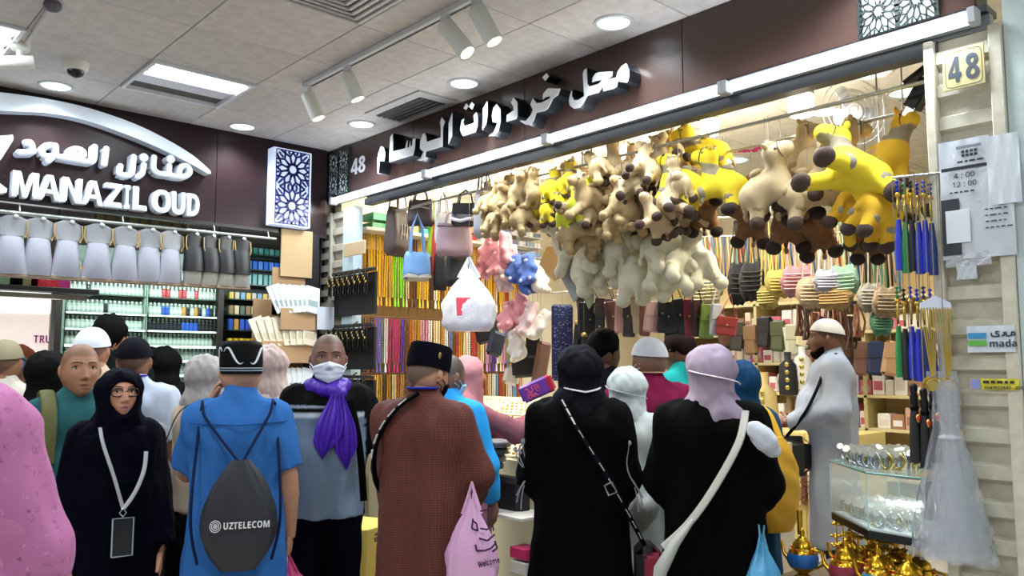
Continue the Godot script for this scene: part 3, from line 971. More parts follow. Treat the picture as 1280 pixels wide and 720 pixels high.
# ---- people
const RX := 0.079
const RY := 0.121
const RZ := 0.1
static func bump2(x: float, y: float, x0: float, y0: float, sx: float, sy: float) -> float:
	var a := (x - x0) / sx
	var b := (y - y0) / sy
	return exp(-a * a - b * b)
static func hairline(phi: float, recede := 0.0) -> float:
	var a := absf(rad_to_deg(phi))
	if a < 45.0: return 0.062 + recede
	if a < 75.0: return lerpf(0.062 + recede, 0.01, (a - 45.0) / 30.0)
	if a < 95.0: return lerpf(0.01, -0.02, (a - 75.0) / 20.0)
	if a < 112.0: return lerpf(-0.02, 0.012, (a - 95.0) / 17.0)
	return lerpf(0.012, -0.07, (a - 112.0) / 68.0)
static func skull(y: float, phi: float, puff := 0.0) -> Vector3:   # a point of the head's surface at height y (from the head's centre), phi from the face round to its left
	var ny := clampf(y / RY, -1.0, 1.0)
	var w := pow(maxf(0.0, 1.0 - ny * ny), 0.42)
	var t := smoothstep(-0.15, -1.0, ny)
	var cf := cos(phi)
	var front := maxf(0.0, cf)
	var x := w * sin(phi) * RX * (1.0 - 0.2 * t) * (1.0 + 0.06 * smoothstep(0.2, -0.6, cf))
	var z := w * cf * RZ
	if cf < 0.0: z *= 1.0 - 0.4 * t
	z += front * front * 0.016 * t
	if cf > 0.15:
		var d := 0.0
		d += 0.024 * exp(-(x / 0.0105) ** 2) * smoothstep(0.032, -0.03, y) * (1.0 - smoothstep(-0.03, -0.044, y))
		d += 0.01 * (bump2(x, y, 0.012, -0.031, 0.009, 0.009) + bump2(x, y, -0.012, -0.031, 0.009, 0.009))
		d -= 0.01 * (bump2(x, y, 0.032, 0.012, 0.017, 0.012) + bump2(x, y, -0.032, 0.012, 0.017, 0.012))
		d += 0.005 * (bump2(x, y, 0.03, 0.034, 0.024, 0.008) + bump2(x, y, -0.03, 0.034, 0.024, 0.008))
		d += 0.005 * (bump2(x, y, 0.044, -0.022, 0.02, 0.02) + bump2(x, y, -0.044, -0.022, 0.02, 0.02))
		d += 0.007 * bump2(x, y, 0, -0.059, 0.023, 0.006) + 0.007 * bump2(x, y, 0, -0.073, 0.019, 0.006) - 0.004 * bump2(x, y, 0, -0.066, 0.024, 0.003)
		d += 0.007 * bump2(x, y, 0, -0.098, 0.02, 0.014)
		z += d
	var p := Vector3(x, y, z)
	return p + Vector3(sin(phi) * w, ny * 0.9, cf * w).normalized() * puff
static func angles(n: int) -> PackedFloat32Array:   # longitudes, closer together over the face
	var r := PackedFloat32Array()
	for j in n:
		var u := 2.0 * j / n - 1.0
		r.append(PI * u * (0.42 + 0.58 * absf(u)))
	return r
func shell(s: Shape, puff: float, edge: Callable, top := RY, n := 40, rows := 12, taper := true) -> void:   # a cap over the head down to edge(phi)
	var an := angles(n)
	var rr := []
	for i in rows + 1:
		var row := PackedVector3Array()
		for phi in an:
			var e: float = edge.call(phi)
			var u := float(i) / rows
			var y := e + (top - 0.0005 - e) * cos(u * PI * 0.5)
			if i == 0: y = top
			row.append(skull(minf(y, RY * 0.9999), phi, puff * (1.0 - u ** 6 * 0.9 if taper else 1.0)))
		rr.append(row)
	s.grid(rr)
func band(s: Shape, y_hi: Callable, y_lo: Callable, span: float, puff: float, n := 26, rows := 8, ripple := 0.0) -> void:   # a strip that follows the face
	var rr := []
	for i in rows + 1:
		var row := PackedVector3Array()
		for j in n + 1:
			var phi := lerpf(-span, span, float(j) / n)
			var u := float(i) / rows
			row.append(skull(lerpf(y_hi.call(phi), y_lo.call(phi), u), phi, (puff + ripple * sin(u * 19.0)) * (1.0 if i > 0 and i < rows and j > 0 and j < n else 0.3)))
		rr.append(row)
	s.grid(rr, false)

func hand(s: Shape, wrist: Vector3, dir: Vector3, palm: Vector3, side: float, curl := 0.35) -> void:
	dir = dir.normalized()
	palm = (palm - dir * palm.dot(dir)).normalized()
	var ac := dir.cross(palm) * side   # towards the thumb
	s.ball(wrist + dir * 0.048, Vector3(0.04, 0.054, 0.017), Basis(ac, dir, ac.cross(dir)), 8, 12)
	var lens := [0.07, 0.078, 0.072, 0.056]
	for k in 4:
		var p := wrist + dir * (0.09 - 0.006 * absf(k - 1.2)) + ac * (0.029 - k * 0.0195)
		var d := (dir + ac * (0.06 - 0.05 * k)).normalized()
		var pts := [p - d * 0.02, p]
		for q in 3:
			d = d.rotated(d.cross(palm).normalized(), curl * [0.7, 1.0, 0.8][q])
			p += d * lens[k] * [0.44, 0.32, 0.24][q]
			pts.append(p)
		s.tube(pts, [0.009, 0.0092, 0.0085, 0.0078, 0.006], 7)
		s.ball(p, Vector3.ONE * 0.006, Basis.IDENTITY, 4, 6)
	var t0 := wrist + dir * 0.022 + ac * 0.026
	var td := (dir * 0.62 + ac * 0.6 + palm * 0.35).normalized()
	var t1 := t0 + td * 0.042
	var t2 := t1 + (td + dir * 0.5).normalized() * 0.032
	var t3 := t2 + (td * 0.5 + dir + palm * 0.3).normalized() * 0.024
	s.tube([t0, t1, t2, t3], [0.014, 0.012, 0.0105, 0.007], 8)

# A person: built at 1.72 m with the face along +z, then turned, scaled and stood on the floor.
# q: px, top (head's top in the photograph), r (range), face (0 to the viewer, 90 to the picture's right), skin, hair, and the pose
func person(q: Dictionary) -> Dictionary:
	var g := at_r(q.px, q.top, q.r)
	var sc: float = (g.y - q.get("hat", 0.0) - q.get("base", 0.0)) / 1.665
	var dir := Vector3(g.x, 0, g.z).normalized()
	var fa := deg_to_rad(q.face)
	var fwd := -dir * cos(fa) + dir.cross(Vector3.UP) * sin(fa)
	var root := thing("person", q.label, "person", Vector3(g.x, q.get("base", 0.0), g.z), atan2(fwd.x, fwd.z))
	root.scale = Vector3.ONE * sc
	var wide: float = q.get("wide", 1.0)
	var sh := [Vector3(-0.155 * wide, 1.358, -0.01), Vector3(0.155 * wide, 1.358, -0.01)]
	var el := [Vector3(-0.205 * wide, 1.1, -0.03), Vector3(0.205 * wide, 1.1, -0.03)]
	var wr := [Vector3(-0.22 * wide, 0.85, 0.05), Vector3(0.22 * wide, 0.85, 0.05)]
	var hd := [Vector3(0, -1, 0.15), Vector3(0, -1, 0.15)]
	var pn := [Vector3(1, 0, 0.2), Vector3(-1, 0, 0.2)]
	for k in 2:
		var a: Array = q.get("right" if k == 0 else "left", [])
		if a.size() > 0: el[k] = a[0]
		if a.size() > 1: wr[k] = a[1]
		if a.size() > 2: hd[k] = a[2]
		if a.size() > 3: pn[k] = a[3]
	var hx := Transform3D(Basis(Vector3.UP, deg_to_rad(q.get("turn", 0.0))) * Basis(Vector3.RIGHT, deg_to_rad(q.get("nod", 0.0))), Vector3(0, 1.665 - RY * q.get("head", 1.0), q.get("lean", 0.015)))
	hx.basis = hx.basis * q.get("head", 1.0)
	var P := {"root": root, "sh": sh, "el": el, "wr": wr, "hx": hx, "hd": hd, "q": q, "wide": wide}
	var skin := Color(q.get("skin", "a87558")).srgb_to_linear()
	var hair := Color(q.get("hair", "1a1412")).srgb_to_linear()
	var s := Shape.new()
	s.col = skin
	# trunk and legs
	var f := Field.new()
	f.k = 0.012
	f.bone(Vector3(-0.06, 1.28, 0), Vector3(0.06, 1.28, 0), 0.085).bone(Vector3(-0.045, 1.0, 0), Vector3(0.045, 1.0, 0), 0.085).bone(Vector3(0, 1.0, 0), Vector3(0, 1.3, 0), 0.085)
	f.bone(sh[0] * Vector3(0.9, 1, 1), sh[1] * Vector3(0.9, 1, 1), 0.036).bone(Vector3(0, 1.36, -0.01), hx.origin + Vector3(0, -0.1, -0.02), 0.046)
	for k in 2:
		f.bone(Vector3(-0.075 + 0.15 * k, 0.93, 0), Vector3(-0.09 + 0.18 * k, 0.48, 0.01), 0.07, 0.046).bone(Vector3(-0.09 + 0.18 * k, 0.48, 0.01), Vector3(-0.09 + 0.18 * k, 0.09, -0.02), 0.05, 0.035).bone(Vector3(-0.09 + 0.18 * k, 0.04, -0.04), Vector3(-0.1 + 0.2 * k, 0.03, 0.13), 0.04, 0.03)
		f.bone(sh[k], el[k], 0.038, 0.034)
	f.into(s, 0.026)
	for k in 2:
		var m: Vector3 = (el[k] as Vector3).lerp(wr[k], 0.3)
		s.tube([(sh[k] as Vector3).lerp(el[k], 0.5), el[k], m, (el[k] as Vector3).lerp(wr[k], 0.75), wr[k], (wr[k] as Vector3) + (hd[k] as Vector3).normalized() * 0.02], [0.045, 0.042, 0.044, 0.034, 0.028, 0.026], 14, true)
		if q.get("hands", true): hand(s, wr[k], hd[k], pn[k], 1.0 if k == 0 else -1.0, q.get("curl", 0.4))
	s.tube([Vector3(0, 1.4, -0.015), Vector3(0, 1.48, -0.008), hx * Vector3(0, -0.055, -0.018)], [0.068, 0.056, 0.056], 18, false)
	# head
	s.xf = hx
	var fine: bool = q.get("fine", false)
	var veiled: bool = "scarf" in q.label or "veil" in q.label
	var an := angles(72 if fine else 36)
	var rows := 60 if fine else 26
	var rr := []
	for i in rows + 1:
		var row := PackedVector3Array()
		var y := RY * cos(PI * i / rows)
		for phi in an: row.append(skull(y, phi, -0.016 * smoothstep(0.04, 0.085, y) if veiled else 0.0))
		rr.append(row)
	var base := s.v.size()
	s.grid(rr)
	var shaved: float = q.get("shaved", 0.0)
	for i in rows + 1:
		for j in an.size():
			var p: Vector3 = rr[i][j]
			var c := skin
			var warm := bump2(p.x, p.y, 0, -0.066, 0.024, 0.012)
			if p.z > 0.03 and warm > 0.45: c = c.lerp(Color(q.get("lips", "8d4f48")).srgb_to_linear(), minf(1.0, (warm - 0.45) * 3.0))
			if shaved > 0.0 and p.y > hairline(an[j], q.get("recede", 0.0)): c = c.lerp(hair, shaved)
			s.c[base + i * an.size() + j] = c
	for e in [-1.0, 1.0]:
		var eb := Basis(Vector3.UP, e * 0.35)
		s.ball(Vector3(e * 0.077, -0.004, -0.008), Vector3(0.009, 0.031, 0.019), eb, 8, 12)
		s.ball(Vector3(e * 0.081, -0.002, -0.004), Vector3(0.009, 0.025, 0.014), eb, 6, 10)
	part(root, "body", s, painted(0.55))
	if fine and q.get("eyes", true):
		for e in [-1.0, 1.0]:
			var at := skull(0.012, asin(e * 0.032 / 0.074))
			var es := Shape.new()
			es.xf = hx
			es.paint("cfc4b8").ball(at + Vector3(0, 0, -0.0075), Vector3(0.0155, 0.0085, 0.0105), Basis.IDENTITY, 10, 14)
			es.paint("140e0b").ball(at + Vector3(0, 0.0006, -0.0005), Vector3(0.0062, 0.0066, 0.0045), Basis.IDENTITY, 8, 10)
			part(root, "eye", es, painted(0.15))
			var ls := Shape.new()
			ls.xf = hx
			ls.paint("1c1310").tube([at + Vector3(-0.0165, -0.001, -0.003), at + Vector3(-0.009, 0.0066, 0.0035), at + Vector3(0, 0.0086, 0.0045), at + Vector3(0.009, 0.0066, 0.0035), at + Vector3(0.0165, -0.001, -0.003)], 0.0019, 5)
			part(root, "eyelid", ls, painted(0.5))
			var bs := Shape.new()
			bs.xf = hx
			bs.paint("1f1613")
			var bp := []
			for k in 6: bp.append(skull(0.031 + 0.007 * sin(k * 0.5 + 0.3), e * (0.14 + 0.115 * k), 0.0012))
			bs.tube(bp, [0.0026, 0.0036, 0.0038, 0.0034, 0.0028, 0.0012], 6, true, 0.5)
			part(root, "eyebrow", bs, painted(0.8))
		var ms := Shape.new()
		ms.xf = hx
		ms.paint("4a2420")
		var mp := []
		for k in 9: mp.append(skull(-0.066 - 0.002 * absf(k - 4.0) / 4.0, (k - 4) * 0.062, 0.0004))
		ms.tube(mp, 0.0014, 5)
		part(root, "mouth_line", ms, painted(0.6))
	if q.get("cut", "") == "short":
		var hs := Shape.new()
		hs.xf = hx
		hs.col = hair
		shell(hs, 0.014, func(phi): return hairline(phi, q.get("recede", 0.0)))
		for i in hs.v.size(): hs.v[i] += hs.n[i] * fold_noise.get_noise_3d(hs.v[i].x * 420.0, hs.v[i].y * 420.0 + g.x * 90.0, hs.v[i].z * 420.0) * 0.012
		part(root, "hair", hs, painted(0.7, 0.0, 0.8, 60.0))
	return P

func garment(P: Dictionary, called: String, o: Dictionary, m: Material, tint = null) -> MeshInstance3D:
	var f := Field.new()
	f.k = o.get("k", 0.014)
	var b: float = o.get("bulk", 0.0)
	var hem: float = o.get("hem", 0.84)
	var w: float = P.wide
	var fl: float = o.get("flare", 0.0)
	var bel: float = o.get("belly", 0.0)
	if not o.get("legs", false):
		f.bone(Vector3(-0.078 * w, 1.3, 0.0), Vector3(0.078 * w, 1.3, 0.0), 0.104 + b)
		for e in [-1.0, 1.0]:
			f.bone(Vector3(e * 0.15 * w, 1.362, -0.012), Vector3(e * 0.035, 1.425, -0.012), 0.05 + b * 0.4, 0.05 + b * 0.3)
			f.bone(Vector3(e * 0.07 * w, 1.3, -0.005), Vector3(e * 0.064 * w, 1.03, 0), 0.1 + b, 0.1 + b)
		f.bone(Vector3(0, 1.4, -0.015), Vector3(0, o.get("collar", 1.48), -0.008), 0.066, 0.059, true)
		f.bone(Vector3(-0.066 * w, 1.12, 0.01 + bel * 0.6), Vector3(0.066 * w, 1.12, 0.01 + bel * 0.6), 0.1 + b + bel)
		for e in [-1.0, 1.0]:
			f.bone(Vector3(e * 0.066 * w, 1.02, 0), Vector3(e * (0.075 * w + fl * 0.6), hem, 0), 0.106 + b, 0.108 + b + fl, true)
		f.cuts.append([Vector3(0, hem, 0), Vector3.DOWN])
		for k in 2:
			var kind: String = o.get("sleeve", "short")
			var sh: Vector3 = P.sh[k]
			var el: Vector3 = P.el[k]
			var wr: Vector3 = P.wr[k]
			var r: float = o.get("arm", 0.056) + b * 0.5
			if kind == "short": f.bone(sh, sh.lerp(el, 0.86), r + 0.002, r + 0.004, true)
			elif kind == "long" or kind == "wide":
				var e := 0.0 if kind == "long" else 0.04
				f.bone(sh, el, r + 0.002, r - 0.006 + e * 0.4)
				f.bone(el, el.lerp(wr, 0.96), r - 0.006 + e * 0.4, 0.04 + e + b * 0.3, true)
	else:
		for e in [-1.0, 1.0]:
			f.bone(Vector3(e * 0.066, 0.98, 0), Vector3(e * 0.075, 0.86, 0), 0.09 + b, 0.092 + b)
			f.bone(Vector3(e * 0.075, 0.9, 0), Vector3(e * 0.09, 0.48, 0.01), 0.09 + b, 0.072 + b)
			f.bone(Vector3(e * 0.09, 0.48, 0.01), Vector3(e * 0.09, hem, -0.01), 0.072 + b, 0.064 + b, true)
		f.cuts.append([Vector3(0, 1.0, 0), Vector3.UP])
	for q in o.get("extra", []): f.bone(q[0], q[1], q[2], q[3])
	var s := Shape.new()
	s.col = Color(o.get("color", "ffffff")).srgb_to_linear()
	f.into(s, o.get("cell", 0.016), tint, o.get("fold", 0.017), fold_noise, o.get("stretch", Vector3(8, 2.6, 8)))
	return part(P.root, called, s, m)

func hijab(P: Dictionary, color: String, o := {}) -> MeshInstance3D:
	var f := Field.new()
	f.k = 0.012
	var d: float = o.get("drape", 0.24)
	var w: float = o.get("w", 0.1)
	var b: float = o.get("bulk", 0.0)
	f.bone(Vector3(0, 0.012, -0.004), Vector3(0, -0.03, 0.006), 0.115 + b, 0.1 + b)
	f.bone(Vector3(0, -0.05, -0.015), Vector3(0, -0.14, -0.015), 0.082 + b, 0.08 + b)
	f.bone(Vector3(0, -0.06, 0.02), Vector3(0, -0.1, 0.02), 0.07, 0.08)
	for e in [-1.0, 1.0]: f.bone(Vector3(e * 0.03, -0.13, -0.02), Vector3(e * w, -d, -0.02), 0.078, 0.07 + b)
	f.bone(Vector3(0, -0.14, 0), Vector3(0, -d - o.get("front", 0.06), 0.055), 0.08, 0.078)
	f.bone(Vector3(0, -0.14, -0.03), Vector3(0, -d - o.get("back", 0.05), -0.06), 0.078, 0.078)
	for q in o.get("extra", []): f.bone(q[0], q[1], q[2], q[3])
	if o.get("open", true): f.holes.append([Vector3(0, o.get("open_y", -0.018), 0.125), o.get("open_r", Vector3(0.062, 0.079, 0.1))])
	var s := Shape.new()
	s.xf = P.hx
	s.col = Color(color).srgb_to_linear()
	f.into(s, o.get("cell", 0.009), null, o.get("fold", 0.009), fold_noise, o.get("stretch", Vector3(15, 6, 15)))
	return part(P.root, o.get("called", "headscarf"), s, o.get("mat", painted(0.8, 0.0, 0.2, 40.0)))

func face_mask(P: Dictionary, color: String) -> void:
	var s := Shape.new()
	s.xf = P.hx
	s.paint(color)
	band(s, func(phi): return -0.006 - 0.022 * absf(phi), func(phi): return -0.106 + 0.022 * absf(phi), 1.12, 0.011, 28, 14, 0.0012)
	for e in [-1.0, 1.0]:
		for y in [-0.03, -0.08]:
			s.tube([skull(y, e * 1.1, 0.004), skull(lerpf(y, 0.0, 0.5), e * 1.4, 0.006), Vector3(e * 0.084, -0.01 if y > -0.05 else -0.03, -0.02)], 0.0022, 5)
	part(P.root, "face_mask", s, painted(0.75))

func cap_shell(P: Dictionary, called: String, m: Material, color: String, edge: Callable, puff := 0.01) -> MeshInstance3D:
	var s := Shape.new()
	s.xf = P.hx
	s.paint(color)
	shell(s, puff, edge, RY, 40, 14, false)
	return part(P.root, called, s, m)
func strap(root: Node3D, called: String, pts: Array, w: float, m: Material, color := "ffffff", thick := 0.25) -> MeshInstance3D:
	var curve := Curve3D.new()
	for i in pts.size():
		var t: Vector3 = ((pts[mini(i + 1, pts.size() - 1)] as Vector3) - (pts[maxi(i - 1, 0)] as Vector3)) * 0.17
		curve.add_point(pts[i], -t, t)
	curve.bake_interval = 0.03
	var s := Shape.new()
	s.paint(color)
	s.tube(Array(curve.get_baked_points()), w, 8, true, thick)
	return part(root, called, s, m)

func people_front() -> void:
	var cloth := painted(0.85, 0.0, 0.35, 45.0)
	var P := {}
	# woman in black with glasses and a lanyard
	P = person({"label": "woman in a black headscarf and long black dress with dark glasses, facing the viewer", "head": 0.92, "px": 150, "top": 457, "r": 4.0, "hat": 0.015, "face": 8.0, "turn": 6.0, "skin": "b98468", "fine": true, "wide": 0.84, "lips": "a05c55", "lean": 0.03})
	garment(P, "dress", {"hem": 0.08, "flare": 0.08, "sleeve": "wide", "bulk": 0.022, "color": "0c0c0f", "fold": 0.02}, cloth)
	hijab(P, "0b0b0e", {"drape": 0.22, "w": 0.12, "front": 0.2, "back": 0.16, "open_r": Vector3(0.071, 0.087, 0.1)})
	var s := Shape.new()
	s.xf = P.hx
	for e in [-1.0, 1.0]:
		var c := skull(0.008, asin(e * 0.033 / 0.074)) + Vector3(0, 0, 0.018)
		var loop := []
		for k in 17:
			var a := TAU * k / 16.0
			loop.append(c + Vector3(signf(cos(a)) * pow(absf(cos(a)), 0.75) * 0.026, signf(sin(a)) * pow(absf(sin(a)), 0.75) * 0.019, -absf(cos(a)) * 0.003))
		s.paint("16100f").tube(loop, 0.0034, 6, false)
		s.tube([c + Vector3(e * 0.026, 0.006, 0), Vector3(e * 0.078, 0.012, 0.05)], 0.0022, 6)
	s.tube([skull(0.012, 0.0) + Vector3(-0.008, 0, 0.012), skull(0.012, 0.0) + Vector3(0, 0.003, 0.014), skull(0.012, 0.0) + Vector3(0.008, 0, 0.012)], 0.0022, 6)
	part(P.root, "glasses", s, painted(0.3))
	lanyard(P)
	# man in the green shirt
	P = person({"label": "man with a shaved head in a dark teal T-shirt, standing behind the woman in glasses", "px": 101, "top": 430, "r": 4.35, "face": 8.0, "turn": 4.0, "skin": "a8775a", "fine": true, "shaved": 0.4, "recede": 0.0, "hair": "2a211d", "lips": "8a5348"})
	garment(P, "t_shirt", {"hem": 0.82, "sleeve": "short", "color": "2f5f62", "collar": 1.455}, cloth)
	garment(P, "trousers", {"legs": true, "hem": 0.08, "color": "23262c"}, cloth)
	var bp := Shape.new()
	bp.box(Vector3(0, 1.2, -0.19), Vector3(0.28, 0.4, 0.14), Basis.IDENTITY, 0.05)
	held(P, "backpack", bp, surface("5a5a30", 0.8, 0.0, 0.3, 40.0), "olive green backpack with a wide strap on the man in the teal T-shirt", "backpack", "bag_body")
	strap_on(P, "shoulder_strap", [Vector3(-0.12, 1.1, -0.14), Vector3(-0.125, 1.36, -0.11), Vector3(-0.125, 1.452, -0.02), Vector3(-0.125, 1.36, 0.118), Vector3(-0.13, 1.15, 0.135)], 0.032, surface("5f6034", 0.8, 0.0, 0.3, 40.0))
	# woman under the pink patterned scarf
	P = person({"label": "woman covered by a long pink scarf with small dark sprigs, at the left edge", "px": -14, "top": 476, "r": 2.4, "hat": 0.02, "face": 172.0, "hands": false, "wide": 0.62, "right": [Vector3(-0.12, 1.1, 0.06), Vector3(-0.05, 1.0, 0.18)], "left": [Vector3(0.12, 1.1, 0.06), Vector3(0.05, 1.0, 0.18)]})
	garment(P, "dress", {"hem": 0.06, "flare": 0.0, "sleeve": "none", "color": "b9719a", "cell": 0.022}, cloth)
	hijab(P, "ffffff", {"drape": 0.3, "w": 0.13, "front": 0.3, "back": 0.45, "bulk": 0.008, "open": true, "cell": 0.014, "fold": 0.016, "called": "pink_scarf", "stretch": Vector3(7, 2, 7), "mat": sprig_cloth(),
		"extra": [[Vector3(0.02, 0, -0.01), Vector3(0.115, -0.34, 0), 0.105, 0.1], [Vector3(-0.02, 0, -0.01), Vector3(-0.115, -0.34, 0), 0.105, 0.1], [Vector3(0.1, -0.3, 0), Vector3(0.1, -0.95, 0.02), 0.085, 0.08], [Vector3(-0.1, -0.3, 0), Vector3(-0.1, -0.95, 0.02), 0.085, 0.08], [Vector3(0, -0.3, -0.05), Vector3(0, -0.95, -0.08), 0.09, 0.09]]})
	# man in blue with the drawstring bag
	P = person({"label": "man in a blue short-sleeved shirt and black and white cap, seen from behind", "px": 302, "top": 427, "r": 3.75, "hat": 0.014, "face": 180.0, "turn": 12.0, "skin": "b58468", "shaved": 0.5, "hair": "6a625c", "wide": 0.93, "curl": 0.7,
		"left": [Vector3(0.2, 1.12, 0.12), Vector3(0.115, 1.4, 0.13), Vector3(-0.25, 1, -0.1), Vector3(-1, 0, -0.3)], "right": [Vector3(-0.205, 1.1, -0.02), Vector3(-0.22, 0.86, 0.06)]})
	garment(P, "shirt", {"hem": 0.68, "sleeve": "short", "color": "3467a8", "arm": 0.066, "bulk": 0.012, "flare": 0.02, "collar": 1.515, "cell": 0.014, "fold": 0.016}, cloth)
	garment(P, "trousers", {"legs": true, "hem": 0.08, "color": "2c5690"}, cloth)
	var ks := Shape.new()
	ks.xf = P.hx
	ks.paint("0d0d12").loft([[Vector3(0, -0.002, -0.006), 0.086, 0.107], [Vector3(0, 0.05, -0.006), 0.088, 0.108], [Vector3(0, 0.115, -0.006), 0.085, 0.102], [Vector3(0, 0.132, -0.006), 0.079, 0.095], [Vector3(0, 0.138, -0.006), 0.06, 0.075]], 40)
	part(P.root, "cap", ks, painted(0.6, 0.0, 0.4, 50.0))
	var kt := Shape.new()
	kt.xf = P.hx
	kt.paint("8f9aa6")
	for row in [0.012, 0.022]:
		var lp := []
		for k in 41: lp.append(Vector3(0.0872 * cos(TAU * k / 40), row, -0.006 + 0.1082 * sin(TAU * k / 40)))
		kt.tube(lp, 0.0028, 5, false)
	kt.paint("cfd6de")
	for q in 4:
		var lp := []
		for k in 13:
			var u := k / 12.0
			var a := -PI * 0.5 + (q - 1.5) * 1.25 + (u - 0.5) * 1.1
			var y := 0.074 + 0.034 * sin((u - 0.5) * 5.2 * (1 if q % 2 == 0 else -1))
			lp.append(Vector3(0.0872 * cos(a), y, -0.006 + 0.1062 * sin(a)))
		kt.tube(lp, [0.001, 0.002, 0.003, 0.0045, 0.005, 0.0055, 0.0055, 0.0055, 0.005, 0.0045, 0.003, 0.002, 0.001], 5)
	part(P.root, "cap_embroidery", kt, painted(0.6))
	var yk := []
	for k in 15: yk.append(Vector3(-0.19 + 0.38 * k / 14.0, 1.335 + 0.01 * absf(k - 7) / 7.0, -0.134 + 0.05 * pow(absf(k - 7) / 7.0, 3)))
	strap(P.root, "yoke_seam", yk, 0.003, painted(0.8), "28528c", 1.0)
	drawstring_bag(P)
	# masked man with the purple scarf
	P = person({"label": "man in a white face mask and purple neckerchief with a grey and black polo shirt", "px": 411, "top": 418, "r": 4.2, "face": 2.0, "skin": "7a5444", "fine": true, "shaved": 0.45, "recede": 0.01, "hair": "3c3632", "wide": 0.92, "curl": 0.5,
		"left": [Vector3(0.26, 1.1, -0.03), Vector3(0.27, 0.86, 0.06)]})
	garment(P, "polo_shirt", {"hem": 0.82, "sleeve": "short", "belly": 0.012, "bulk": 0.004, "collar": 1.48, "cell": 0.0115, "arm": 0.07}, cloth, func(p: Vector3):
		var grey := Color("76879a").srgb_to_linear()
		var black := Color("101014").srgb_to_linear()
		if p.y < 1.3 and absf(p.x) < 0.175 - 0.1 * maxf(0.0, p.y - 1.2): return Color("c8ced8").srgb_to_linear() if p.y > 1.285 else grey
		if p.y > 1.325 and p.y < 1.335 and p.z > 0.0 and p.x < 0.0 and p.x > -0.17: return Color("9aa4b0").srgb_to_linear()
		return black)
	garment(P, "trousers", {"legs": true, "hem": 0.08, "color": "0c0c10"}, cloth)
	face_mask(P, "dfe6f2")
	var sf := Field.new()
	sf.k = 0.012
	for k in 10:
		var a := TAU * k / 10.0
		var b := TAU * (k + 1) / 10.0
		sf.bone(Vector3(0.088 * cos(a), 1.425 - 0.02 * sin(a), -0.01 + 0.082 * sin(a)), Vector3(0.088 * cos(b), 1.425 - 0.02 * sin(b), -0.01 + 0.082 * sin(b)), 0.018)
	sf.bone(Vector3(0.02, 1.405, 0.088), Vector3(0.06, 1.392, 0.098), 0.026, 0.024)
	for e in [-1.0, 1.0]: sf.bone(Vector3(e * 0.07, 1.43, 0.03), Vector3(0.03, 1.4, 0.09), 0.03, 0.026)
	var ss := Shape.new()
	ss.paint("4a1fa6")
	sf.into(ss, 0.007, null, 0.006, fold_noise, Vector3(30, 6, 30))
	var sc := part(P.root, "neck_scarf", ss, painted(0.45, 0.0, 0.2, 40.0))
	for q in [[Vector3(0.03, 1.4, 0.1), Vector3(-0.015, 1.11, 0.14), 0.062], [Vector3(0.06, 1.39, 0.1), Vector3(0.09, 1.06, 0.135), 0.05]]:
		var tl := []
		for i in 12:
			var u := i / 11.0
			var w: float = q[2] * (0.28 + 0.72 * smoothstep(0.0, 0.55, u)) * (1.0 - smoothstep(0.72, 1.02, u) * 0.9)
			var c: Vector3 = (q[0] as Vector3).lerp(q[1], u) + Vector3(0, 0, 0.03 * sin(u * PI))
			var row := PackedVector3Array()
			for j in 30:
				var an := TAU * j / 30.0
				row.append(c + Vector3(cos(an) * w, 0.012 * cos(an) * u, -sin(an) * 0.012 + 0.011 * sin(cos(an) * 7.0 + u * 2.0)))
			tl.append(row)
		tl.reverse()
		var ts := Shape.new()
		ts.paint("4a1fa6").grid(tl)
		part(sc, "scarf_tail", ts, painted(0.45, 0.0, 0.2, 40.0))
	strap_on(P, "bag_strap", [Vector3(0.1, 1.36, 0.1), Vector3(0.135, 1.2, 0.125), Vector3(0.155, 1.05, 0.12), Vector3(0.17, 0.9, 0.08)], 0.016, painted(0.7), "0a0a0c")
	strap_on(P, "bracelet", [P.wr[1] + Vector3(-0.03, 0.02, 0), P.wr[1] + Vector3(0, 0.022, 0.032), P.wr[1] + Vector3(0.03, 0.024, 0), P.wr[1] + Vector3(0, 0.022, -0.032), P.wr[1] + Vector3(-0.03, 0.02, 0)], 0.005, surface("c8c4bc", 0.3, 0.8), "ffffff", 1.0)
	# man in the rust-brown tunic
	P = person({"label": "man in a checked rust-brown tunic and tall black cap, a black strap across his back", "px": 531, "top": 430, "r": 3.7, "hat": 0.02, "face": 150.0, "turn": -16.0, "skin": "a97a5e", "cut": "", "shaved": 0.75, "hair": "2a201b", "wide": 1.1, "curl": 0.9, "nod": 12.0, "lean": 0.03,
		"right": [Vector3(-0.23, 1.12, 0.06), Vector3(-0.12, 0.97, 0.26), Vector3(0.3, -0.8, 0.6), Vector3(1, 0, 0)], "left": [Vector3(0.23, 1.12, 0.06), Vector3(0.12, 1.0, 0.25)]})
	garment(P, "tunic", {"hem": 0.45, "sleeve": "long", "bulk": 0.016, "flare": 0.02, "arm": 0.064, "collar": 1.5, "cell": 0.014, "fold": 0.016}, check_cloth())
	garment(P, "trousers", {"legs": true, "hem": 0.08, "color": "5c342c"}, cloth)
	var so := Shape.new()
	so.xf = P.hx
	so.paint("0c0b0e").loft([[Vector3(0, 0.03, -0.004), 0.086, 0.108], [Vector3(0, 0.075, -0.004), 0.088, 0.109], [Vector3(0, 0.128, -0.004), 0.084, 0.104], [Vector3(0, 0.137, -0.004), 0.079, 0.098]], 40)
	var soc := part(P.root, "black_cap", so, painted(0.75, 0.0, 0.4, 60.0))
	var em := Shape.new()
	em.xf = P.hx
	em.ball(Vector3(-0.083, 0.083, -0.026), Vector3(0.004, 0.017, 0.011), Basis.IDENTITY, 6, 10)
	part(soc, "gold_badge", em, surface("a08a3c", 0.35, 0.8))
	face_mask(P, "0c0c10")
	var co := []
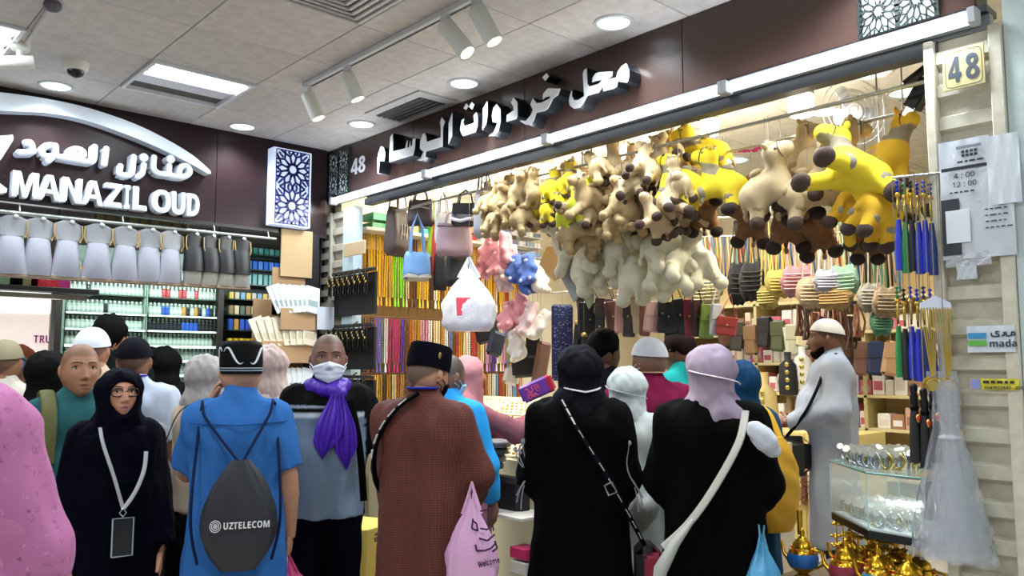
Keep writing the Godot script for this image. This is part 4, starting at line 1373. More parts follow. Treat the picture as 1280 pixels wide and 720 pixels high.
	for k in 13: co.append(Vector3(0.066 * cos(PI + PI * k / 12.0), 1.492, -0.008 + 0.066 * sin(PI + PI * k / 12.0)))
	strap(P.root, "blue_neck_band", co, 0.014, painted(0.6), "2a2f96", 0.4)
	strap_on(P, "shoulder_strap", [Vector3(-0.02, 1.474, -0.085), Vector3(0.075, 1.39, -0.13), Vector3(0.16, 1.25, -0.13), Vector3(0.2, 1.1, -0.075), Vector3(0.2, 1.0, 0.02)], 0.021, painted(0.6), "0a0a0c", 0.45)
	var SP: Array[Vector3] = [Vector3(-0.02, 1.474, -0.085), Vector3(0.075, 1.39, -0.13), Vector3(0.16, 1.25, -0.13), Vector3(0.2, 1.1, -0.075)]
	for k in 5:
		var u := 0.18 + k * 0.15
		var c := SP[0].bezier_interpolate(SP[1] * 1.0 + Vector3(0.0, 0.02, -0.03), SP[2] + Vector3(0.02, 0.02, -0.05), SP[3], u) + Vector3(0, 0.002, -0.012)
		var d := SP[0].bezier_derivative(SP[1] * 1.0 + Vector3(0.0, 0.02, -0.03), SP[2] + Vector3(0.02, 0.02, -0.05), SP[3], u).normalized()
		part(P.root, "strap_print", Shape.new().tube([c - d * 0.022, c + d * 0.022], 0.006, 6, true, 0.5), surface("c8c8c8", 0.5))
	welcome_bag(P)

func held(P: Dictionary, called: String, s: Shape, m: Material, label: String, category: String, body := "bag_body") -> Node3D:   # a thing a person carries: it stands where the person stands
	var t := thing(called, label, category)
	t.transform = (P.root as Node3D).transform
	P.held = t
	part(t, body, s, m)
	return t
func strap_on(P: Dictionary, called: String, pts: Array, w: float, m: Material, color := "ffffff", thick := 0.25) -> MeshInstance3D:
	return strap(P.get("held", P.root) if called == "shoulder_strap" else P.root, called, pts, w, m, color, thick)

func lanyard(P: Dictionary) -> void:
	var t := thing("phone_lanyard", "grey lanyard with a dark phone in a clear case, hung on the woman in glasses", "phone")
	t.transform = (P.root as Node3D).transform
	var m := painted(0.6)
	strap(t, "strap", [Vector3(-0.085, 1.41, 0.12), Vector3(-0.075, 1.34, 0.165), Vector3(-0.03, 1.2, 0.19), Vector3(0.01, 1.065, 0.195)], 0.008, m, "a9a9ac", 0.3)
	strap(t, "strap", [Vector3(0.1, 1.3, 0.155), Vector3(0.09, 1.22, 0.18), Vector3(0.055, 1.13, 0.195), Vector3(0.012, 1.065, 0.197)], 0.009, m, "b9b9bc", 0.3)
	part(t, "ring", Shape.new().paint("b8bcc4").tube([Vector3(0.01, 1.065, 0.197), Vector3(0.024, 1.048, 0.199), Vector3(0.01, 1.03, 0.2), Vector3(-0.004, 1.048, 0.199), Vector3(0.01, 1.065, 0.197)], 0.003, 6), painted(0.25, 0.9))
	var s := Shape.new().box(Vector3(0.012, 0.945, 0.202), Vector3(0.078, 0.155, 0.009), Basis.IDENTITY, 0.004)
	part(t, "phone_body", s, surface("10141c", 0.12))
	var e := Shape.new()
	var c := Vector3(0.012, 0.945, 0.202)
	e.tube([c + Vector3(-0.041, -0.08, 0), c + Vector3(0.041, -0.08, 0), c + Vector3(0.041, 0.08, 0), c + Vector3(-0.041, 0.08, 0), c + Vector3(-0.041, -0.08, 0)], 0.004, 6)
	part(t, "clear_case", e, surface("98a4a8", 0.2))

func drawstring_bag(P: Dictionary) -> void:
	var t := thing("drawstring_bag", "black drawstring backpack printed UZTELECOM on the back of the man in blue", "backpack")
	t.transform = (P.root as Node3D).transform
	var rr := []
	var n := 36
	for i in 15:
		var u := i / 14.0
		var y := lerpf(0.775, 1.205, u)
		var w := 0.155 * pow(sin(minf(1.0, 0.22 + u * 1.6) * PI * 0.5), 0.8) * (1.0 - 0.78 * pow(u, 3.2)) 
		var d := 0.062 * (1.0 - 0.6 * pow(u, 3)) * minf(1.0, 0.35 + u * 2.2)
		var row := PackedVector3Array()
		for j in n:
			var a := TAU * j / n
			var rp := 1.0 + (0.09 * sin(j * 4.1) * pow(u, 2.5)) + 0.025 * sin(j * 2.0 + i)
			row.append(Vector3(w * signf(cos(a)) * pow(absf(cos(a)), 0.75) * rp - 0.012, y, -0.195 - 0.02 * u + d * sin(a) * -rp))
		rr.append(row)
	var s := Shape.new()
	s.grid(rr)
	s.fan(rr[0])
	s.fan(rr[14], true)
	part(t, "bag_body", s, surface("23252d", 0.5, 0.0, 0.35, 18.0))
	strap(t, "cord", [Vector3(0.14, 0.8, -0.16), Vector3(0.17, 1.0, -0.17), Vector3(0.145, 1.42, -0.07), Vector3(0.13, 1.37, -0.13), Vector3(0.0, 1.2, -0.2)], 0.006, painted(0.6), "1b2444", 1.0)
	strap(t, "cord", [Vector3(-0.14, 0.8, -0.16), Vector3(-0.17, 1.0, -0.17), Vector3(-0.14, 1.42, -0.07), Vector3(-0.115, 1.37, -0.13), Vector3(-0.02, 1.2, -0.2)], 0.006, painted(0.6), "1b2444", 1.0)
	var lt := part(t, "print", turned(lettering("UZTELECOM", 0.17, 0.026, 0.003), Transform3D(Basis(Vector3.LEFT, Vector3.UP, Vector3.FORWARD), Vector3(-0.04, 0.962, -0.27))), surface("d8d8d8", 0.6))
	lt.rotation.z = 0.0
	var sp := Shape.new()
	for k in 3:
		var lp := []
		var r := 0.007 + k * 0.0065
		for j in 17: lp.append(Vector3(0.075 - cos(TAU * j / 16.0) * r, 0.962 + sin(TAU * j / 16.0) * r * 1.1, -0.27))
		sp.tube(lp, 0.0016, 5, false)
	sp.ball(Vector3(0.075, 0.962, -0.27), Vector3(0.004, 0.004, 0.002), Basis.IDENTITY, 5, 8)
	part(t, "emblem", sp, surface("d8d8d8", 0.6))
	# pink bag in his right hand
	var pb := thing("plastic_bag", "bright pink plastic bag hanging from the hand of the man in blue", "bag")
	pb.transform = (P.root as Node3D).transform
	bag_shape(pb, (P.wr[0] as Vector3) + Vector3(0.005, -0.085, 0.02), 0.13, 0.3, surface("e0508c", 0.35, 0.0, 0.5, 12.0))

func bag_shape(t: Node3D, top: Vector3, w: float, h: float, m: Material, depth := 0.6, face := Basis.IDENTITY) -> void:   # a thin carrier bag: gathered handles above a full belly
	var rr := []
	var n := 32
	for i in 16:
		var u := i / 15.0
		var y := -h * 0.12 - h * u
		var ww := w * (0.12 + 0.88 * smoothstep(0.0, 0.62, u)) * (1.0 - 0.25 * smoothstep(0.9, 1.0, u))
		var row := PackedVector3Array()
		for j in n:
			var a := TAU * j / n
			var rp := 1.0 + 0.07 * sin(j * 3.9 + u * 2.0) * (1.0 - u * 0.5) + 0.05 * sin(j * 1.7 + i * 1.3)
			row.append(top + face * (Vector3(cos(a) * ww * rp, y + 0.02 * sin(j * 1.3) * (1.0 - u), -sin(a) * ww * depth * rp)))
		rr.append(row)
	rr.reverse()
	var s := Shape.new()
	s.grid(rr)
	s.fan(rr[0])
	part(t, "bag_body", s, m)
	for e in [-1.0, 1.0]:
		var hs := Shape.new()
		hs.tube([top + face * Vector3(e * w * 0.35, -h * 0.3, 0), top + face * Vector3(e * w * 0.12, -h * 0.1, 0), top + face * Vector3(0, 0.012, 0.012 * e)], [w * 0.12, w * 0.09, w * 0.05], 8, true, 0.35)
		part(t, "handle", hs, m)

func welcome_bag(P: Dictionary) -> void:
	var t := thing("plastic_bag", "large pale pink plastic bag printed Welcome, held by the man in the brown tunic", "bag")
	var c := at_r(590, 606, 3.5)
	t.position = c
	var dir := Vector3(c.x, 0, c.z).normalized()
	var rt := dir.cross(Vector3.UP)
	var fb := Basis(rt, Vector3.UP, -dir)
	bag_shape(t, Vector3.ZERO, 0.105, 0.4, surface("d9a6cc", 0.3, 0.0, 0.5, 10.0), 0.5, fb)
	var s := Shape.new()
	var o := -dir * 0.05 + rt * 0.035 + Vector3(0, -0.12, 0)
	var strokes := [[0, 0.0, 0.02, 0.05, 0.03, 0.045, 0.0, 0.03, -0.02, 0.035], [0, -0.03, -0.01, -0.035, -0.05, -0.01, -0.06, -0.015, -0.03, -0.03, -0.02], [0, 0.0, -0.05, 0.03, -0.055, 0.05, -0.035, 0.055, -0.06], [0, -0.005, -0.09, 0.03, -0.1, 0.06, -0.075], [0, -0.02, -0.115, -0.015, -0.14, 0.02, -0.14, 0.045, -0.13, 0.065, -0.11], [0, 0.06, -0.1, 0.07, -0.13, 0.05, -0.145]]
	for q in strokes:
		var pts := []
		for k in range(1, q.size() - 1, 2): pts.append(Vector2(q[k], q[k + 1]))
		stroke(s, pts, 0.007, 0.003, o, rt, Vector3.UP)
	part(t, "print", s, surface("3a1440", 0.6))
	part(t, "lettering", turned(lettering("Welcome", 0.09, 0.026, 0.003), Transform3D(Basis(rt, 0.25) * Basis(rt.rotated(dir, -0.25), Vector3.UP.rotated(dir, -0.25), -dir), o + Vector3(0, -0.185, 0) + rt * 0.035 - dir * 0.004)), surface("3a1440", 0.6))

func cloth_image(kind: String) -> ImageTexture:
	var im := Image.create(256, 256, false, Image.FORMAT_RGB8)
	var r2 := RandomNumberGenerator.new()
	r2.seed = 11
	if kind == "sprig":
		im.fill(Color("b66c9c"))
		for k in 60:
			var x := r2.randi_range(0, 255)
			var y := r2.randi_range(0, 255)
			var c := Color("6a2450") if k % 3 else Color("cf92ba")
			for q in 9:
				var a := r2.randf() * TAU
				var d := r2.randf() * 6.0
				im.fill_rect(Rect2i(posmod(int(x + cos(a) * d), 254), posmod(int(y + sin(a) * d), 254), 2, 2), c)
	else:
		im.fill(Color("642f22"))
		for k in 16:
			im.fill_rect(Rect2i(k * 16, 0, 3, 256), Color("3e1a13"))
			im.fill_rect(Rect2i(0, k * 16, 256, 3), Color("3e1a13"))
			for j in 16: im.fill_rect(Rect2i(k * 16 + 8, j * 16 + 8, 4, 4), Color("70392b"))
	return ImageTexture.create_from_image(im)
func sprig_cloth() -> StandardMaterial3D:
	var m := StandardMaterial3D.new()
	m.albedo_texture = cloth_image("sprig")
	m.uv1_triplanar = true
	m.uv1_scale = Vector3.ONE * 3.0
	m.roughness = 0.8
	return m
func check_cloth() -> StandardMaterial3D:
	var m := StandardMaterial3D.new()
	m.albedo_texture = cloth_image("check")
	m.uv1_triplanar = true
	m.uv1_scale = Vector3.ONE * 6.0
	m.roughness = 0.85
	return m

func people_shop() -> void:
	var cloth := painted(0.85, 0.0, 0.35, 45.0)
	var P := {}
	# man in bright blue batik shirt
	P = person({"label": "man with grey cropped hair in a bright blue patterned shirt, behind the man in brown", "px": 558, "top": 443, "r": 4.35, "face": 150.0, "turn": -20.0, "skin": "7c5644", "shaved": 0.8, "recede": 0.02, "hair": "3b3a3a", "nod": 10.0, "wide": 1.05,
		"right": [Vector3(-0.24, 1.1, 0.02), Vector3(-0.2, 0.9, 0.14)]})
	garment(P, "batik_shirt", {"hem": 0.78, "sleeve": "long", "bulk": 0.012, "color": "2f9be4", "collar": 1.5}, painted(0.7, 0.0, 0.35, 30.0))
	garment(P, "trousers", {"legs": true, "hem": 0.08, "color": "22262e"}, cloth)
	face_mask(P, "9fc2d8")
	var mo := Shape.new()
	mo.paint("8fcaf4")
	for k in 14:
		var a := Vector3(-0.11 + 0.045 * (k % 4), 0.95 + 0.03 * k, -0.128 - 0.004 * (k % 2))
		for j in 4: mo.tube([a, a + Vector3(cos(j * TAU / 4.0) * 0.014, sin(j * TAU / 4.0) * 0.018, 0)], 0.003, 5)
	part(P.root, "batik_motif", mo, cloth)
	# woman with the outstretched arm
	P = person({"label": "woman in a dusty pink headscarf and mauve top, her arm stretched out to the right", "head": 0.93, "px": 582, "top": 443, "r": 4.95, "hat": 0.01, "face": 100.0, "skin": "b07c62", "right": [Vector3(-0.14, 1.22, 0.28), Vector3(-0.06, 1.3, 0.5), Vector3(0.05, 0.25, 1), Vector3(0, 1, 0)], "left": [Vector3(0.16, 1.2, 0.26), Vector3(0.1, 1.28, 0.48), Vector3(0, 0.25, 1), Vector3(0, 1, -0.3)], "curl": 0.8})
	garment(P, "top", {"hem": 0.6, "sleeve": "long", "bulk": 0.01, "flare": 0.03, "color": "96606a"}, cloth)
	garment(P, "trousers", {"legs": true, "hem": 0.08, "color": "3a2c34"}, cloth)
	hijab(P, "bb8389", {"drape": 0.2, "w": 0.09})
	# the purple packet she holds
	var pk := thing("gift_packet", "purple and red printed packet held up by the woman in the dusty pink headscarf", "packet")
	pk.position = at_r(671, 486, 4.4)
	var vd := Vector3(pk.position.x, 0, pk.position.z).normalized()
	pk.basis = Basis(-vd, 0.0) * Basis(vd.cross(Vector3.UP), Vector3.UP, -vd).rotated(vd, -0.42)
	part(pk, "packet_body", Shape.new().box(Vector3.ZERO, Vector3(0.19, 0.095, 0.03), Basis.IDENTITY, 0.012), surface("6a3590", 0.25))
	part(pk, "red_end", Shape.new().box(Vector3(0.075, 0, 0), Vector3(0.045, 0.097, 0.032), Basis.IDENTITY, 0.012), surface("a8263a", 0.25), Vector3.ZERO)
	var fl := Shape.new()
	for k in 9:
		var lp := []
		for j in 8: lp.append(Vector3(-0.05 + 0.018 * (k % 4) + 0.011 * cos(j * 0.9 + k) , -0.025 + 0.02 * (k / 3) + 0.009 * sin(j * 0.9), 0.0155))
		fl.tube(lp, 0.0022, 4)
	part(pk, "printed_scroll", fl, surface("d0506a", 0.3))
	# large woman in black, back to the viewer
	P = person({"label": "woman in a black headscarf and embroidered black dress, chain-print strap across her back", "head": 0.92, "px": 724, "top": 429, "r": 3.7, "hat": 0.012, "face": 180.0, "turn": 14.0, "wide": 0.98, "skin": "b98468", "right": [Vector3(-0.19, 1.1, 0.02), Vector3(-0.12, 0.95, 0.22)], "left": [Vector3(0.2, 1.1, 0.04), Vector3(0.13, 0.98, 0.22)]})
	garment(P, "dress", {"hem": 0.08, "flare": 0.07, "sleeve": "wide", "bulk": 0.016, "arm": 0.062, "color": "09090b", "fold": 0.02}, cloth)
	hijab(P, "141416", {"drape": 0.15, "w": 0.07, "front": 0.1, "back": 0.05, "fold": 0.012})
	var mb := []
	for k in 13:
		var a := PI + (k - 6) * 0.2
		mb.append(P.hx * Vector3(0.089 * sin(a), -0.096 + 0.003 * absf(k - 6), -0.02 + 0.097 * cos(a)))
	strap(P.root, "mask_band", mb, 0.009, painted(0.6), "d0d0d4", 0.4)
	var emb := Shape.new()
	emb.paint("8c8c92")
	for side in [1.0, -1.0]:
		for k in (7 if side > 0.0 else 4):
			var base: Vector3 = (P.el[1] if side > 0.0 else P.el[0]) + Vector3(0.02 * side, -0.05, -0.06)
			var lp := []
			for j in 8:
				var u := j / 7.0
				lp.append(base + Vector3(side * (0.035 - 0.05 * u + 0.022 * sin(u * 4.0 + k) + 0.016 * (k - 3) * u), 0.03 * (k - 3) * (1.0 - u) + 0.2 * u, -0.02 - 0.008 * u + 0.012 * absf(k - 3) * u))
			emb.tube(lp, 0.003, 5)
			emb.ball(lp[7], Vector3(0.011, 0.011, 0.005), Basis.IDENTITY, 5, 7)
			emb.ball(lp[5] + Vector3(0.015, 0, 0), Vector3(0.008, 0.008, 0.005), Basis.IDENTITY, 5, 7)
	part(P.root, "embroidery", emb, cloth)
	P.held = P.root
	var hb := thing("shoulder_bag", "dark red-lined shoulder bag on a chain-print strap, at a black dress", "bag")
	hb.transform = (P.root as Node3D).transform
	var pts := [Vector3(0.075, 1.43, -0.09), Vector3(0.02, 1.33, -0.155), Vector3(-0.1, 1.14, -0.16), Vector3(-0.2, 0.96, -0.13), Vector3(-0.27, 0.82, -0.05)]
	strap(hb, "strap", pts, 0.013, painted(0.7), "0c0c0e")
	for k in 11:
		var u := 0.04 + k * 0.088
		var w := u * 4.0
		var i := mini(3, int(w))
		var c: Vector3 = (pts[i] as Vector3).lerp(pts[i + 1], w - i) + Vector3(0, 0.004, -0.011)
		var dd: Vector3 = ((pts[i + 1] as Vector3) - (pts[i] as Vector3)).normalized()
		part(hb, "chain_print", Shape.new().tube([c - dd * 0.02, c + dd * 0.018], 0.005, 6, true, 0.4), surface("a8a8a4", 0.5))
	part(hb, "buckle", Shape.new().tube([Vector3(-0.13, 1.1, -0.172), Vector3(-0.1, 1.085, -0.172), Vector3(-0.115, 1.045, -0.172), Vector3(-0.15, 1.06, -0.172), Vector3(-0.13, 1.1, -0.172)], 0.004, 6), surface("8c8c90", 0.3, 0.8))
	part(hb, "bag_body", Shape.new().box(Vector3(-0.28, 0.72, 0.0), Vector3(0.1, 0.2, 0.2), Basis.IDENTITY, 0.03), surface("17141a", 0.6))
	part(hb, "lining", Shape.new().box(Vector3(-0.3, 0.7, -0.03), Vector3(0.09, 0.2, 0.16), Basis.IDENTITY, 0.02), surface("8c1f38", 0.6))
	# man with black hair beyond her
	P = person({"label": "man with thick black hair beyond the large woman in black, only his head in view", "px": 753, "top": 414, "r": 4.85, "face": 160.0, "turn": -20.0, "skin": "5c3d2f", "cut": "short", "hair": "0c0a0a"})
	garment(P, "shirt", {"hem": 0.8, "sleeve": "short", "color": "1b1c22", "cell": 0.022}, cloth)
	garment(P, "trousers", {"legs": true, "hem": 0.08, "color": "15161a", "cell": 0.024}, cloth)
	# white scarf
	P = person({"label": "woman in a long pale white headscarf between the two women in black", "head": 0.92, "px": 783, "top": 456, "r": 4.2, "hat": 0.012, "face": 170.0, "skin": "b98468", "hands": false})
	garment(P, "dress", {"hem": 0.08, "flare": 0.04, "sleeve": "long", "color": "b8c0c0", "cell": 0.02}, cloth)
	hijab(P, "b4bcbc", {"drape": 0.26, "w": 0.09, "front": 0.2, "back": 0.34, "fold": 0.01, "extra": [[Vector3(0, -0.3, -0.05), Vector3(-0.09, -0.62, -0.1), 0.08, 0.1]]})
	mb = []
	for k in 13:
		var a := PI + (k - 6) * 0.24
		mb.append(P.hx * Vector3(0.12 * sin(a), -0.02 - 0.006 * (k - 6), -0.012 + 0.122 * cos(a)))
	strap(P.root, "mask_band", mb, 0.003, painted(0.6), "9aa3a6", 1.0)
	# white cap, maroon shirt
	P = person({"label": "man in a white knitted cap and maroon shirt, a mask loop over his ear", "px": 812, "top": 421, "r": 4.65, "hat": 0.012, "face": 190.0, "turn": 32.0, "skin": "7a5340", "shaved": 0.5, "hair": "6a625c", "wide": 1.1, "hands": false})
	garment(P, "shirt", {"hem": 0.78, "sleeve": "short", "color": "7a2146", "collar": 1.49, "bulk": 0.014}, cloth)
	garment(P, "trousers", {"legs": true, "hem": 0.08, "color": "25202a", "cell": 0.024}, cloth)
	cap_shell(P, "knitted_cap", painted(0.85, 0.0, 1.2, 90.0), "c8ccd4", func(phi): return 0.03 + 0.008 * cos(phi), 0.012)
	face_mask(P, "d6dae0")
	var nb := []
	for k in 13: nb.append(Vector3(0.066 * cos(PI + PI * k / 12.0), 1.488, -0.008 + 0.066 * sin(PI + PI * k / 12.0)))
	strap(P.root, "neck_band", nb, 0.011, painted(0.6), "b98f7a", 0.4)
	# teal collar
	P = person({"label": "man with short black hair and a turquoise collar, beyond the white knitted cap", "px": 850, "top": 414, "r": 5.2, "face": 215.0, "turn": 18.0, "skin": "6b4634", "cut": "short", "hair": "16110f", "recede": 0.01, "hands": false})
	garment(P, "shirt", {"hem": 0.8, "sleeve": "short", "color": "1f9196", "collar": 1.5, "cell": 0.018}, cloth)
	garment(P, "trousers", {"legs": true, "hem": 0.08, "color": "22232a", "cell": 0.024}, cloth)
	# lilac scarf
	P = person({"label": "woman in a lilac headscarf and plain black dress, pale strap across her back", "head": 0.94, "px": 888, "top": 428, "r": 3.6, "hat": 0.012, "face": 180.0, "turn": 20.0, "wide": 1.0, "skin": "b98468", "right": [Vector3(-0.2, 1.1, 0.02), Vector3(-0.12, 0.98, 0.2)], "left": [Vector3(0.21, 1.1, 0.04), Vector3(0.14, 0.98, 0.2)]})
	garment(P, "dress", {"hem": 0.08, "flare": 0.06, "sleeve": "wide", "bulk": 0.016, "arm": 0.062, "color": "08080a", "fold": 0.02}, cloth)
	hijab(P, "948698", {"drape": 0.15, "w": 0.06, "front": 0.1, "back": 0.04, "fold": 0.011, "stretch": Vector3(12, 6, 12), "extra": [[Vector3(0.0, -0.1, -0.08), Vector3(-0.06, -0.2, -0.12), 0.04, 0.03], [Vector3(-0.04, -0.17, -0.11), Vector3(-0.12, -0.25, -0.13), 0.04, 0.04]]})
	mb = []
	for k in 13:
		var a := PI + (k - 6) * 0.22
		mb.append(P.hx * Vector3(0.117 * sin(a), -0.022 - 0.005 * (k - 6), -0.012 + 0.118 * cos(a)))
	strap(P.root, "mask_band", mb, 0.007, painted(0.6), "c9bcc8", 0.4)
	var tail := Field.new()
	tail.k = 0.012
	tail.bone(Vector3(-0.16, 1.33, -0.14), Vector3(-0.21, 1.28, -0.15), 0.035, 0.03).bone(Vector3(-0.2, 1.29, -0.15), Vector3(-0.23, 1.25, -0.14), 0.04, 0.026)
	var ts := Shape.new()
	ts.paint("bcc0ca")
	tail.into(ts, 0.011, null, 0.01, fold_noise, Vector3(16, 16, 16))
	part(P.root, "scarf_end", ts, cloth)
	var cb := thing("crossbody_bag", "pale cream crossbody bag and strap on the woman in the lilac headscarf", "bag")
	cb.transform = (P.root as Node3D).transform
	strap(cb, "strap", [Vector3(-0.13, 1.4, -0.1), Vector3(-0.1, 1.28, -0.16), Vector3(0.0, 1.1, -0.172), Vector3(0.1, 0.96, -0.17), Vector3(0.2, 0.86, -0.15)], 0.016, painted(0.6), "b4b4ae")
	part(cb, "bag_body", Shape.new().tube([Vector3(0.08, 0.98, -0.18), Vector3(0.15, 0.89, -0.19), Vector3(0.21, 0.78, -0.18), Vector3(0.23, 0.66, -0.15), Vector3(0.2, 0.56, -0.12)], [0.014, 0.032, 0.045, 0.04, 0.02], 14, true, 0.6), surface("b0b2ae", 0.55, 0.0, 0.3, 30.0))
	# blue scarf and yellow backpack
	P = person({"label": "woman in a dark blue headscarf and blue top, partly hidden by the lilac headscarf", "head": 0.95, "px": 925, "top": 448, "r": 4.2, "hat": 0.012, "face": 222.0, "skin": "b98468"})
	garment(P, "top", {"hem": 0.6, "sleeve": "long", "color": "1f4668", "bulk": 0.012}, cloth)
	garment(P, "skirt", {"hem": 0.08, "sleeve": "none", "color": "15161c", "flare": 0.06, "bulk": -0.02, "cell": 0.022}, cloth)
	hijab(P, "163f66", {"drape": 0.2, "w": 0.08})
	var yb := Shape.new()
	var yr := []
	for i in 13:
		var u := i / 12.0
		var row := PackedVector3Array()
		for j in 28:
			var a := TAU * j / 28.0
			var w := 0.13 * pow(sin(clampf(0.12 + u * 0.85, 0, 1) * PI), 0.45)
			row.append(Vector3(-0.03 + w * signf(cos(a)) * pow(absf(cos(a)), 0.7) * (1.0 + 0.04 * sin(j * 2.3 + i)), lerpf(0.86, 1.3, u), -0.19 - sin(a) * 0.075 * (1.0 + 0.08 * sin(i * 1.9 + j)) * pow(sin(clampf(0.1 + u * 0.85, 0, 1) * PI), 0.5)))
		yr.append(row)
	yb.grid(yr)
	yb.fan(yr[0])
	yb.fan(yr[12], true)
	held(P, "backpack", yb, surface("c89a24", 0.6, 0.0, 0.4, 18.0), "mustard yellow backpack on the woman in the dark blue headscarf", "backpack", "bag_body")
	strap_on(P, "shoulder_strap", [Vector3(0.09, 1.28, -0.15), Vector3(0.1, 1.42, -0.07), Vector3(0.1, 1.42, 0.04), Vector3(0.1, 1.25, 0.13)], 0.024, painted(0.6), "d0a83a")
	strap_on(P, "shoulder_strap", [Vector3(-0.11, 1.28, -0.15), Vector3(-0.1, 1.42, -0.07), Vector3(-0.1, 1.42, 0.04), Vector3(-0.1, 1.25, 0.13)], 0.024, painted(0.6), "d0a83a")
	var bb := thing("plastic_bag", "pale blue plastic bag low beside the woman in the lilac headscarf", "bag")
	bb.position = at_r(952, 660, 3.5)
	bag_shape(bb, Vector3.ZERO, 0.1, 0.3, surface("4f9cc8", 0.3, 0.0, 0.5, 10.0))
	# the shopkeeper
	P = person({"label": "bearded man in a white cap and long pale robe, in profile inside the shop", "px": 1036, "top": 398, "r": 5.2, "hat": 0.01, "base": 0.3, "face": -88.0, "turn": 0.0, "skin": "7a5038", "fine": true, "wide": 1.08, "shaved": 0.6, "hair": "120d0b", "curl": 0.8,
		"right": [Vector3(-0.2, 1.12, 0.0), Vector3(-0.05, 1.02, 0.24), Vector3(0.5, 0.1, 0.6), Vector3(0.3, -0.5, -1)], "left": [Vector3(0.24, 1.12, -0.02), Vector3(0.13, 1.03, 0.26), Vector3(-0.4, 0.15, 0.7), Vector3(-0.4, -0.6, -0.8)]})
	garment(P, "robe", {"hem": 0.3, "sleeve": "long", "belly": 0.045, "bulk": 0.03, "flare": 0.02, "arm": 0.066, "color": "9ca2b0", "collar": 1.51, "cell": 0.014, "fold": 0.012}, cloth)
	garment(P, "trousers", {"legs": true, "hem": 0.08, "color": "3a3430", "cell": 0.024}, cloth)
	cap_shell(P, "white_cap", painted(0.85, 0.0, 0.8, 90.0), "c6c2b6", func(phi): return 0.04 + 0.016 * cos(phi), 0.01)
	var bd := Shape.new()
	bd.xf = P.hx
	bd.paint("0f0b0a")
	band(bd, func(phi): return -0.075 + 0.03 * smoothstep(0.5, 1.3, absf(phi)), func(phi): return -0.117, 1.35, 0.014, 26, 8)
	part(P.root, "beard", bd, painted(0.8, 0.0, 1.0, 90.0))
	var kb := thing("shoulder_bag", "black shoulder bag on a thin strap at the shopkeeper's front", "bag")
	kb.transform = (P.root as Node3D).transform
	strap(kb, "strap", [Vector3(0.1, 1.455, -0.03), Vector3(0.19, 1.385, 0.03), Vector3(0.238, 1.25, 0.085), Vector3(0.235, 1.1, 0.16), Vector3(0.15, 0.95, 0.27)], 0.012, painted(0.6), "0b0b0d", 0.5)
	part(kb, "bag_body", Shape.new().box(Vector3(0.1, 0.83, 0.235), Vector3(0.16, 0.24, 0.2), Basis(Vector3.UP, 0.2), 0.05), surface("15151a", 0.5, 0.0, 0.3, 30.0))

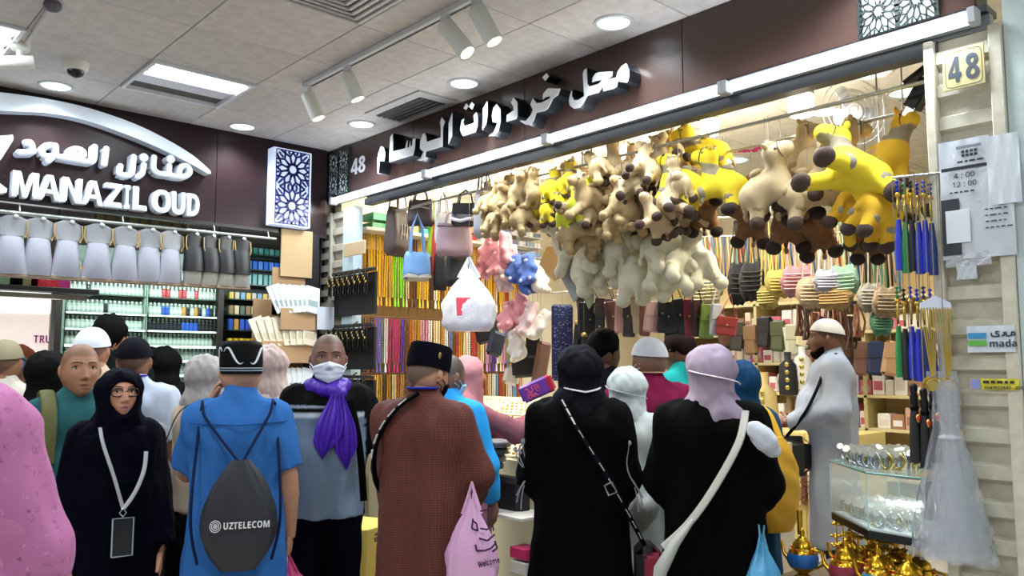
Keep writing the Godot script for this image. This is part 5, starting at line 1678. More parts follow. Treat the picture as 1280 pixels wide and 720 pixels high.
func people_back() -> void:
	var cloth := painted(0.85, 0.0, 0.35, 45.0)
	var P := {}
	# white-scarfed woman left of the man in blue
	P = person({"label": "woman in a pale grey headscarf and cream jacket, left of the man in blue", "head": 0.95, "px": 256, "top": 441, "r": 4.6, "hat": 0.012, "face": 140.0, "skin": "b98468", "wide": 0.72, "left": [Vector3(0.14, 1.12, 0.04), Vector3(0.1, 0.95, 0.18)], "right": [Vector3(-0.14, 1.12, 0.04), Vector3(-0.1, 0.95, 0.18)]})
	garment(P, "jacket", {"hem": 0.86, "sleeve": "long", "color": "c4b29c", "bulk": -0.006}, cloth)
	garment(P, "skirt", {"hem": 0.08, "sleeve": "none", "color": "101014", "flare": 0.05, "bulk": -0.022, "cell": 0.02}, cloth)
	hijab(P, "a8a19e", {"drape": 0.22, "w": 0.1, "front": 0.15, "back": 0.16, "fold": 0.014})
	var s := Shape.new()
	s.box(Vector3(0.2, 0.98, -0.12), Vector3(0.12, 0.24, 0.26), Basis(Vector3.BACK, -0.25), 0.04)
	held(P, "shoulder_bag", s, surface("0c0c0f", 0.55, 0.0, 0.3, 30.0), "black shoulder bag hanging from the woman in the pale headscarf and cream jacket", "bag")
	strap_on(P, "shoulder_strap", [Vector3(-0.06, 1.44, -0.06), Vector3(0.03, 1.38, -0.13), Vector3(0.1, 1.24, -0.14), Vector3(0.18, 1.08, -0.12)], 0.011, painted(0.6), "0c0c0f")
	# beige scarf between the man in blue and the masked man
	P = person({"label": "woman in a beige headscarf half hidden behind the man in blue", "head": 0.93, "px": 336, "top": 429, "r": 5.0, "hat": 0.012, "face": 175.0, "skin": "b98468", "hands": false})
	garment(P, "dress", {"hem": 0.08, "flare": 0.04, "sleeve": "long", "color": "c9b6ac", "cell": 0.022}, cloth)
	hijab(P, "b29f98", {"drape": 0.2, "w": 0.1, "front": 0.15, "back": 0.18, "fold": 0.016})
	# white baseball cap, beige jacket
	P = person({"label": "man in a white baseball cap and cream shirt behind the shaved-headed man", "px": 118, "top": 409, "r": 5.3, "hat": 0.012, "face": 200.0, "turn": -40.0, "skin": "a87558", "shaved": 0.6, "hands": false})
	garment(P, "shirt", {"hem": 0.8, "sleeve": "long", "color": "cdb598", "bulk": 0.012, "cell": 0.02}, cloth)
	garment(P, "trousers", {"legs": true, "hem": 0.08, "color": "3a3a3c", "cell": 0.026}, cloth)
	baseball_cap(P, "d9dde2")
	# tall man with black hair
	P = person({"label": "tall man with tousled black hair and a black jacket in front of the bottle shelves", "px": 138, "top": 395, "r": 5.65, "face": 180.0, "skin": "a07055", "cut": "short", "hair": "0b0a0a", "hands": false})
	garment(P, "jacket", {"hem": 0.78, "sleeve": "long", "color": "15161a", "bulk": 0.016, "cell": 0.02, "collar": 1.5}, cloth)
	garment(P, "trousers", {"legs": true, "hem": 0.08, "color": "23242a", "cell": 0.026}, cloth)
	# navy cap and pale blue shirt
	P = person({"label": "man in a navy cap and pale blue short-sleeved shirt with a purple neck cord", "px": 168, "top": 421, "r": 4.95, "hat": 0.012, "face": 165.0, "skin": "8a5c46", "shaved": 0.7, "wide": 1.12})
	garment(P, "shirt", {"hem": 0.78, "sleeve": "short", "color": "b6c0d2", "bulk": 0.014, "cell": 0.017, "collar": 1.485}, cloth)
	garment(P, "trousers", {"legs": true, "hem": 0.08, "color": "2a2c34", "cell": 0.026}, cloth)
	baseball_cap(P, "12131c")
	face_mask(P, "2a2c38")
	var nb := []
	for k in 13: nb.append(Vector3(0.066 * cos(PI + PI * k / 12.0), 1.475, -0.012 + 0.07 * sin(PI + PI * k / 12.0)))
	strap(P.root, "neck_cord", nb, 0.009, painted(0.6), "3a35a0", 0.5)
	# far ones
	for q in [["woman in a black headscarf in front of the bottle shelves, right of the navy cap", 206, 431, 6.0, 180.0, "101014", "0e0e12", ""],
			["woman in a rust-brown headscarf far left before the bright wall", 24, 429, 6.5, 170.0, "8a4a34", "7a4c40", ""],
			["woman veiled in black with only her eyes showing, at the left before the bright wall", 58, 436, 4.85, 75.0, "0d0d11", "0c0c10", "veil"]]:
		P = person({"label": q[0], "head": 0.92, "px": q[1], "top": q[2], "r": q[3], "hat": 0.012, "face": q[4], "skin": "a87558", "hands": false, "fine": q[7] == "veil"})
		garment(P, "dress", {"hem": 0.08, "flare": 0.05, "sleeve": "long", "color": q[6], "cell": 0.022, "bulk": 0.012}, cloth)
		if q[7] == "veil": hijab(P, q[5], {"drape": 0.3, "w": 0.12, "front": 0.26, "back": 0.26, "open_y": 0.014, "open_r": Vector3(0.07, 0.022, 0.1)})
		else: hijab(P, q[5], {"drape": 0.22, "w": 0.1, "front": 0.12, "back": 0.14})
	P = person({"label": "man in a faded denim shirt between the navy cap and a black headscarf", "px": 187, "top": 436, "r": 6.4, "face": 10.0, "skin": "b08a6c", "fine": true, "cut": "short", "hands": false})
	garment(P, "shirt", {"hem": 0.8, "sleeve": "short", "color": "6f8fa6", "cell": 0.022}, cloth)
	garment(P, "trousers", {"legs": true, "hem": 0.08, "color": "2a2c34", "cell": 0.026}, cloth)
	P = person({"label": "man in a khaki cap and white shirt at the far left edge", "px": 6, "top": 424, "r": 5.5, "hat": 0.012, "face": 160.0, "skin": "9a6c50", "shaved": 0.6, "hands": false})
	garment(P, "shirt", {"hem": 0.8, "sleeve": "short", "color": "c9c4b4", "cell": 0.02, "bulk": 0.01}, cloth)
	garment(P, "trousers", {"legs": true, "hem": 0.08, "color": "2a2c34", "cell": 0.026}, cloth)
	baseball_cap(P, "8f866c")
	P = person({"label": "person in a grey-blue cap beside the rust-brown headscarf", "px": 19, "top": 440, "r": 6.0, "hat": 0.012, "face": 180.0, "skin": "a87558", "shaved": 0.6, "hands": false, "head": 0.9})
	garment(P, "shirt", {"hem": 0.8, "sleeve": "short", "color": "4a4f62", "cell": 0.024}, cloth)
	garment(P, "trousers", {"legs": true, "hem": 0.08, "color": "2a2c34", "cell": 0.028}, cloth)
	baseball_cap(P, "46607c")

func baseball_cap(P: Dictionary, color: String) -> void:
	var c := cap_shell(P, "cap", painted(0.8, 0.0, 0.3, 50.0), color, func(phi): return 0.03 + 0.012 * cos(phi), 0.012)
	var s := Shape.new()
	s.xf = P.hx
	s.paint(color)
	var rr := []
	for i in 7:
		var u := i / 6.0
		var row := PackedVector3Array()
		for j in 15:
			var a := (j / 14.0 - 0.5) * 2.0
			row.append(Vector3(a * 0.085 * (1.0 - 0.15 * u), 0.04 - 0.012 * u - 0.02 * a * a, 0.1 * sqrt(maxf(0.0, 1.0 - a * a * 0.55)) + u * 0.07 * sqrt(maxf(0.0, 1.0 - a * a * 0.9))))
		rr.append(row)
	s.grid(rr, false)
	for i in 7:
		for j in 15: rr[i][j].y -= 0.004
	s.grid(rr, false)
	part(c, "visor", s, painted(0.8))

# ---- goods of the gift shop
func hang(o: Node3D, top_y: float, from_y := 0.0, m: Material = null) -> void:   # a cord from a hanging thing straight up to its rail
	var p := o.position + Vector3(0, from_y, 0)
	if top_y - p.y < 0.01: return
	var s := Shape.new().tube([p, Vector3(p.x, top_y, p.z)], 0.0014, 4, false)
	var c := part(o, "hanging_cord", s, m if m else surface("8a8478", 0.8))
	c.transform = o.transform.affine_inverse()
func view_turn(p: Vector3, deg: float) -> float:   # the turn about y that faces the viewer, plus deg
	return atan2(-p.x, -p.z) + deg_to_rad(deg)
func rail(called: String, label: String, a: Vector3, b: Vector3, r := 0.009, hung := true) -> void:
	var s := Shape.new().tube([a, b], r, 8)
	var o := one(called, s, surface("b4b4b0", 0.3, 0.7), label, "rail")
	if not hung: return
	for q in [a.lerp(b, 0.06), a.lerp(b, 0.5), a.lerp(b, 0.94)]:
		part(o, "hanger", Shape.new().tube([q, Vector3(q.x, 3.1, q.z)], 0.004, 5, false), surface("b4b4b0", 0.3, 0.7))

func camel_toy(body: String, patch: String, foot: String, strap_c: String, splay: float) -> Node3D:
	var t := Node3D.new()
	var plush := func(hex): return surface(hex, 0.95, 0.0, 1.6, 60.0)
	var f := Field.new()
	f.k = 0.014
	f.bone(Vector3(0, 0, -0.055), Vector3(0, 0.008, 0.055), 0.082, 0.078).bone(Vector3(0, 0.06, -0.005), Vector3(0, 0.088, -0.005), 0.045, 0.026)
	f.bone(Vector3(0, 0.03, 0.08), Vector3(0, 0.13, 0.115), 0.052, 0.043).bone(Vector3(0, 0.16, 0.115), Vector3(0, 0.146, 0.185), 0.05, 0.04)
	var feet := []
	for sx in [-1.0, 1.0]:
		for sz in [-1.0, 1.0]:
			var hip := Vector3(sx * 0.04, -0.03, sz * 0.055 + 0.005)
			var ft := Vector3(sx * (0.055 + 0.02 * splay), -0.135 + 0.03 * splay, sz * (0.075 + 0.07 * splay) + (0.05 * splay))
			f.bone(hip, ft, 0.042, 0.035)
			feet.append([hip, ft])
	f.bone(Vector3(0, 0.03, -0.125), Vector3(0, -0.07, -0.155), 0.012, 0.01)
	var s := Shape.new()
	var two := [Color(body).srgb_to_linear(), Color(patch).srgb_to_linear()]
	f.into(s, 0.0115, func(p): return two[1] if body in ["e4cc3c", "e0b23a"] and p.z > 0.04 and p.y > 0.055 and p.y < 0.118 else two[0])
	part(t, "body", s, painted(0.95, 0.0, 1.6, 60.0))
	for q in feet:
		var d: Vector3 = (q[1] - q[0]).normalized()
		part(t, "foot", Shape.new().ball(q[1] + d * 0.018 + Vector3(0, 0, 0.006), Vector3(0.04, 0.046, 0.042), face_basis(d, Vector3.RIGHT).rotated(Vector3.RIGHT, 0) , 8, 10), plush.call(foot))
		part(t, "knee_patch", Shape.new().ball((q[0] as Vector3).lerp(q[1], 0.32) + Vector3(signf(q[0].x) * 0.013, 0, 0), Vector3(0.034, 0.038, 0.038), Basis.IDENTITY, 7, 9), plush.call(patch))
	part(t, "hump_tuft", Shape.new().ball(Vector3(0, 0.1, -0.005), Vector3(0.031, 0.025, 0.037), Basis.IDENTITY, 7, 10), plush.call(patch))
	part(t, "forelock", Shape.new().ball(Vector3(0, 0.195, 0.115), Vector3(0.034, 0.024, 0.036), Basis.IDENTITY, 7, 10), plush.call(patch))
	for e in [-1.0, 1.0]:
		part(t, "ear", Shape.new().ball(Vector3(e * 0.042, 0.205, 0.105), Vector3(0.01, 0.024, 0.016), Basis(Vector3.BACK, -e * 0.6), 6, 8), plush.call(body))
		part(t, "eye", Shape.new().ball(Vector3(e * 0.043, 0.172, 0.147), Vector3(0.006, 0.007, 0.007), Basis.IDENTITY, 5, 7), surface("120d0a", 0.15))
	var lp := []
	for k in 13: lp.append(Vector3(0.048 * cos(TAU * k / 12), 0.151 + 0.048 * sin(TAU * k / 12), 0.16))
	part(t, "halter", Shape.new().tube(lp, 0.003, 5, false), surface(strap_c, 0.7))
	part(t, "tail_tuft", Shape.new().ball(Vector3(0, -0.085, -0.16), Vector3(0.015, 0.024, 0.015), Basis.IDENTITY, 6, 8), plush.call(patch))
	return t
func bear_toy(body: String, patch: String) -> Node3D:
	var t := Node3D.new()
	var m := surface(body, 0.95, 0.0, 0.9, 26.0)
	var f := Field.new()
	f.k = 0.016
	f.bone(Vector3(0, -0.03, 0), Vector3(0, 0.02, 0), 0.048, 0.04).bone(Vector3(0, 0.085, 0.004), Vector3(0, 0.09, 0.006), 0.045)
	for e in [-1.0, 1.0]:
		f.bone(Vector3(e * 0.035, 0.03, 0.01), Vector3(e * 0.064, 0.0, 0.035), 0.024, 0.022)
		f.bone(Vector3(e * 0.025, -0.06, 0.01), Vector3(e * 0.038, -0.08, 0.05), 0.028, 0.027)
		f.bone(Vector3(e * 0.03, 0.12, 0), Vector3(e * 0.036, 0.135, -0.002), 0.017, 0.015)
	var s := Shape.new()
	f.into(s, 0.01)
	part(t, "body", s, m)
	part(t, "muzzle", Shape.new().ball(Vector3(0, 0.075, 0.042), Vector3(0.02, 0.016, 0.014), Basis.IDENTITY, 7, 10), surface(patch, 0.9))
	for e in [-1.0, 1.0]: part(t, "eye", Shape.new().ball(Vector3(e * 0.017, 0.097, 0.045), Vector3.ONE * 0.005, Basis.IDENTITY, 5, 7), surface("120d0a", 0.15))
	for e in [-1.0, 1.0]: part(t, "paw_pad", Shape.new().ball(Vector3(e * 0.039, -0.085, 0.079), Vector3(0.014, 0.014, 0.006), Basis.IDENTITY, 6, 8), surface(patch, 0.9))
	return t
func put_toy(src: Node3D, called: String, label: String, category: String, at: Vector3, turn: Vector3, size: float, group: String, rail_y := 2.74) -> Node3D:
	var o: Node3D = src.duplicate()
	o.name = numbered(called)
	add_child(o)
	o.position = at
	o.rotation = turn
	o.scale = Vector3.ONE * size
	tag(o, label, category, group)
	hang(o, rail_y if at.y + 0.07 * size < rail_y else 3.1, 0.07 * size)
	return o

func goods_camels() -> void:
	rail("goods_rail", "long steel rail along the gift shop front that the toy camels hang from", Vector3(3.36, 2.75, -5.0), Vector3(3.36, 2.75, -1.2))
	rail("goods_rail", "second steel rail behind the toy camels", Vector3(3.62, 2.72, -5.0), Vector3(3.62, 2.72, -1.2))
	var kinds := {}
	for q in [["tan", "c0aa86", "9c8660", "46342a", "6b4a34"], ["yellow", "e4cc3c", "8d8470", "4a3a30", "3a2c22"], ["amber", "e0b23a", "938a78", "40302a", "3a2c22"], ["brown", "7a573c", "8d6a4a", "2b1e18", "4a2c1c"], ["sand", "b49c74", "a08860", "ac9468", "7a5a40"], ["cream", "dcd8be", "d0caac", "d4ceb4", "b0a480"], ["lime", "dbe04a", "8d8470", "9a8f78", "3a2c22"]]:
		kinds[q[0]] = [camel_toy(q[1], q[2], q[3], q[4], 0.15), camel_toy(q[1], q[2], q[3], q[4], 1.0)]
	# the big ones at the right, each as it hangs: colour, place, depth behind the front, turn from the viewer, tip, roll, size
	var big := [["yellow", 0, 852, 232, 0.05, -120, -10, 12, 1.05, "yellow toy camel with grey patches, leftmost of the large yellow ones, rump to the viewer"],
		["yellow", 1, 905, 232, 0.12, -105, -14, -10, 1.05, "yellow toy camel with grey patches hanging between a yellow one and a tan one"],
		["yellow", 0, 884, 192, 0.3, -80, 8, 0, 1.0, "yellow toy camel whose head shows above the two large yellow ones"],
		["tan", 1, 958, 238, 0.0, 70, -20, 25, 1.1, "large tan toy camel facing right with its dark feet towards the left"],
		["tan", 1, 1010, 240, 0.06, 95, -12, 20, 1.12, "large tan toy camel in the middle of the right cluster, feet kicking forward"],
		["tan", 0, 1034, 200, 0.28, 100, 0, 8, 1.1, "large tan toy camel with a raised head above the right cluster"],
		["tan", 0, 985, 200, 0.32, 60, 0, 0, 1.0, "tan toy camel peering out between two larger tan ones"],
		["yellow", 1, 1076, 218, 0.0, -60, -24, 30, 1.25, "largest yellow toy camel, at the right, dark feet stretched to the left"],
		["amber", 0, 1106, 198, 0.3, 30, 0, -14, 1.1, "amber toy camel behind the largest yellow one at the right end"],
		["amber", 1, 1066, 262, 0.15, 160, 20, 0, 0.95, "amber toy camel below the largest yellow one, tail towards the viewer"],
		["amber", 0, 1098, 266, 0.05, 140, 26, 14, 0.95, "amber toy camel with a pale tail at the lower right of the cluster"],
		["brown", 1, 985, 275, 0.22, 10, -35, 0, 1.05, "brown toy camel under the large tan ones, dark soles to the viewer"],
		["brown", 1, 1020, 285, 0.3, -20, -35, 10, 1.0, "dark brown toy camel low in the cluster, soles hanging down"],
		["brown", 1, 940, 272, 0.25, -10, -30, -8, 1.0, "brown toy camel under the yellow and tan ones, left of the other brown ones"],
		["brown", 0, 1085, 290, 0.3, 20, -20, 0, 0.9, "brown toy camel lowest at the right end beside the blue tassels"],
		["brown", 1, 880, 262, 0.3, 0, -30, 0, 0.95, "brown toy camel in the shade under the large yellow ones"],
		["tan", 0, 1130, 232, 0.4, -40, 0, 10, 1.05, "tan toy camel half hidden behind the shutter at the right end"]]
	for q in big:
		var p := on_x(q[2], q[3], FX + 0.08 + q[4])
		put_toy(kinds[q[0]][q[1]], "toy_camel", q[9], "toy camel", p, Vector3(deg_to_rad(q[6]), view_turn(p, q[5]), deg_to_rad(q[7])), q[8] * 0.8, "large toy camels at the gift shop front", 2.74 if q[4] < 0.2 else 2.71)
	# the medium tan ones in the middle of the row
	var k := 0
	for row in 4:
		for j in 9:
			if row == 0 and j < 2: continue
			var px := 700.0 + j * 17.5 + row * 5.0 + rng.randf_range(-4, 4)
			var py := 222.0 + row * 22.0 + rng.randf_range(-6, 6) - j * 2.6 + (6 if j < 3 else 0)
			var p := on_x(px, py, FX + 0.06 + 0.12 * ((j + row) % 3))
			k += 1
			put_toy(kinds["sand" if (j * 2 + row) % 4 and j < 5 else "tan"][(j + row) % 2], "toy_camel", "sand-coloured toy camel mid rail, %s row down, %s from the small yellow ones" % [ordinal(row + 1), ordinal(j + 1)], "toy camel", p, Vector3(rng.randf_range(-0.7, 0.2), rng.randf_range(0, TAU), rng.randf_range(-0.5, 0.5)), rng.randf_range(0.58, 0.7), "medium toy camels in the middle of the row")
	for q in [[726, 254], [712, 268]]:
		var p := on_x(q[0], q[1], FX + 0.04)
		put_toy(kinds["lime"][0], "toy_camel", "lime-yellow toy camel, %s of the pair in front of the sand-coloured ones" % ("upper" if q[1] == 254 else "lower"), "toy camel", p, Vector3(-0.4, view_turn(p, 120), 0.3), 0.62, "medium toy camels in the middle of the row")
	# small ones at the far end
	for j in 14:
		var px := 607.0 + (j % 7) * 9.5 + rng.randf_range(-3, 3)
		var py := 250.0 + (j / 7) * 22.0 + rng.randf_range(-6, 6) - (j % 7) * 1.2
		var p := on_x(px, py, FX + 0.05 + 0.1 * (j % 2))
		put_toy(kinds["sand"][j % 2], "toy_camel", "small sand-coloured toy camel at the far end, %s row, %s from the tote" % ["upper" if j < 7 else "lower", ordinal(j % 7 + 1)], "toy camel", p, Vector3(rng.randf_range(-0.8, 0.2), rng.randf_range(0, TAU), rng.randf_range(-0.5, 0.5)), rng.randf_range(0.5, 0.6), "small toy camels at the far end of the row", 2.74)
	for q in [[668, 262, "left of the small yellow pair"], [688, 262, "right of the small yellow pair"], [688, 236, "in front of the tiny dark-spotted heads"], [704, 232, "beside the first sand-coloured camel"], [700, 250, "tucked under the tiny yellow heads"], [712, 226, "highest of the small yellow ones"]]:
		var p := on_x(q[0], q[1], FX + 0.06 + rng.randf() * 0.1)
		put_toy(kinds["yellow"][0], "toy_camel", "small yellow toy camel, %s" % q[2], "toy camel", p, Vector3(-0.2, view_turn(p, rng.randf_range(90, 200)), rng.randf_range(-0.4, 0.4)), 0.55, "small yellow toy camels")
	# cream ones lower down
	for j in 12:
		var px := 722.0 + (j % 6) * 27.0 + rng.randf_range(-5, 5) + (j / 6) * 10
		var py := 312.0 + (j / 6) * 24.0 + rng.randf_range(-5, 5)
		var p := on_x(px, py, FX + 0.35 + 0.14 * (j % 2))
		put_toy(kinds["cream"][j % 2], "plush_animal", "cream plush animal below the toy camels, %s row, %s from the grey folded cloth" % ["upper" if j < 6 else "lower", ordinal(j % 6 + 1)], "soft toy", p, Vector3(rng.randf_range(-0.9, 0.1), rng.randf_range(0, TAU), rng.randf_range(-0.6, 0.6)), rng.randf_range(0.85, 1.0), "cream plush animals below the toy camels", 2.7)
	# pink, blue and white little bears
	var pink := bear_toy("e29aa6", "f2ccd0")
	var blue := bear_toy("4a68b4", "b8c4e8")
	var pale := bear_toy("e2c4c4", "f0e0dc")
	var white := bear_toy("ddd6cc", "f0ece4")
	for q in [[pink, 611, 316, "pink", "upper left of the pink bunch under the small camels"], [pink, 632, 314, "pink", "upper right of the pink bunch under the small camels"], [pink, 606, 332, "pink", "lower left of the pink bunch under the small camels"], [pink, 622, 331, "pink", "lower middle of the pink bunch under the small camels"], [pink, 640, 331, "pink", "lower right of the pink bunch under the small camels"],
			[blue, 646, 340, "blue", "left of the blue bunch"], [blue, 656, 352, "blue", "lowest of the blue bunch"], [blue, 662, 340, "blue", "right of the blue bunch"], [pale, 630, 350, "pale pink", "left of the blue bunch, lower"], [pale, 636, 340, "pale pink", "left of the blue bunch, upper"], [white, 672, 350, "white", "right of the blue bunch"],
			[pink, 636, 398, "pink", "upper left of the hanging group by the navy cloth"], [pink, 650, 392, "pink", "top of the hanging group by the navy cloth"], [pale, 661, 402, "pale pink", "right of the hanging group by the navy cloth"], [white, 672, 410, "white", "beside the navy cloth"], [white, 648, 434, "white", "bottom of the hanging group by the navy cloth"]]:
		var p := on_x(q[1], q[2], FX + 0.62 + 0.05 * rng.randf())
		put_toy(q[0], "toy_bear", "small %s plush bear, %s" % [q[3], q[4]], "soft toy", p, Vector3(rng.randf_range(-0.5, 0.1), view_turn(p, rng.randf_range(-60, 60)), rng.randf_range(-0.4, 0.4)), 0.95, "little plush bears on cords", 2.7)
	for kd in kinds:
		for t in kinds[kd]: t.free()
	for t in [pink, blue, pale, white]: t.free()

func goods_bags() -> void:
	# a bag of cloth or leather hung by its handles: at the middle of its body
	var X := FX + 0.22
	var add := func(px: float, py: float, w: float, h: float, d: float, hex: String, label: String, category: String, handle: float, deg: float, rgh := 0.55, x := 0.0, called := "handbag"):
		var p := on_x(px, py, X + x)
		var t := thing(called, label, category, p, view_turn(p, deg))
		var hw := w * 0.5
		var rr := []
		for i in 11:
			var u := i / 10.0
			var tap := 1.0 - 0.12 * u
			var ed := 1.0 - 0.5 * pow(absf(u * 2.0 - 1.0), 8)
			var row := PackedVector3Array()
			for j in 24:
				var a := TAU * j / 24.0
				row.append(Vector3(signf(cos(a)) * pow(absf(cos(a)), 0.45) * hw * tap * (0.75 + 0.25 * ed), (u - 0.5) * h + 0.006 * sin(j * 2.0), -signf(sin(a)) * pow(absf(sin(a)), 0.6) * d * 0.5 * ed * (1.1 - 0.5 * u)))
			rr.append(row)
		var s := Shape.new()
		s.grid(rr)
		s.fan(rr[0])
		s.fan(rr[10], true)
		part(t, "bag_body", s, surface(hex, rgh, 0.0, 0.3, 22.0))
		for e in [-1.0, 1.0]:
			part(t, "handle", Shape.new().tube([Vector3(-hw * 0.5, h * 0.46, e * d * 0.3), Vector3(-hw * 0.38, h * 0.5 + handle * 0.6, e * d * 0.2), Vector3(0, h * 0.5 + handle, 0), Vector3(hw * 0.38, h * 0.5 + handle * 0.6, e * d * 0.2), Vector3(hw * 0.5, h * 0.46, e * d * 0.3)], 0.007, 6), surface(hex, rgh))
		hang(t, 2.74, h * 0.5 + handle)
		return t
	var b: Node3D = add.call(497, 290, 0.22, 0.36, 0.14, "3c2d28", "brown shopping bag with pale handles and a pale printed motif", "bag", 0.2, 50, 0.5)
	var s := Shape.new()
	s.paint("c8beb0")
	for k in 3: s.tube([Vector3(-0.03 + 0.03 * k, -0.06 + 0.015 * (k % 2), 0.064), Vector3(-0.02 + 0.03 * k, 0.05, 0.062), Vector3(-0.012 + 0.02 * k, -0.03, 0.064)], 0.004, 5)
	part(b, "printed_motif", s, painted(0.6))
	b = add.call(526, 266, 0.2, 0.19, 0.09, "3a3034", "round dark grey backpack with a front zip, beside the brown shopping bag", "bag", 0.08, -10, 0.5)
	part(b, "zip", Shape.new().tube([Vector3(-0.07, 0.02, 0.048), Vector3(0, 0.035, 0.05), Vector3(0.07, 0.02, 0.048)], 0.0035, 5), surface("c8c4c0", 0.3, 0.6))
	b = add.call(521, 332, 0.2, 0.19, 0.14, "5c84b2", "sky-blue drawstring pouch with a grey base", "bag", 0.28, 10, 0.7, -0.06, "drawstring_pouch")
	part(b, "base", Shape.new().box(Vector3(0, -0.08, 0), Vector3(0.19, 0.06, 0.135), Basis.IDENTITY, 0.02), surface("a8a498", 0.7))
	add.call(540, 290, 0.06, 0.36, 0.05, "a6e03c", "narrow lime-green bag behind the sky-blue pouch", "bag", 0.1, 0, 0.5, 0.1)
	add.call(545, 318, 0.07, 0.3, 0.05, "c03a26", "narrow red bag right of the lime-green one", "bag", 0.1, 0, 0.5, 0.08)
	add.call(554, 284, 0.12, 0.22, 0.1, "c0c0c0", "white soft bag between the round backpack and the mauve tote", "bag", 0.14, 15, 0.5, 0.02)
	b = add.call(568, 300, 0.26, 0.22, 0.1, "8a727c", "mauve flat tote bag, right of the white soft bag", "bag", 0.1, 8, 0.6)
	part(b, "hem", Shape.new().box(Vector3(0, 0.1, 0), Vector3(0.235, 0.016, 0.07)), surface("8c7880", 0.6))
	b = add.call(582, 268, 0.2, 0.15, 0.12, "141318", "black handbag with a white and purple scarf trim above the mauve tote", "handbag", 0.09, -5, 0.35, -0.03)
	part(b, "scarf_trim", Shape.new().tube([Vector3(-0.09, -0.04, 0.06), Vector3(-0.03, -0.055, 0.068), Vector3(0.03, -0.04, 0.066), Vector3(0.09, -0.05, 0.06)], 0.012, 7), surface("d0c8e0", 0.6))
	part(b, "flap", Shape.new().box(Vector3(0, 0.03, 0.05), Vector3(0.17, 0.075, 0.014), Basis.IDENTITY, 0.005), surface("0c0b10", 0.25))
	add.call(574, 338, 0.2, 0.22, 0.1, "0e0d10", "black bag below the mauve tote", "bag", 0.12, 5, 0.6, 0.1)
	add.call(550, 340, 0.1, 0.26, 0.08, "1a181b", "black fringed bag between the red bag and the black bag", "bag", 0.1, 5, 0.6, 0.1)
	add.call(605, 268, 0.14, 0.3, 0.08, "98949c", "grey-white plastic tote beside the small toy camels", "bag", 0.16, -30, 0.35, -0.08)
	# the white carrier bag with red things inside
	var p := on_x(586, 372, FX - 0.02)
	var t := thing("plastic_bag", "white thin carrier bag with red goods inside, hanging under the bead wall", "bag", p + Vector3(0, 0.24, 0), view_turn(p, 0))
	bag_shape(t, Vector3.ZERO, 0.16, 0.4, surface("ccccd6", 0.35, 0.0, 0.6, 10.0), 0.5)
	hang(t, 2.78)
	var rg := Shape.new()
	rg.paint("d24a5c").box(Vector3(-0.03, -0.3, 0.052), Vector3(0.1, 0.13, 0.05), Basis.IDENTITY, 0.012)
	part(t, "red_parcel", rg, painted(0.4))
	# purses on the rod in the middle
	rail("purse_rod", "thin steel rod that the purses hang from in the middle of the shop", on_x(690, 366, 3.9), on_x(905, 352, 3.9), 0.006)
	var purses := [[737, 402, 30, 58, "16161a", "black quilted phone purse"], [764, 398, 14, 52, "5a3a34", "dark brown phone purse seen edge on"], [776, 392, 14, 58, "c89c98", "pink phone purse seen edge on"], [787, 398, 16, 56, "3a2c28", "dark umber phone purse"], [797, 394, 14, 54, "b0a28a", "khaki phone purse"], [806, 400, 13, 48, "7a4a34", "chestnut phone purse"], [817, 396, 22, 46, "c9a6a0", "rose phone purse with rounded corners"], [828, 394, 12, 52, "24242a", "charcoal phone purse beside the rose one"], [838, 398, 20, 48, "121418", "black phone purse with a small emblem"], [851, 396, 14, 54, "1c1a20", "black purse with burgundy straps"], [862, 398, 13, 56, "7c2238", "burgundy purse seen edge on"], [872, 398, 14, 54, "32181e", "dark wine purse"], [884, 402, 18, 50, "7a9242", "moss-green purse"], [894, 400, 12, 46, "b8bcc0", "pale grey purse beside the moss-green one"], [750, 410, 12, 40, "2a2622", "small dark purse next to the quilted one"], [908, 408, 24, 28, "a03a34", "red pouch under the straw card"], [756, 384, 26, 26, "3a2e2a", "brown folded wallet above the purses"], [730, 380, 18, 30, "241c1a", "dark wallet left of the purses"]]
	for q in purses:
		var at := on_x(q[0], q[1], 3.9 + 0.03 * rng.randf())
		var d := at.length() / 1018.0 * 0.95
		var o := thing("phone_purse", q[5] + " hanging on the rod over the customers", "purse", at, view_turn(at, rng.randf_range(-35, 35)))
		o.rotation.z = rng.randf_range(-0.22, 0.22)
		part(o, "purse_body", Shape.new().box(Vector3.ZERO, Vector3(q[2] * d, q[3] * d * 0.82, 0.035), Basis.IDENTITY, 0.009), surface(q[4], 0.4, 0.0, 0.25, 30.0))
		part(o, "flap", Shape.new().box(Vector3(0, q[3] * d * 0.2, 0.018), Vector3(q[2] * d * 0.96, q[3] * d * 0.4, 0.006), Basis.IDENTITY, 0.002), surface(q[4], 0.3))
		part(o, "snap", Shape.new().ball(Vector3(0, q[3] * d * 0.04, 0.022), Vector3(0.006, 0.006, 0.003), Basis.IDENTITY, 5, 8), surface("c8b078", 0.3, 0.9))
		part(o, "strap", Shape.new().tube([Vector3(-q[2] * d * 0.4, q[3] * d * 0.4, 0), Vector3(0, q[3] * d * 0.4 + 0.13, 0), Vector3(q[2] * d * 0.4, q[3] * d * 0.4, 0)], 0.004, 5), surface(q[4], 0.5))
		hang(o, on_x(q[0], 362, 3.9).y, q[3] * d * 0.4 + 0.13)
	# navy sequinned cloth and black tassels left of the purses
	var c := on_x(703, 428, 3.85)
	var cl := thing("sequin_cloth", "navy blue cloth panel covered in silvery sequins, hanging left of the purses", "cloth", c, view_turn(c, 15))
	part(cl, "cloth", Shape.new().box(Vector3.ZERO, Vector3(0.145, 0.5, 0.03), Basis.IDENTITY, 0.012), surface("1a2354", 0.7, 0.0, 0.4, 30.0))
	var sq := Shape.new()
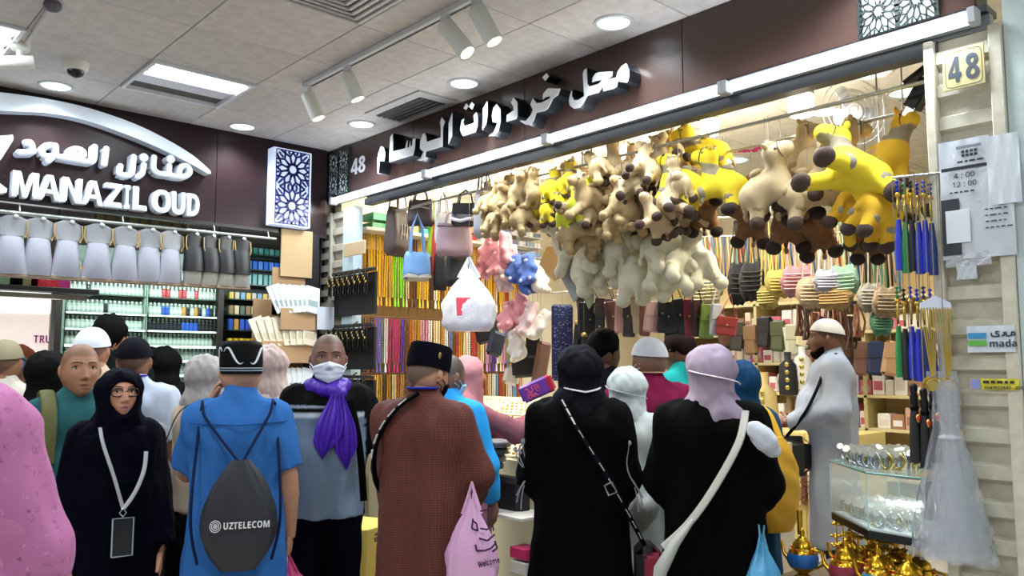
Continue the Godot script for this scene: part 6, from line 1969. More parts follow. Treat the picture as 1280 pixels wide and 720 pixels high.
	for k in 130:
		var a := Vector3(rng.randf_range(-0.066, 0.066), rng.randf_range(-0.24, 0.24), 0.0165)
		sq.box(a, Vector3(rng.randf_range(0.004, 0.011), 0.004, 0.003))
	part(cl, "sequins", sq, surface("b8c0e0", 0.25, 0.3)).set_meta("kind", "stuff")
	hang(cl, 3.1, 0.24)
	for q in [[722, 405, "beside the sequinned cloth"], [730, 420, "second from the sequinned cloth"]]:
		var at := on_x(q[0], q[1], 3.86)
		tassel(at, 0.3, 0.03, "0c0b0e", "c8a860", "long black tassel with a gold cap, %s" % q[2], "black tassels by the sequinned cloth", 2.7)
	# folded grey-white cloths above them
	for q in [[714, 340, 30, 70, "a4a8ac", "grey patterned folded scarf hanging point down"], [733, 345, 26, 76, "a9b48e", "sage-green folded scarf hanging point down"], [690, 330, 30, 40, "c8a46c", "gold-lined black pouch left of the folded scarves"]]:
		var at := on_x(q[0], q[1], 3.62)
		var d := at.length() / 1018.0
		var o := thing("folded_scarf", q[5], "scarf", at, view_turn(at, -15))
		var w: float = q[2] * d
		var h: float = q[3] * d
		part(o, "cloth", Shape.new().prism(PackedVector2Array([Vector2(-w * 0.2, h * 0.5), Vector2(w * 0.25, h * 0.48), Vector2(w * 0.5, 0), Vector2(w * 0.3, -h * 0.4), Vector2(0.1 * w, -h * 0.5), Vector2(-w * 0.5, 0)]), 0.02, Vector3(0, 0, -0.01), Vector3.RIGHT, Vector3.UP), surface(q[4], 0.7, 0.0, 0.3, 24.0))
		hang(o, 2.7, h * 0.45)
	# dark purses and raffia things between the bears and the cloth
	for q in [[608, 412, 30, 32, "17161a", "black small backpack under the bead wall"], [620, 430, 20, 30, "23263a", "navy patterned pouch beside the small black backpack"], [640, 436, 16, 34, "a49a6c", "olive tasselled pouch under the pink bears"], [655, 452, 30, 38, "101014", "black flat wallet bag below the olive pouch"], [666, 430, 18, 34, "121215", "black pouch beside the pale pink bear"], [676, 458, 18, 60, "6e4a3a", "brown beaded bunch beside the sequinned cloth"], [640, 470, 20, 22, "d4ccc0", "white fluffy pompom pair under the olive pouch"]]:
		var at := on_x(q[0], q[1], 3.95)
		var d := at.length() / 1018.0
		var o := thing("hanging_pouch", q[5], "pouch", at, view_turn(at, rng.randf_range(-30, 30)))
		part(o, "pouch_body", Shape.new().box(Vector3.ZERO, Vector3(q[2] * d, q[3] * d, 0.05), Basis(Vector3.BACK, rng.randf_range(-0.3, 0.3)), 0.02), surface(q[4], 0.6, 0.0, 0.5, 26.0))
		part(o, "loop", Shape.new().tube([Vector3(-0.01, q[3] * d * 0.45, 0), Vector3(0, q[3] * d * 0.5 + 0.08, 0), Vector3(0.01, q[3] * d * 0.45, 0)], 0.003, 5), surface(q[4], 0.6))
		hang(o, 3.1, q[3] * d * 0.5 + 0.06)
	# straw bag, net pouches and colourful strings at the right
	rail("pouch_rod", "steel rod with the woven pouches at the right of the shop", on_x(836, 272, 4.3), on_x(1124, 272, 4.3), 0.006)
	var pouches := [[880, 366, 44, 34, "cdbf92", "pale straw bag with a woven body"], [975, 355, 34, 30, "d8c45c", "yellow woven pouch, leftmost of the net pouches"], [998, 352, 40, 34, "d898a4", "pink net pouch beside the yellow one"], [1020, 366, 44, 34, "dcc09c", "peach net pouch in the middle of the row"], [1036, 352, 34, 26, "c8c8dc", "white net pouch with a blue print"], [1052, 352, 38, 34, "a8d4b4", "mint-green net pouch"], [1044, 372, 40, 26, "d8b070", "amber net pouch below the mint one"], [1090, 372, 30, 30, "b8b0a0", "round pale mirror-work pouch"], [1110, 378, 34, 32, "b49a78", "round raffia pouch at the right end"], [940, 352, 30, 44, "141418", "black fringed pouch"], [922, 355, 24, 48, "0e0e12", "black tassel pouch left of the fringed one"], [1102, 404, 24, 26, "5a9a78", "green round mirror-work pouch"], [960, 372, 26, 26, "c0b060", "small olive-yellow pouch below the yellow one"]]
	for q in pouches:
		var at := on_x(q[0], q[1], 4.3 + rng.randf() * 0.1)
		var d := at.length() / 1018.0 * 0.93
		var o := thing("woven_pouch", q[5] + " on the rod at the right", "pouch", at, view_turn(at, rng.randf_range(-25, 25)))
		var w: float = q[2] * d * 0.5
		var h: float = q[3] * d * 0.5
		var sp := Shape.new()
		var rr := []
		for i in 9:
			var u := i / 8.0
			var rad := sin(clampf(0.1 + u * 0.78, 0, 1) * PI)
			var row := PackedVector3Array()
			for j in 20:
				var a := TAU * j / 20.0
				row.append(Vector3(cos(a) * w * pow(rad, 0.5) * (1.0 + 0.1 * sin(j * 2.6 + i * 1.7 + q[0])), (u - 0.5) * 2.0 * h + 0.012 * sin(j * 1.3 + q[0]), -sin(a) * 0.04 * pow(rad, 0.6) * (1.0 + 0.2 * sin(j * 3.1 + i))))
			rr.append(row)
		sp.grid(rr)
		sp.fan(rr[0])
		sp.fan(rr[8], true)
		part(o, "pouch_body", sp, surface(Color(q[4]).darkened(0.18).to_html(false), 0.75, 0.0, 2.5, 26.0, 0.3))
		for e in 5: part(o, "woven_ridge", Shape.new().tube([Vector3(-w * 0.8, h * (0.5 - 0.25 * e), 0.036), Vector3(0, h * (0.46 - 0.25 * e), 0.046), Vector3(w * 0.8, h * (0.5 - 0.25 * e), 0.036)], 0.004, 5), surface(Color(q[4]).lerp(Color("e8e0d0"), 0.12).to_html(false), 0.7))
		var top := on_x(q[0], 272, 4.3).y
		for k in 4: part(o, "cord", Shape.new().tube([Vector3((k - 1.5) * w * 0.45, h * 0.9, 0), Vector3((k - 1.5) * w * 0.3, (top - at.y) * 0.6, 0), Vector3((k - 1.5) * w * 0.12, top - at.y, 0)], 0.004, 5), surface(q[4], 0.7))
	# thin coloured cords and bracelets above and between them
	var cols := ["d8cdb4", "c4b898", "3c78b4", "7a4a34", "d86a7a", "e0d8c4", "2f5f9c", "1c1c20", "c8a050", "b04a3a", "6fc0d8", "d4c8b0"]
	var ca := on_x(858, 297, 4.42)
	var cz := on_x(1130, 288, 4.42)
	rail("cord_rod", "thin rod carrying the coloured cord loops behind the woven pouches", ca, cz, 0.006)
	for k in 56:
		var px := 868.0 + k * 4.6
		if px > 1122.0: break
		var py0 := 300.0 + rng.randf_range(-8, 4)
		var a := on_x(px, py0, 4.42)
		a.y = lerpf(ca.y, cz.y, (a.z - ca.z) / (cz.z - ca.z)) - 0.022
		var l := rng.randf_range(0.16, 0.3) * (1.4 if px > 1060.0 else 1.0)
		var hex: String = cols[(k * 5 + k / 3) % 12] if px < 1040.0 else ["2f6fae", "3c8cc0", "1f3f74", "b03a3a", "2a2c30", "3a2c24"][k % 6]
		var o := thing("cord_loop", "thin hanging %s cord loop above the woven pouches, %s from the straw bag" % [{"d8cdb4": "beige", "c4b898": "tan", "3c78b4": "blue", "7a4a34": "brown", "d86a7a": "rose", "e0d8c4": "ivory", "2f5f9c": "dark blue", "1c1c20": "black", "c8a050": "gold", "b04a3a": "brick red", "6fc0d8": "aqua", "d4c8b0": "sand", "2f6fae": "blue", "3c8cc0": "sky blue", "1f3f74": "navy", "b03a3a": "red", "2a2c30": "charcoal", "3a2c24": "umber"}[hex], ordinal(k + 1)], "cord", a, 0.0, "cord loops above the woven pouches")
		part(o, "loop", Shape.new().tube([Vector3(0, 0.02, 0), Vector3(-0.006, -l * 0.5, 0.01), Vector3(-0.004 + rng.randf_range(-0.02, 0.02), -l, 0.01), Vector3(0.008, -l * 0.5, 0.0), Vector3(0, 0.02, 0)], 0.0048, 5, false), surface(hex, 0.5))

func tassel(at: Vector3, len: float, w: float, hex: String, cap: String, label: String, group: String, rail_y := 0.0) -> Node3D:
	var t := thing("tassel", label, "tassel", at, 0.0, group)
	var s := Shape.new()
	var rr := []
	for i in 7:
		var u := i / 6.0
		var row := PackedVector3Array()
		for j in 18:
			var a := TAU * j / 18.0
			var r := w * (0.55 + 0.45 * pow(u, 0.5)) * (1.0 + 0.14 * (j % 2))
			row.append(Vector3(cos(a) * r, -len * u * (1.0 + 0.03 * sin(j * 5.0)), sin(a) * r))
		rr.append(row)
	s.grid(rr)
	s.fan(rr[0])
	s.fan(rr[6], true)
	part(t, "fringe", s, surface(hex, 0.65, 0.0, 0.5, 40.0))
	part(t, "cap", Shape.new().ball(Vector3(0, 0.006, 0), Vector3(w * 0.75, 0.02, w * 0.75), Basis.IDENTITY, 7, 10), surface(cap, 0.3, 0.8))
	if rail_y > 0.0: hang(t, rail_y, 0.02)
	return t

func bead_mesh(len: float, r: float, n: int) -> ArrayMesh:   # a loop of round beads hanging as two strands
	var s := Shape.new()
	for e in [-1.0, 1.0]:
		var prof := []
		for i in n * 4 + 1:
			var u := float(i) / 4.0
			prof.append(Vector2(r * maxf(0.28, absf(sin(u * PI))), -len + len * i / (n * 4.0)))
		s.lathe(prof, Vector3(e * r * 1.05, 0, 0.002 * e), 6)
	return s.mesh()
func goods_beads() -> void:
	var Z := -5.54
	var board := Shape.new().box(Vector3(4.3, 1.9, -5.63), Vector3(1.8, 1.3, 0.03), Basis.IDENTITY, 0.004)
	one("bead_board", board, surface("7a5a2c", 0.6), "wooden back board behind the rows of hanging prayer beads", "board")
	var long := bead_mesh(0.5, 0.0085, 40)
	var short := bead_mesh(0.36, 0.0085, 28)
	var names_of := {"e8b628": "golden yellow", "c98a1c": "amber", "8ede3c": "lime-green", "6b3f1c": "brown", "e2cf9a": "cream", "a8402a": "russet", "d6a23c": "honey", "3a2418": "dark brown", "efe6cc": "ivory", "2c1a2e": "dark purple", "c0246e": "magenta", "7a5ab4": "violet", "d894b4": "pink", "b88a40": "bronze", "5a78a8": "blue", "b0362a": "red", "4a1fa0": "deep purple", "e6e2dc": "white", "c46a24": "orange"}
	for row in 3:
		var y: float = on_z(520, 300, Z).y if row == 0 else on_z(520, 400 if row == 1 else 468, Z).y
		var rd := one("bead_rod", Shape.new().tube([Vector3(3.42, y + 0.012, Z), Vector3(5.2, y + 0.012, Z)], 0.007, 6), surface("6a4a34", 0.4), "rod carrying the %s row of prayer beads on the far wall of the gift shop" % ["upper", "middle", "lower"][row], "rod")
		var upper := ["c98a1c", "e8b628", "e8b628", "e8b628", "d6a23c", "e8b628", "e8b628", "8ede3c", "8ede3c", "8ede3c", "e2cf9a", "6b3f1c", "3a2418", "e8b628", "d6a23c", "e8b628", "3a2418", "efe6cc", "e8b628", "6b3f1c", "d6a23c", "e8b628", "a8402a", "efe6cc", "d6a23c", "e8b628", "3a2418", "d6a23c", "c98a1c", "a8402a", "e2cf9a", "d6a23c", "e8b628", "c98a1c", "efe6cc", "e8b628", "d6a23c", "a8402a", "e2cf9a", "e8b628", "c98a1c", "d6a23c"]
		var middle := ["2c1a2e", "6b3f1c", "2c1a2e", "7a5ab4", "5a78a8", "e6e2dc", "c0246e", "c0246e", "c0246e", "4a1fa0", "6b3f1c", "c46a24", "b88a40", "c98a1c", "d894b4", "d894b4", "e6e2dc", "e2cf9a", "e2cf9a", "b88a40", "e6e2dc", "5a78a8", "6b3f1c", "a8402a", "c98a1c", "e2cf9a", "e6e2dc", "b0362a", "b0362a", "b88a40", "e2cf9a", "d894b4", "7a5ab4", "4a1fa0", "e6e2dc", "e2cf9a", "d894b4", "5a78a8", "c98a1c", "b0362a", "e2cf9a", "b88a40"]
		var lower := ["6b3f1c", "c98a1c", "a8402a", "e8b628", "b88a40", "3a2418", "c98a1c", "e2cf9a", "c46a24", "b88a40", "6b3f1c", "e8b628", "b0362a", "b0362a", "c46a24", "b0362a"]
		var list: Array = [upper, middle, lower][row]
		for k in 42:
			var hex: String = list[k % list.size()] if not (row == 2 and k > 24) else ["b0362a", "c46a24", "e2cf9a", "e6e2dc", "6fa8c8"][k % 5]
			var x := 3.44 + k * 0.041
			var t := thing("prayer_beads", "%s prayer beads, %s strand from the corner in the %s row" % [names_of.get(hex, "pale blue"), ordinal(k + 1), ["upper", "middle", "lower"][row]], "prayer beads", Vector3(x, y, Z + 0.015 + 0.012 * (k % 2)), 0.0, "prayer beads in the %s row" % ["upper", "middle", "lower"][row])
			var bm := part(t, "beads", long if row == 0 else short, surface(hex, 0.25, 0.15 if row == 0 else 0.0))
			bm.rotation.z = rng.randf_range(-0.03, 0.03)
			part(t, "tassel", Shape.new().lathe([Vector2(0.011, -0.07), Vector2(0.008, -0.03), Vector2(0.005, 0.0)], Vector3(0, -0.5 if row == 0 else -0.36, 0.0), 7), surface(hex, 0.6))
	# dark racks beside the corner: three tiers of black beads with gold ends
	for tier in 3:
		var y: float = on_x(438, [340, 407, 471][tier], FX - 0.06).y
		var a := on_x(415, 350, FX - 0.06).z
		var b := on_x(466, 350, FX - 0.06).z
		var rk := thing("bracelet_rack", "%s black rack of short dark beads with gold ends beside the corner post" % ["upper", "middle", "lower"][tier], "rack", Vector3(FX - 0.05, y, (a + b) * 0.5), -PI * 0.5)
		part(rk, "bar", Shape.new().box(Vector3(0, 0.0, 0), Vector3(b - a, 0.025, 0.03), Basis.IDENTITY, 0.004), surface("1a1614", 0.5))
		part(rk, "cloth", Shape.new().box(Vector3(0, -0.17, -0.02), Vector3(b - a, 0.3, 0.02)), surface("0e0c0d", 0.8))
		part(rk, "hook", Shape.new().tube([Vector3(0, 0, 0), Vector3(0, 0.03, -0.05)], 0.006, 6), surface("1a1614", 0.5))
		for k in 16:
			var t := thing("bead_bunch", "short black bead bunch with gold ends, %s from the corner post on the %s rack" % [ordinal(k + 1), ["upper", "middle", "lower"][tier]], "prayer beads", Vector3(FX - 0.085 - 0.02 * (k % 2), y - 0.012, a + 0.015 + k * (b - a - 0.03) / 15.0), -PI * 0.5, "black bead bunches on the corner racks")
			var s := Shape.new()
			for e in 3: s.lathe([Vector2(0.004, -0.15), Vector2(0.009, -0.13), Vector2(0.005, -0.11), Vector2(0.009, -0.09), Vector2(0.005, -0.07), Vector2(0.009, -0.05), Vector2(0.005, -0.03), Vector2(0.008, -0.012), Vector2(0.003, 0.0)], Vector3((e - 1) * 0.014, -0.01 * e, 0.01 * (e % 2)), 6)
			part(t, "beads", s, surface("17130f", 0.2))
			for e in 3: part(t, "gold_end", Shape.new().ball(Vector3((e - 1) * 0.016, -0.045 - 0.02 * e, 0.016), Vector3(0.0055, 0.009, 0.005), Basis.IDENTITY, 5, 7), surface("d4b65c" if tier < 1 else "c8c484", 0.25, 0.8))
	var cd := on_x(443, 311, FX - 0.06)
	one("cardboard_card", Shape.new().box(Vector3.ZERO, Vector3(0.012, 0.1, 0.3), Basis.IDENTITY, 0.003), surface("b39a76", 0.8), "beige cardboard strip above the black bead racks", "cardboard", cd)
	# green and mixed boxes on the top shelf over the beads
	var sy := on_z(480, 292, -5.5).y
	one("shelf_board", Shape.new().box(Vector3(4.2, sy, -5.5), Vector3(1.7, 0.025, 0.3), Basis.IDENTITY, 0.003), surface("d8d4c8", 0.5), "white shelf above the prayer bead wall", "shelf")
	var bx := [["2f8a5c", 0.16, 0.05], ["1f6e6a", 0.16, 0.05], ["c43a2c", 0.09, 0.05], ["2f8a5c", 0.2, 0.06], ["3aa07a", 0.14, 0.06], ["d8d4cc", 0.14, 0.07], ["b08a50", 0.12, 0.07], ["e0c070", 0.16, 0.05]]
	for k in 18:
		var q: Array = bx[(k * 3 + k / 8) % 8]
		var x := 3.5 + (k % 9) * 0.16
		one("gift_box", Shape.new().box(Vector3.ZERO, Vector3(q[1] * 0.9, q[2], 0.16), Basis.IDENTITY, 0.004), surface(q[0], 0.4), "%s gift box, %s from the corner in the %s layer on the top shelf" % [{"2f8a5c": "green", "1f6e6a": "teal", "c43a2c": "red", "3aa07a": "sea-green", "d8d4cc": "white", "b08a50": "tan", "e0c070": "yellow"}[q[0]], ordinal(k % 9 + 1), "lower" if k < 9 else "upper"], "box", Vector3(x, sy + 0.0125 + q[2] * 0.5 + (0.0 if k < 9 else 0.071), -5.48), "gift boxes on the top shelf")
	# bangles on a wire rack further right
	var wr := on_z(645, 235, -5.4)
	var rack := thing("wire_rack", "white wire rack of stacked packets near the ceiling behind the small camels", "rack", Vector3(wr.x, 2.7, -5.4))
	for k in 5: part(rack, "wire_shelf", Shape.new().box(Vector3(0, -0.2 + k * 0.09, 0), Vector3(0.5, 0.008, 0.2)), surface("d8d8dc", 0.3))
	for k in 20:
		part(rack, "packet", Shape.new().box(Vector3(-0.19 + (k % 5) * 0.095, -0.175 + (k / 5) * 0.09, 0.03), Vector3(0.08, 0.04, 0.12), Basis.IDENTITY, 0.004), surface(["c8ccd8", "8a98b0", "e0e0e4", "6a7a94"][k % 4], 0.4))

func goods_bulbs() -> void:
	# pendant LED lamps: ribbed cap, glowing drum
	for q in [[1001, 126, 3.75, 0.062, "large pendant lamp above the tan camels"], [887, 155, 3.85, 0.052, "pendant lamp above the yellow camels"], [773, 186, 3.9, 0.05, "pendant lamp above the sand-coloured camels"], [683, 210, 3.9, 0.052, "pendant lamp above the small yellow camels"], [609, 222, 3.9, 0.05, "pendant lamp beside the plastic tote"], [546, 240, 4.0, 0.046, "pendant lamp behind the round backpack"], [938, 140, 4.6, 0.04, "small pendant lamp left of the large one"]]:
		var p := on_x(q[0], q[1], q[2])
		var r: float = q[3]
		var t := thing("pendant_lamp", "lit white " + q[4], "lamp", p)
		part(t, "lit_drum", Shape.new().lathe([Vector2(0, -r * 1.3), Vector2(r * 0.8, -r * 1.25), Vector2(r, -r * 1.05), Vector2(r, r * 0.4), Vector2(r * 0.5, r * 0.5)], Vector3.ZERO, 24), lit("fff8ea", 4.0))
		var prof := [Vector2(r * 1.0, r * 0.4), Vector2(r * 0.98, r * 0.9), Vector2(r * 0.7, r * 1.5), Vector2(r * 0.35, r * 1.8), Vector2(0, r * 1.85)]
		part(t, "cap", Shape.new().lathe(prof, Vector3.ZERO, 24), surface("c8c4b0", 0.5))
		for k in 12: part(t, "rib", Shape.new().tube([Vector3(cos(TAU * k / 12) * r * 1.0, r * 0.4, sin(TAU * k / 12) * r * 1.0), Vector3(cos(TAU * k / 12) * r * 0.98, r * 0.9, sin(TAU * k / 12) * r * 0.98), Vector3(cos(TAU * k / 12) * r * 0.6, r * 1.6, sin(TAU * k / 12) * r * 0.6)], r * 0.05, 4), surface("b8b49f", 0.5))
		part(t, "cord", Shape.new().tube([Vector3(0, r * 1.8, 0), Vector3(0, 3.1 - p.y, 0)], 0.004, 5), surface("d8d8d0", 0.5))
		lamp_at(p + Vector3(0, -r * 1.3 - 0.03, 0), WARM, 0.8, 0.06)
	# black spotlight and white fixtures by the right post
	var p := on_x(1150, 112, 3.5)
	var t := thing("black_spotlight", "black spotlight on an arm beside the near shutter post", "spotlight", p)
	part(t, "arm", Shape.new().box(Vector3(0, 0.07, 0), Vector3(0.05, 0.02, 0.14), Basis(Vector3.RIGHT, -0.5), 0.004), surface("0c0c0e", 0.4))
	part(t, "body", Shape.new().box(Vector3(0, -0.02, 0.0), Vector3(0.07, 0.13, 0.06), Basis(Vector3.RIGHT, 0.6), 0.006), surface("101014", 0.4))
	part(t, "lit_lens", Shape.new().box(Vector3(0, -0.08, -0.05), Vector3(0.06, 0.05, 0.012), Basis(Vector3.RIGHT, 0.6), 0.004), lit("e8ecf4", 1.2))
	p = on_x(1066, 140, 4.2)
	t = thing("wall_fan", "grey caged fan under the shop ceiling behind the largest yellow camel", "fan", p, -0.6)
	for k in 6:
		var lp := []
		for j in 21: lp.append(Vector3(0.03 * (k + 1) * cos(TAU * j / 20), 0.03 * (k + 1) * sin(TAU * j / 20), 0.02 - 0.002 * k))
		part(t, "cage_ring", Shape.new().tube(lp, 0.002, 4, false), surface("b8bac0", 0.3, 0.5))
	for k in 3: part(t, "blade", Shape.new().box(Vector3(cos(TAU * k / 3) * 0.08, sin(TAU * k / 3) * 0.08, 0), Vector3(0.12, 0.06, 0.006), Basis(Vector3.BACK, TAU * k / 3)), surface("9a9ca4", 0.4))
	part(t, "motor", Shape.new().tube([Vector3(0, 0, 0.02), Vector3(0, 0, -0.12)], 0.045, 14), surface("c4c6ca", 0.4))
	part(t, "stem", Shape.new().tube([Vector3(0, 0, -0.08), Vector3(0, 3.1 - p.y, -0.08)], 0.012, 8), surface("c4c6ca", 0.4))
	# magenta drapes near the ceiling
	for q in [[928, 155, 4.9, "left"], [960, 150, 4.9, "right"], [812, 205, 4.8, "lowest, packet-like"]]:
		p = on_x(q[0], q[1], q[2])
		var s := Shape.new()
		var rr := []
		for i in 5:
			var row := PackedVector3Array()
			for j in 25: row.append(Vector3((j / 24.0 - 0.5) * 0.2, 0.2 - 0.1 * i, 0.012 * sin(j * 1.6 + i * 0.7)))
			rr.append(row)
		s.grid(rr, false)
		var o := one("magenta_cloth", s, surface("a8205c", 0.4, 0.0, 0.5, 20.0), "magenta patterned cloth hanging near the shop ceiling, %s of three" % q[3], "cloth", p)
		o.rotation.y = view_turn(p, 10)
		hang(o, 3.1, 0.2)

func goods_right() -> void:
	# tassels on strings in front of the near post
	var X := FX - 0.06
	rail("tassel_hook_bar", "short steel bar in front of the near shutter post for the tassel strings", on_x(1116, 222, X), on_x(1172, 214, X) + Vector3(0.04, 0, 0), 0.005, false)
	var hexes := ["1c2fb4", "1f7a3c", "14141a", "1c2fb4", "1c2fb4", "1a2f6c"]
	for tier in 2:
		for k in 6:
			var px := 1121.0 + k * 8.2
			var a := on_x(px, 226 + (k % 2) * 3 if tier == 0 else 358 + (k % 2) * 3, X)
			var hex: String = hexes[(k + tier) % 6]
			var word: String = {"1c2fb4": "royal blue", "1f7a3c": "green", "14141a": "black", "1a2f6c": "navy"}[hex]
			var t := thing("car_tassel", "%s tassel with gold beads, %s from the left in the %s bunch" % [word, ordinal(k + 1), ["upper", "lower"][tier]], "tassel", a, 0.0, "blue and green tassels by the shutter post")
			var prof := []
			for i in 9: prof.append(Vector2([0.002, 0.009, 0.004][i % 3], -0.045 + 0.0056 * i))
			part(t, "beads", Shape.new().lathe(prof, Vector3.ZERO, 8), surface(hex, 0.25))
			part(t, "gold_bead", Shape.new().ball(Vector3(0, -0.055, 0), Vector3(0.01, 0.012, 0.01), Basis.IDENTITY, 7, 10), surface("d0a848", 0.25, 0.9))
			part(t, "gold_loop", Shape.new().tube([Vector3(0, -0.06, 0), Vector3(-0.011, -0.105, 0.002), Vector3(0, -0.14, 0), Vector3(0.011, -0.105, -0.002), Vector3(0, -0.06, 0)], 0.0036, 6), surface("d8bc5c", 0.25, 0.9))
			var rr := []
			for i in 5:
				var row := PackedVector3Array()
				for j in 14:
					var an := TAU * j / 14.0
					row.append(Vector3(cos(an) * (0.008 + 0.007 * minf(1.0, i * 0.5)) * (1.0 + 0.16 * (j % 2)), -0.15 - 0.048 * i, sin(an) * (0.008 + 0.007 * minf(1.0, i * 0.5))))
				rr.append(row)
			var fr := Shape.new()
			fr.grid(rr)
			fr.fan(rr[4], true)
			part(t, "fringe", fr, surface(hex, 0.6, 0.0, 0.5, 60.0))
			hang(t, on_x(1140, 218, X).y, -0.003)
	for q in [[1142, 488, "left"], [1155, 494, "middle"], [1166, 486, "right"]]:
		var a := on_x(q[0], q[1], X - 0.02)
		var t := tassel(a + Vector3(0, -0.07, 0), 0.19, 0.021, "0b0b0d", "0b0b0d", "black tassel with a red teardrop stone, %s of the three below the gold medallions" % q[2], "black tassels with red stones", on_x(1140, 218, X).y)
		part(t, "bead_column", Shape.new().lathe([Vector2(0.013, 0.02), Vector2(0.015, 0.05), Vector2(0.011, 0.055), Vector2(0.015, 0.085), Vector2(0.008, 0.095)], Vector3.ZERO, 10), surface("0d0d0f", 0.3))
		part(t, "stone_setting", Shape.new().ball(Vector3(-0.012, -0.03, 0.018), Vector3(0.01, 0.016, 0.005), Basis(Vector3.UP, -0.8), 7, 10), surface("d0a060", 0.25, 0.9))
		part(t, "red_stone", Shape.new().ball(Vector3(-0.016, -0.031, 0.021), Vector3(0.006, 0.01, 0.004), Basis(Vector3.UP, -0.8), 7, 10), surface("c0301c", 0.1))
	var lt := on_x(1161, 600, X - 0.02)
	tassel(lt, 0.14, 0.015, "0b0b0d", "c8a040", "single long black tassel in front of the glass case's right end", "", on_x(1140, 218, X).y)
	# gold chains with medallions on a white card
	var c := on_x(1169, 380, X - 0.03)
	var card := thing("medallion_card", "white scalloped card of gold chains ending in round gold medallions", "necklaces", c, view_turn(c, 20))
	part(card, "card", Shape.new().prism(PackedVector2Array([Vector2(-0.055, -0.02), Vector2(0.055, -0.02), Vector2(0.052, 0.004), Vector2(0.02, 0.02), Vector2(0, 0.03), Vector2(-0.02, 0.02), Vector2(-0.052, 0.004)]), 0.003, Vector3.ZERO, Vector3.RIGHT, Vector3.UP), surface("dfe4f4", 0.5))
	for k in 11:
		var x := -0.05 + k * 0.01
		var e := -0.02 if k < 6 else 0.032
		part(card, "chain", Shape.new().tube([Vector3(x, -0.014, 0.004), Vector3(lerpf(x, e, 0.3), -0.12, 0.006), Vector3(lerpf(x, e, 0.75), -0.26, 0.008)], 0.0026, 5), surface("d8bc62", 0.3, 0.85))
	for q in [[-0.028, -0.29, 0.012], [-0.012, -0.285, 0.008], [0.034, -0.292, 0.012], [0.022, -0.286, 0.008], [-0.036, -0.284, 0.006]]:
		part(card, "medallion", Shape.new().tube([Vector3(q[0], q[1], q[2] - 0.002), Vector3(q[0], q[1], q[2] + 0.002)], 0.023, 20), surface("dcc066", 0.25, 0.9))
		var lp := []
		for j in 21: lp.append(Vector3(q[0] + 0.019 * cos(TAU * j / 20), q[1] + 0.019 * sin(TAU * j / 20), q[2] + 0.0026))
		part(card, "medallion_rim", Shape.new().tube(lp, 0.0014, 4, false), surface("b89a48", 0.3, 0.9))
	hang(card, on_x(1140, 218, X).y, 0.025)
	var pb := thing("clear_sleeve", "small clear plastic sleeve hanging under the gold medallions", "plastic bag", on_x(1178, 485, X), view_turn(c, 10))
	part(pb, "sleeve", Shape.new().loft([[Vector3(0, -0.05, 0), 0.05, 0.012], [Vector3(0.004, 0, 0), 0.056, 0.018], [Vector3(0, 0.06, 0), 0.05, 0.006]], 18), clear("dce4ec", 0.25, 0.1))
	hang(pb, c.y - 0.27, 0.055)
	# bundle of clear plastic sleeves hanging low
	var bl := on_x(1186, 540, X - 0.02)
	var bt := thing("plastic_sleeve_bundle", "tall bundle of clear plastic sleeves tied in the middle, hanging before the shutter", "plastic bag", bl)
	for k in 7:
		var rr := []
		for i in 12:
			var u := i / 11.0
			var w := lerpf(0.03, 0.022, u / 0.35) if u < 0.35 else lerpf(0.03, 0.1, pow((u - 0.35) / 0.65, 0.7))
			var row := PackedVector3Array()
			for j in 16:
				var an := TAU * j / 16.0
				row.append(Vector3((k % 3 - 1) * 0.02 + 0.004 * sin(k * 2.0), 0.18 - 0.62 * u, (k - 3) * 0.012 * (0.4 + u)) + Vector3(cos(an) * w * 0.55, 0.01 * sin(j * 2.0 + k), sin(an) * w * (0.85 + 0.25 * sin(j * 3.0 + i * 1.7 + k * 2.0))))
			rr.append(row)
		rr.reverse()
		var s := Shape.new()
		s.grid(rr)
		part(bt, "sleeve", s, clear("d8dee8", 0.13, 0.1))
	part(bt, "tie", Shape.new().ball(Vector3(0, -0.02, 0), Vector3(0.03, 0.012, 0.04), Basis.IDENTITY, 7, 10), surface("c8ccd4", 0.3))
	hang(bt, on_x(1140, 218, X).y, 0.16)
	# papers and stickers on the shutter
	var F := FX - 0.03
	var at := func(px, py): return on_x(px, py, F)
	var sheet := func(px0: float, py0: float, px1: float, py1: float, hex: String, lift: float) -> Array:
		var a: Vector3 = at.call(px0, py0)
		var b: Vector3 = at.call(px1, py1)
		var w := absf(b.z - a.z)
		var h := absf(a.y - b.y)
		var m := Vector3(F - lift, (a.y + b.y) * 0.5, (a.z + b.z) * 0.5)
		var rr := []
		for i in 7:
			var row := PackedVector3Array()
			for j in 9: row.append(Vector3((j / 8.0 - 0.5) * w, (0.5 - i / 6.0) * h, 0.003 * sin(i * 1.3 + j * 2.1) + 0.001))
			rr.append(row)
		rr.reverse()
		var s := Shape.new()
		s.grid(rr, false)
		for q in rr:
			for j in 9: q[j].z -= 0.0015
		rr.reverse()
		s.grid(rr, false)
		return [s, m, w, h]
	var turn := -PI * 0.5
	var ink := surface("24262c", 0.7)
	var lines := func(o: Node3D, x0: float, x1: float, y0: float, n: int, gap: float, hh: float):
		for k in n:
			var s := Shape.new()
			var x := x0
			while x < x1:
				var l := rng.randf_range(0.008, 0.022)
				s.box(Vector3(x + l * 0.5, y0 - k * gap, 0.0065), Vector3(l, hh, 0.001))
				x += l + 0.006
			part(o, "printed_line", s, ink).set_meta("kind", "stuff")
	var q: Array = sheet.call(1173, 180, 1240, 248, "d4d8e0", 0.002)
	var pp := thing("notice_paper", "white notice of opening hours in a plastic sleeve, upper left on the shutter", "paper", q[1], turn)
	part(pp, "sheet", q[0], surface("ccd2da", 0.25))
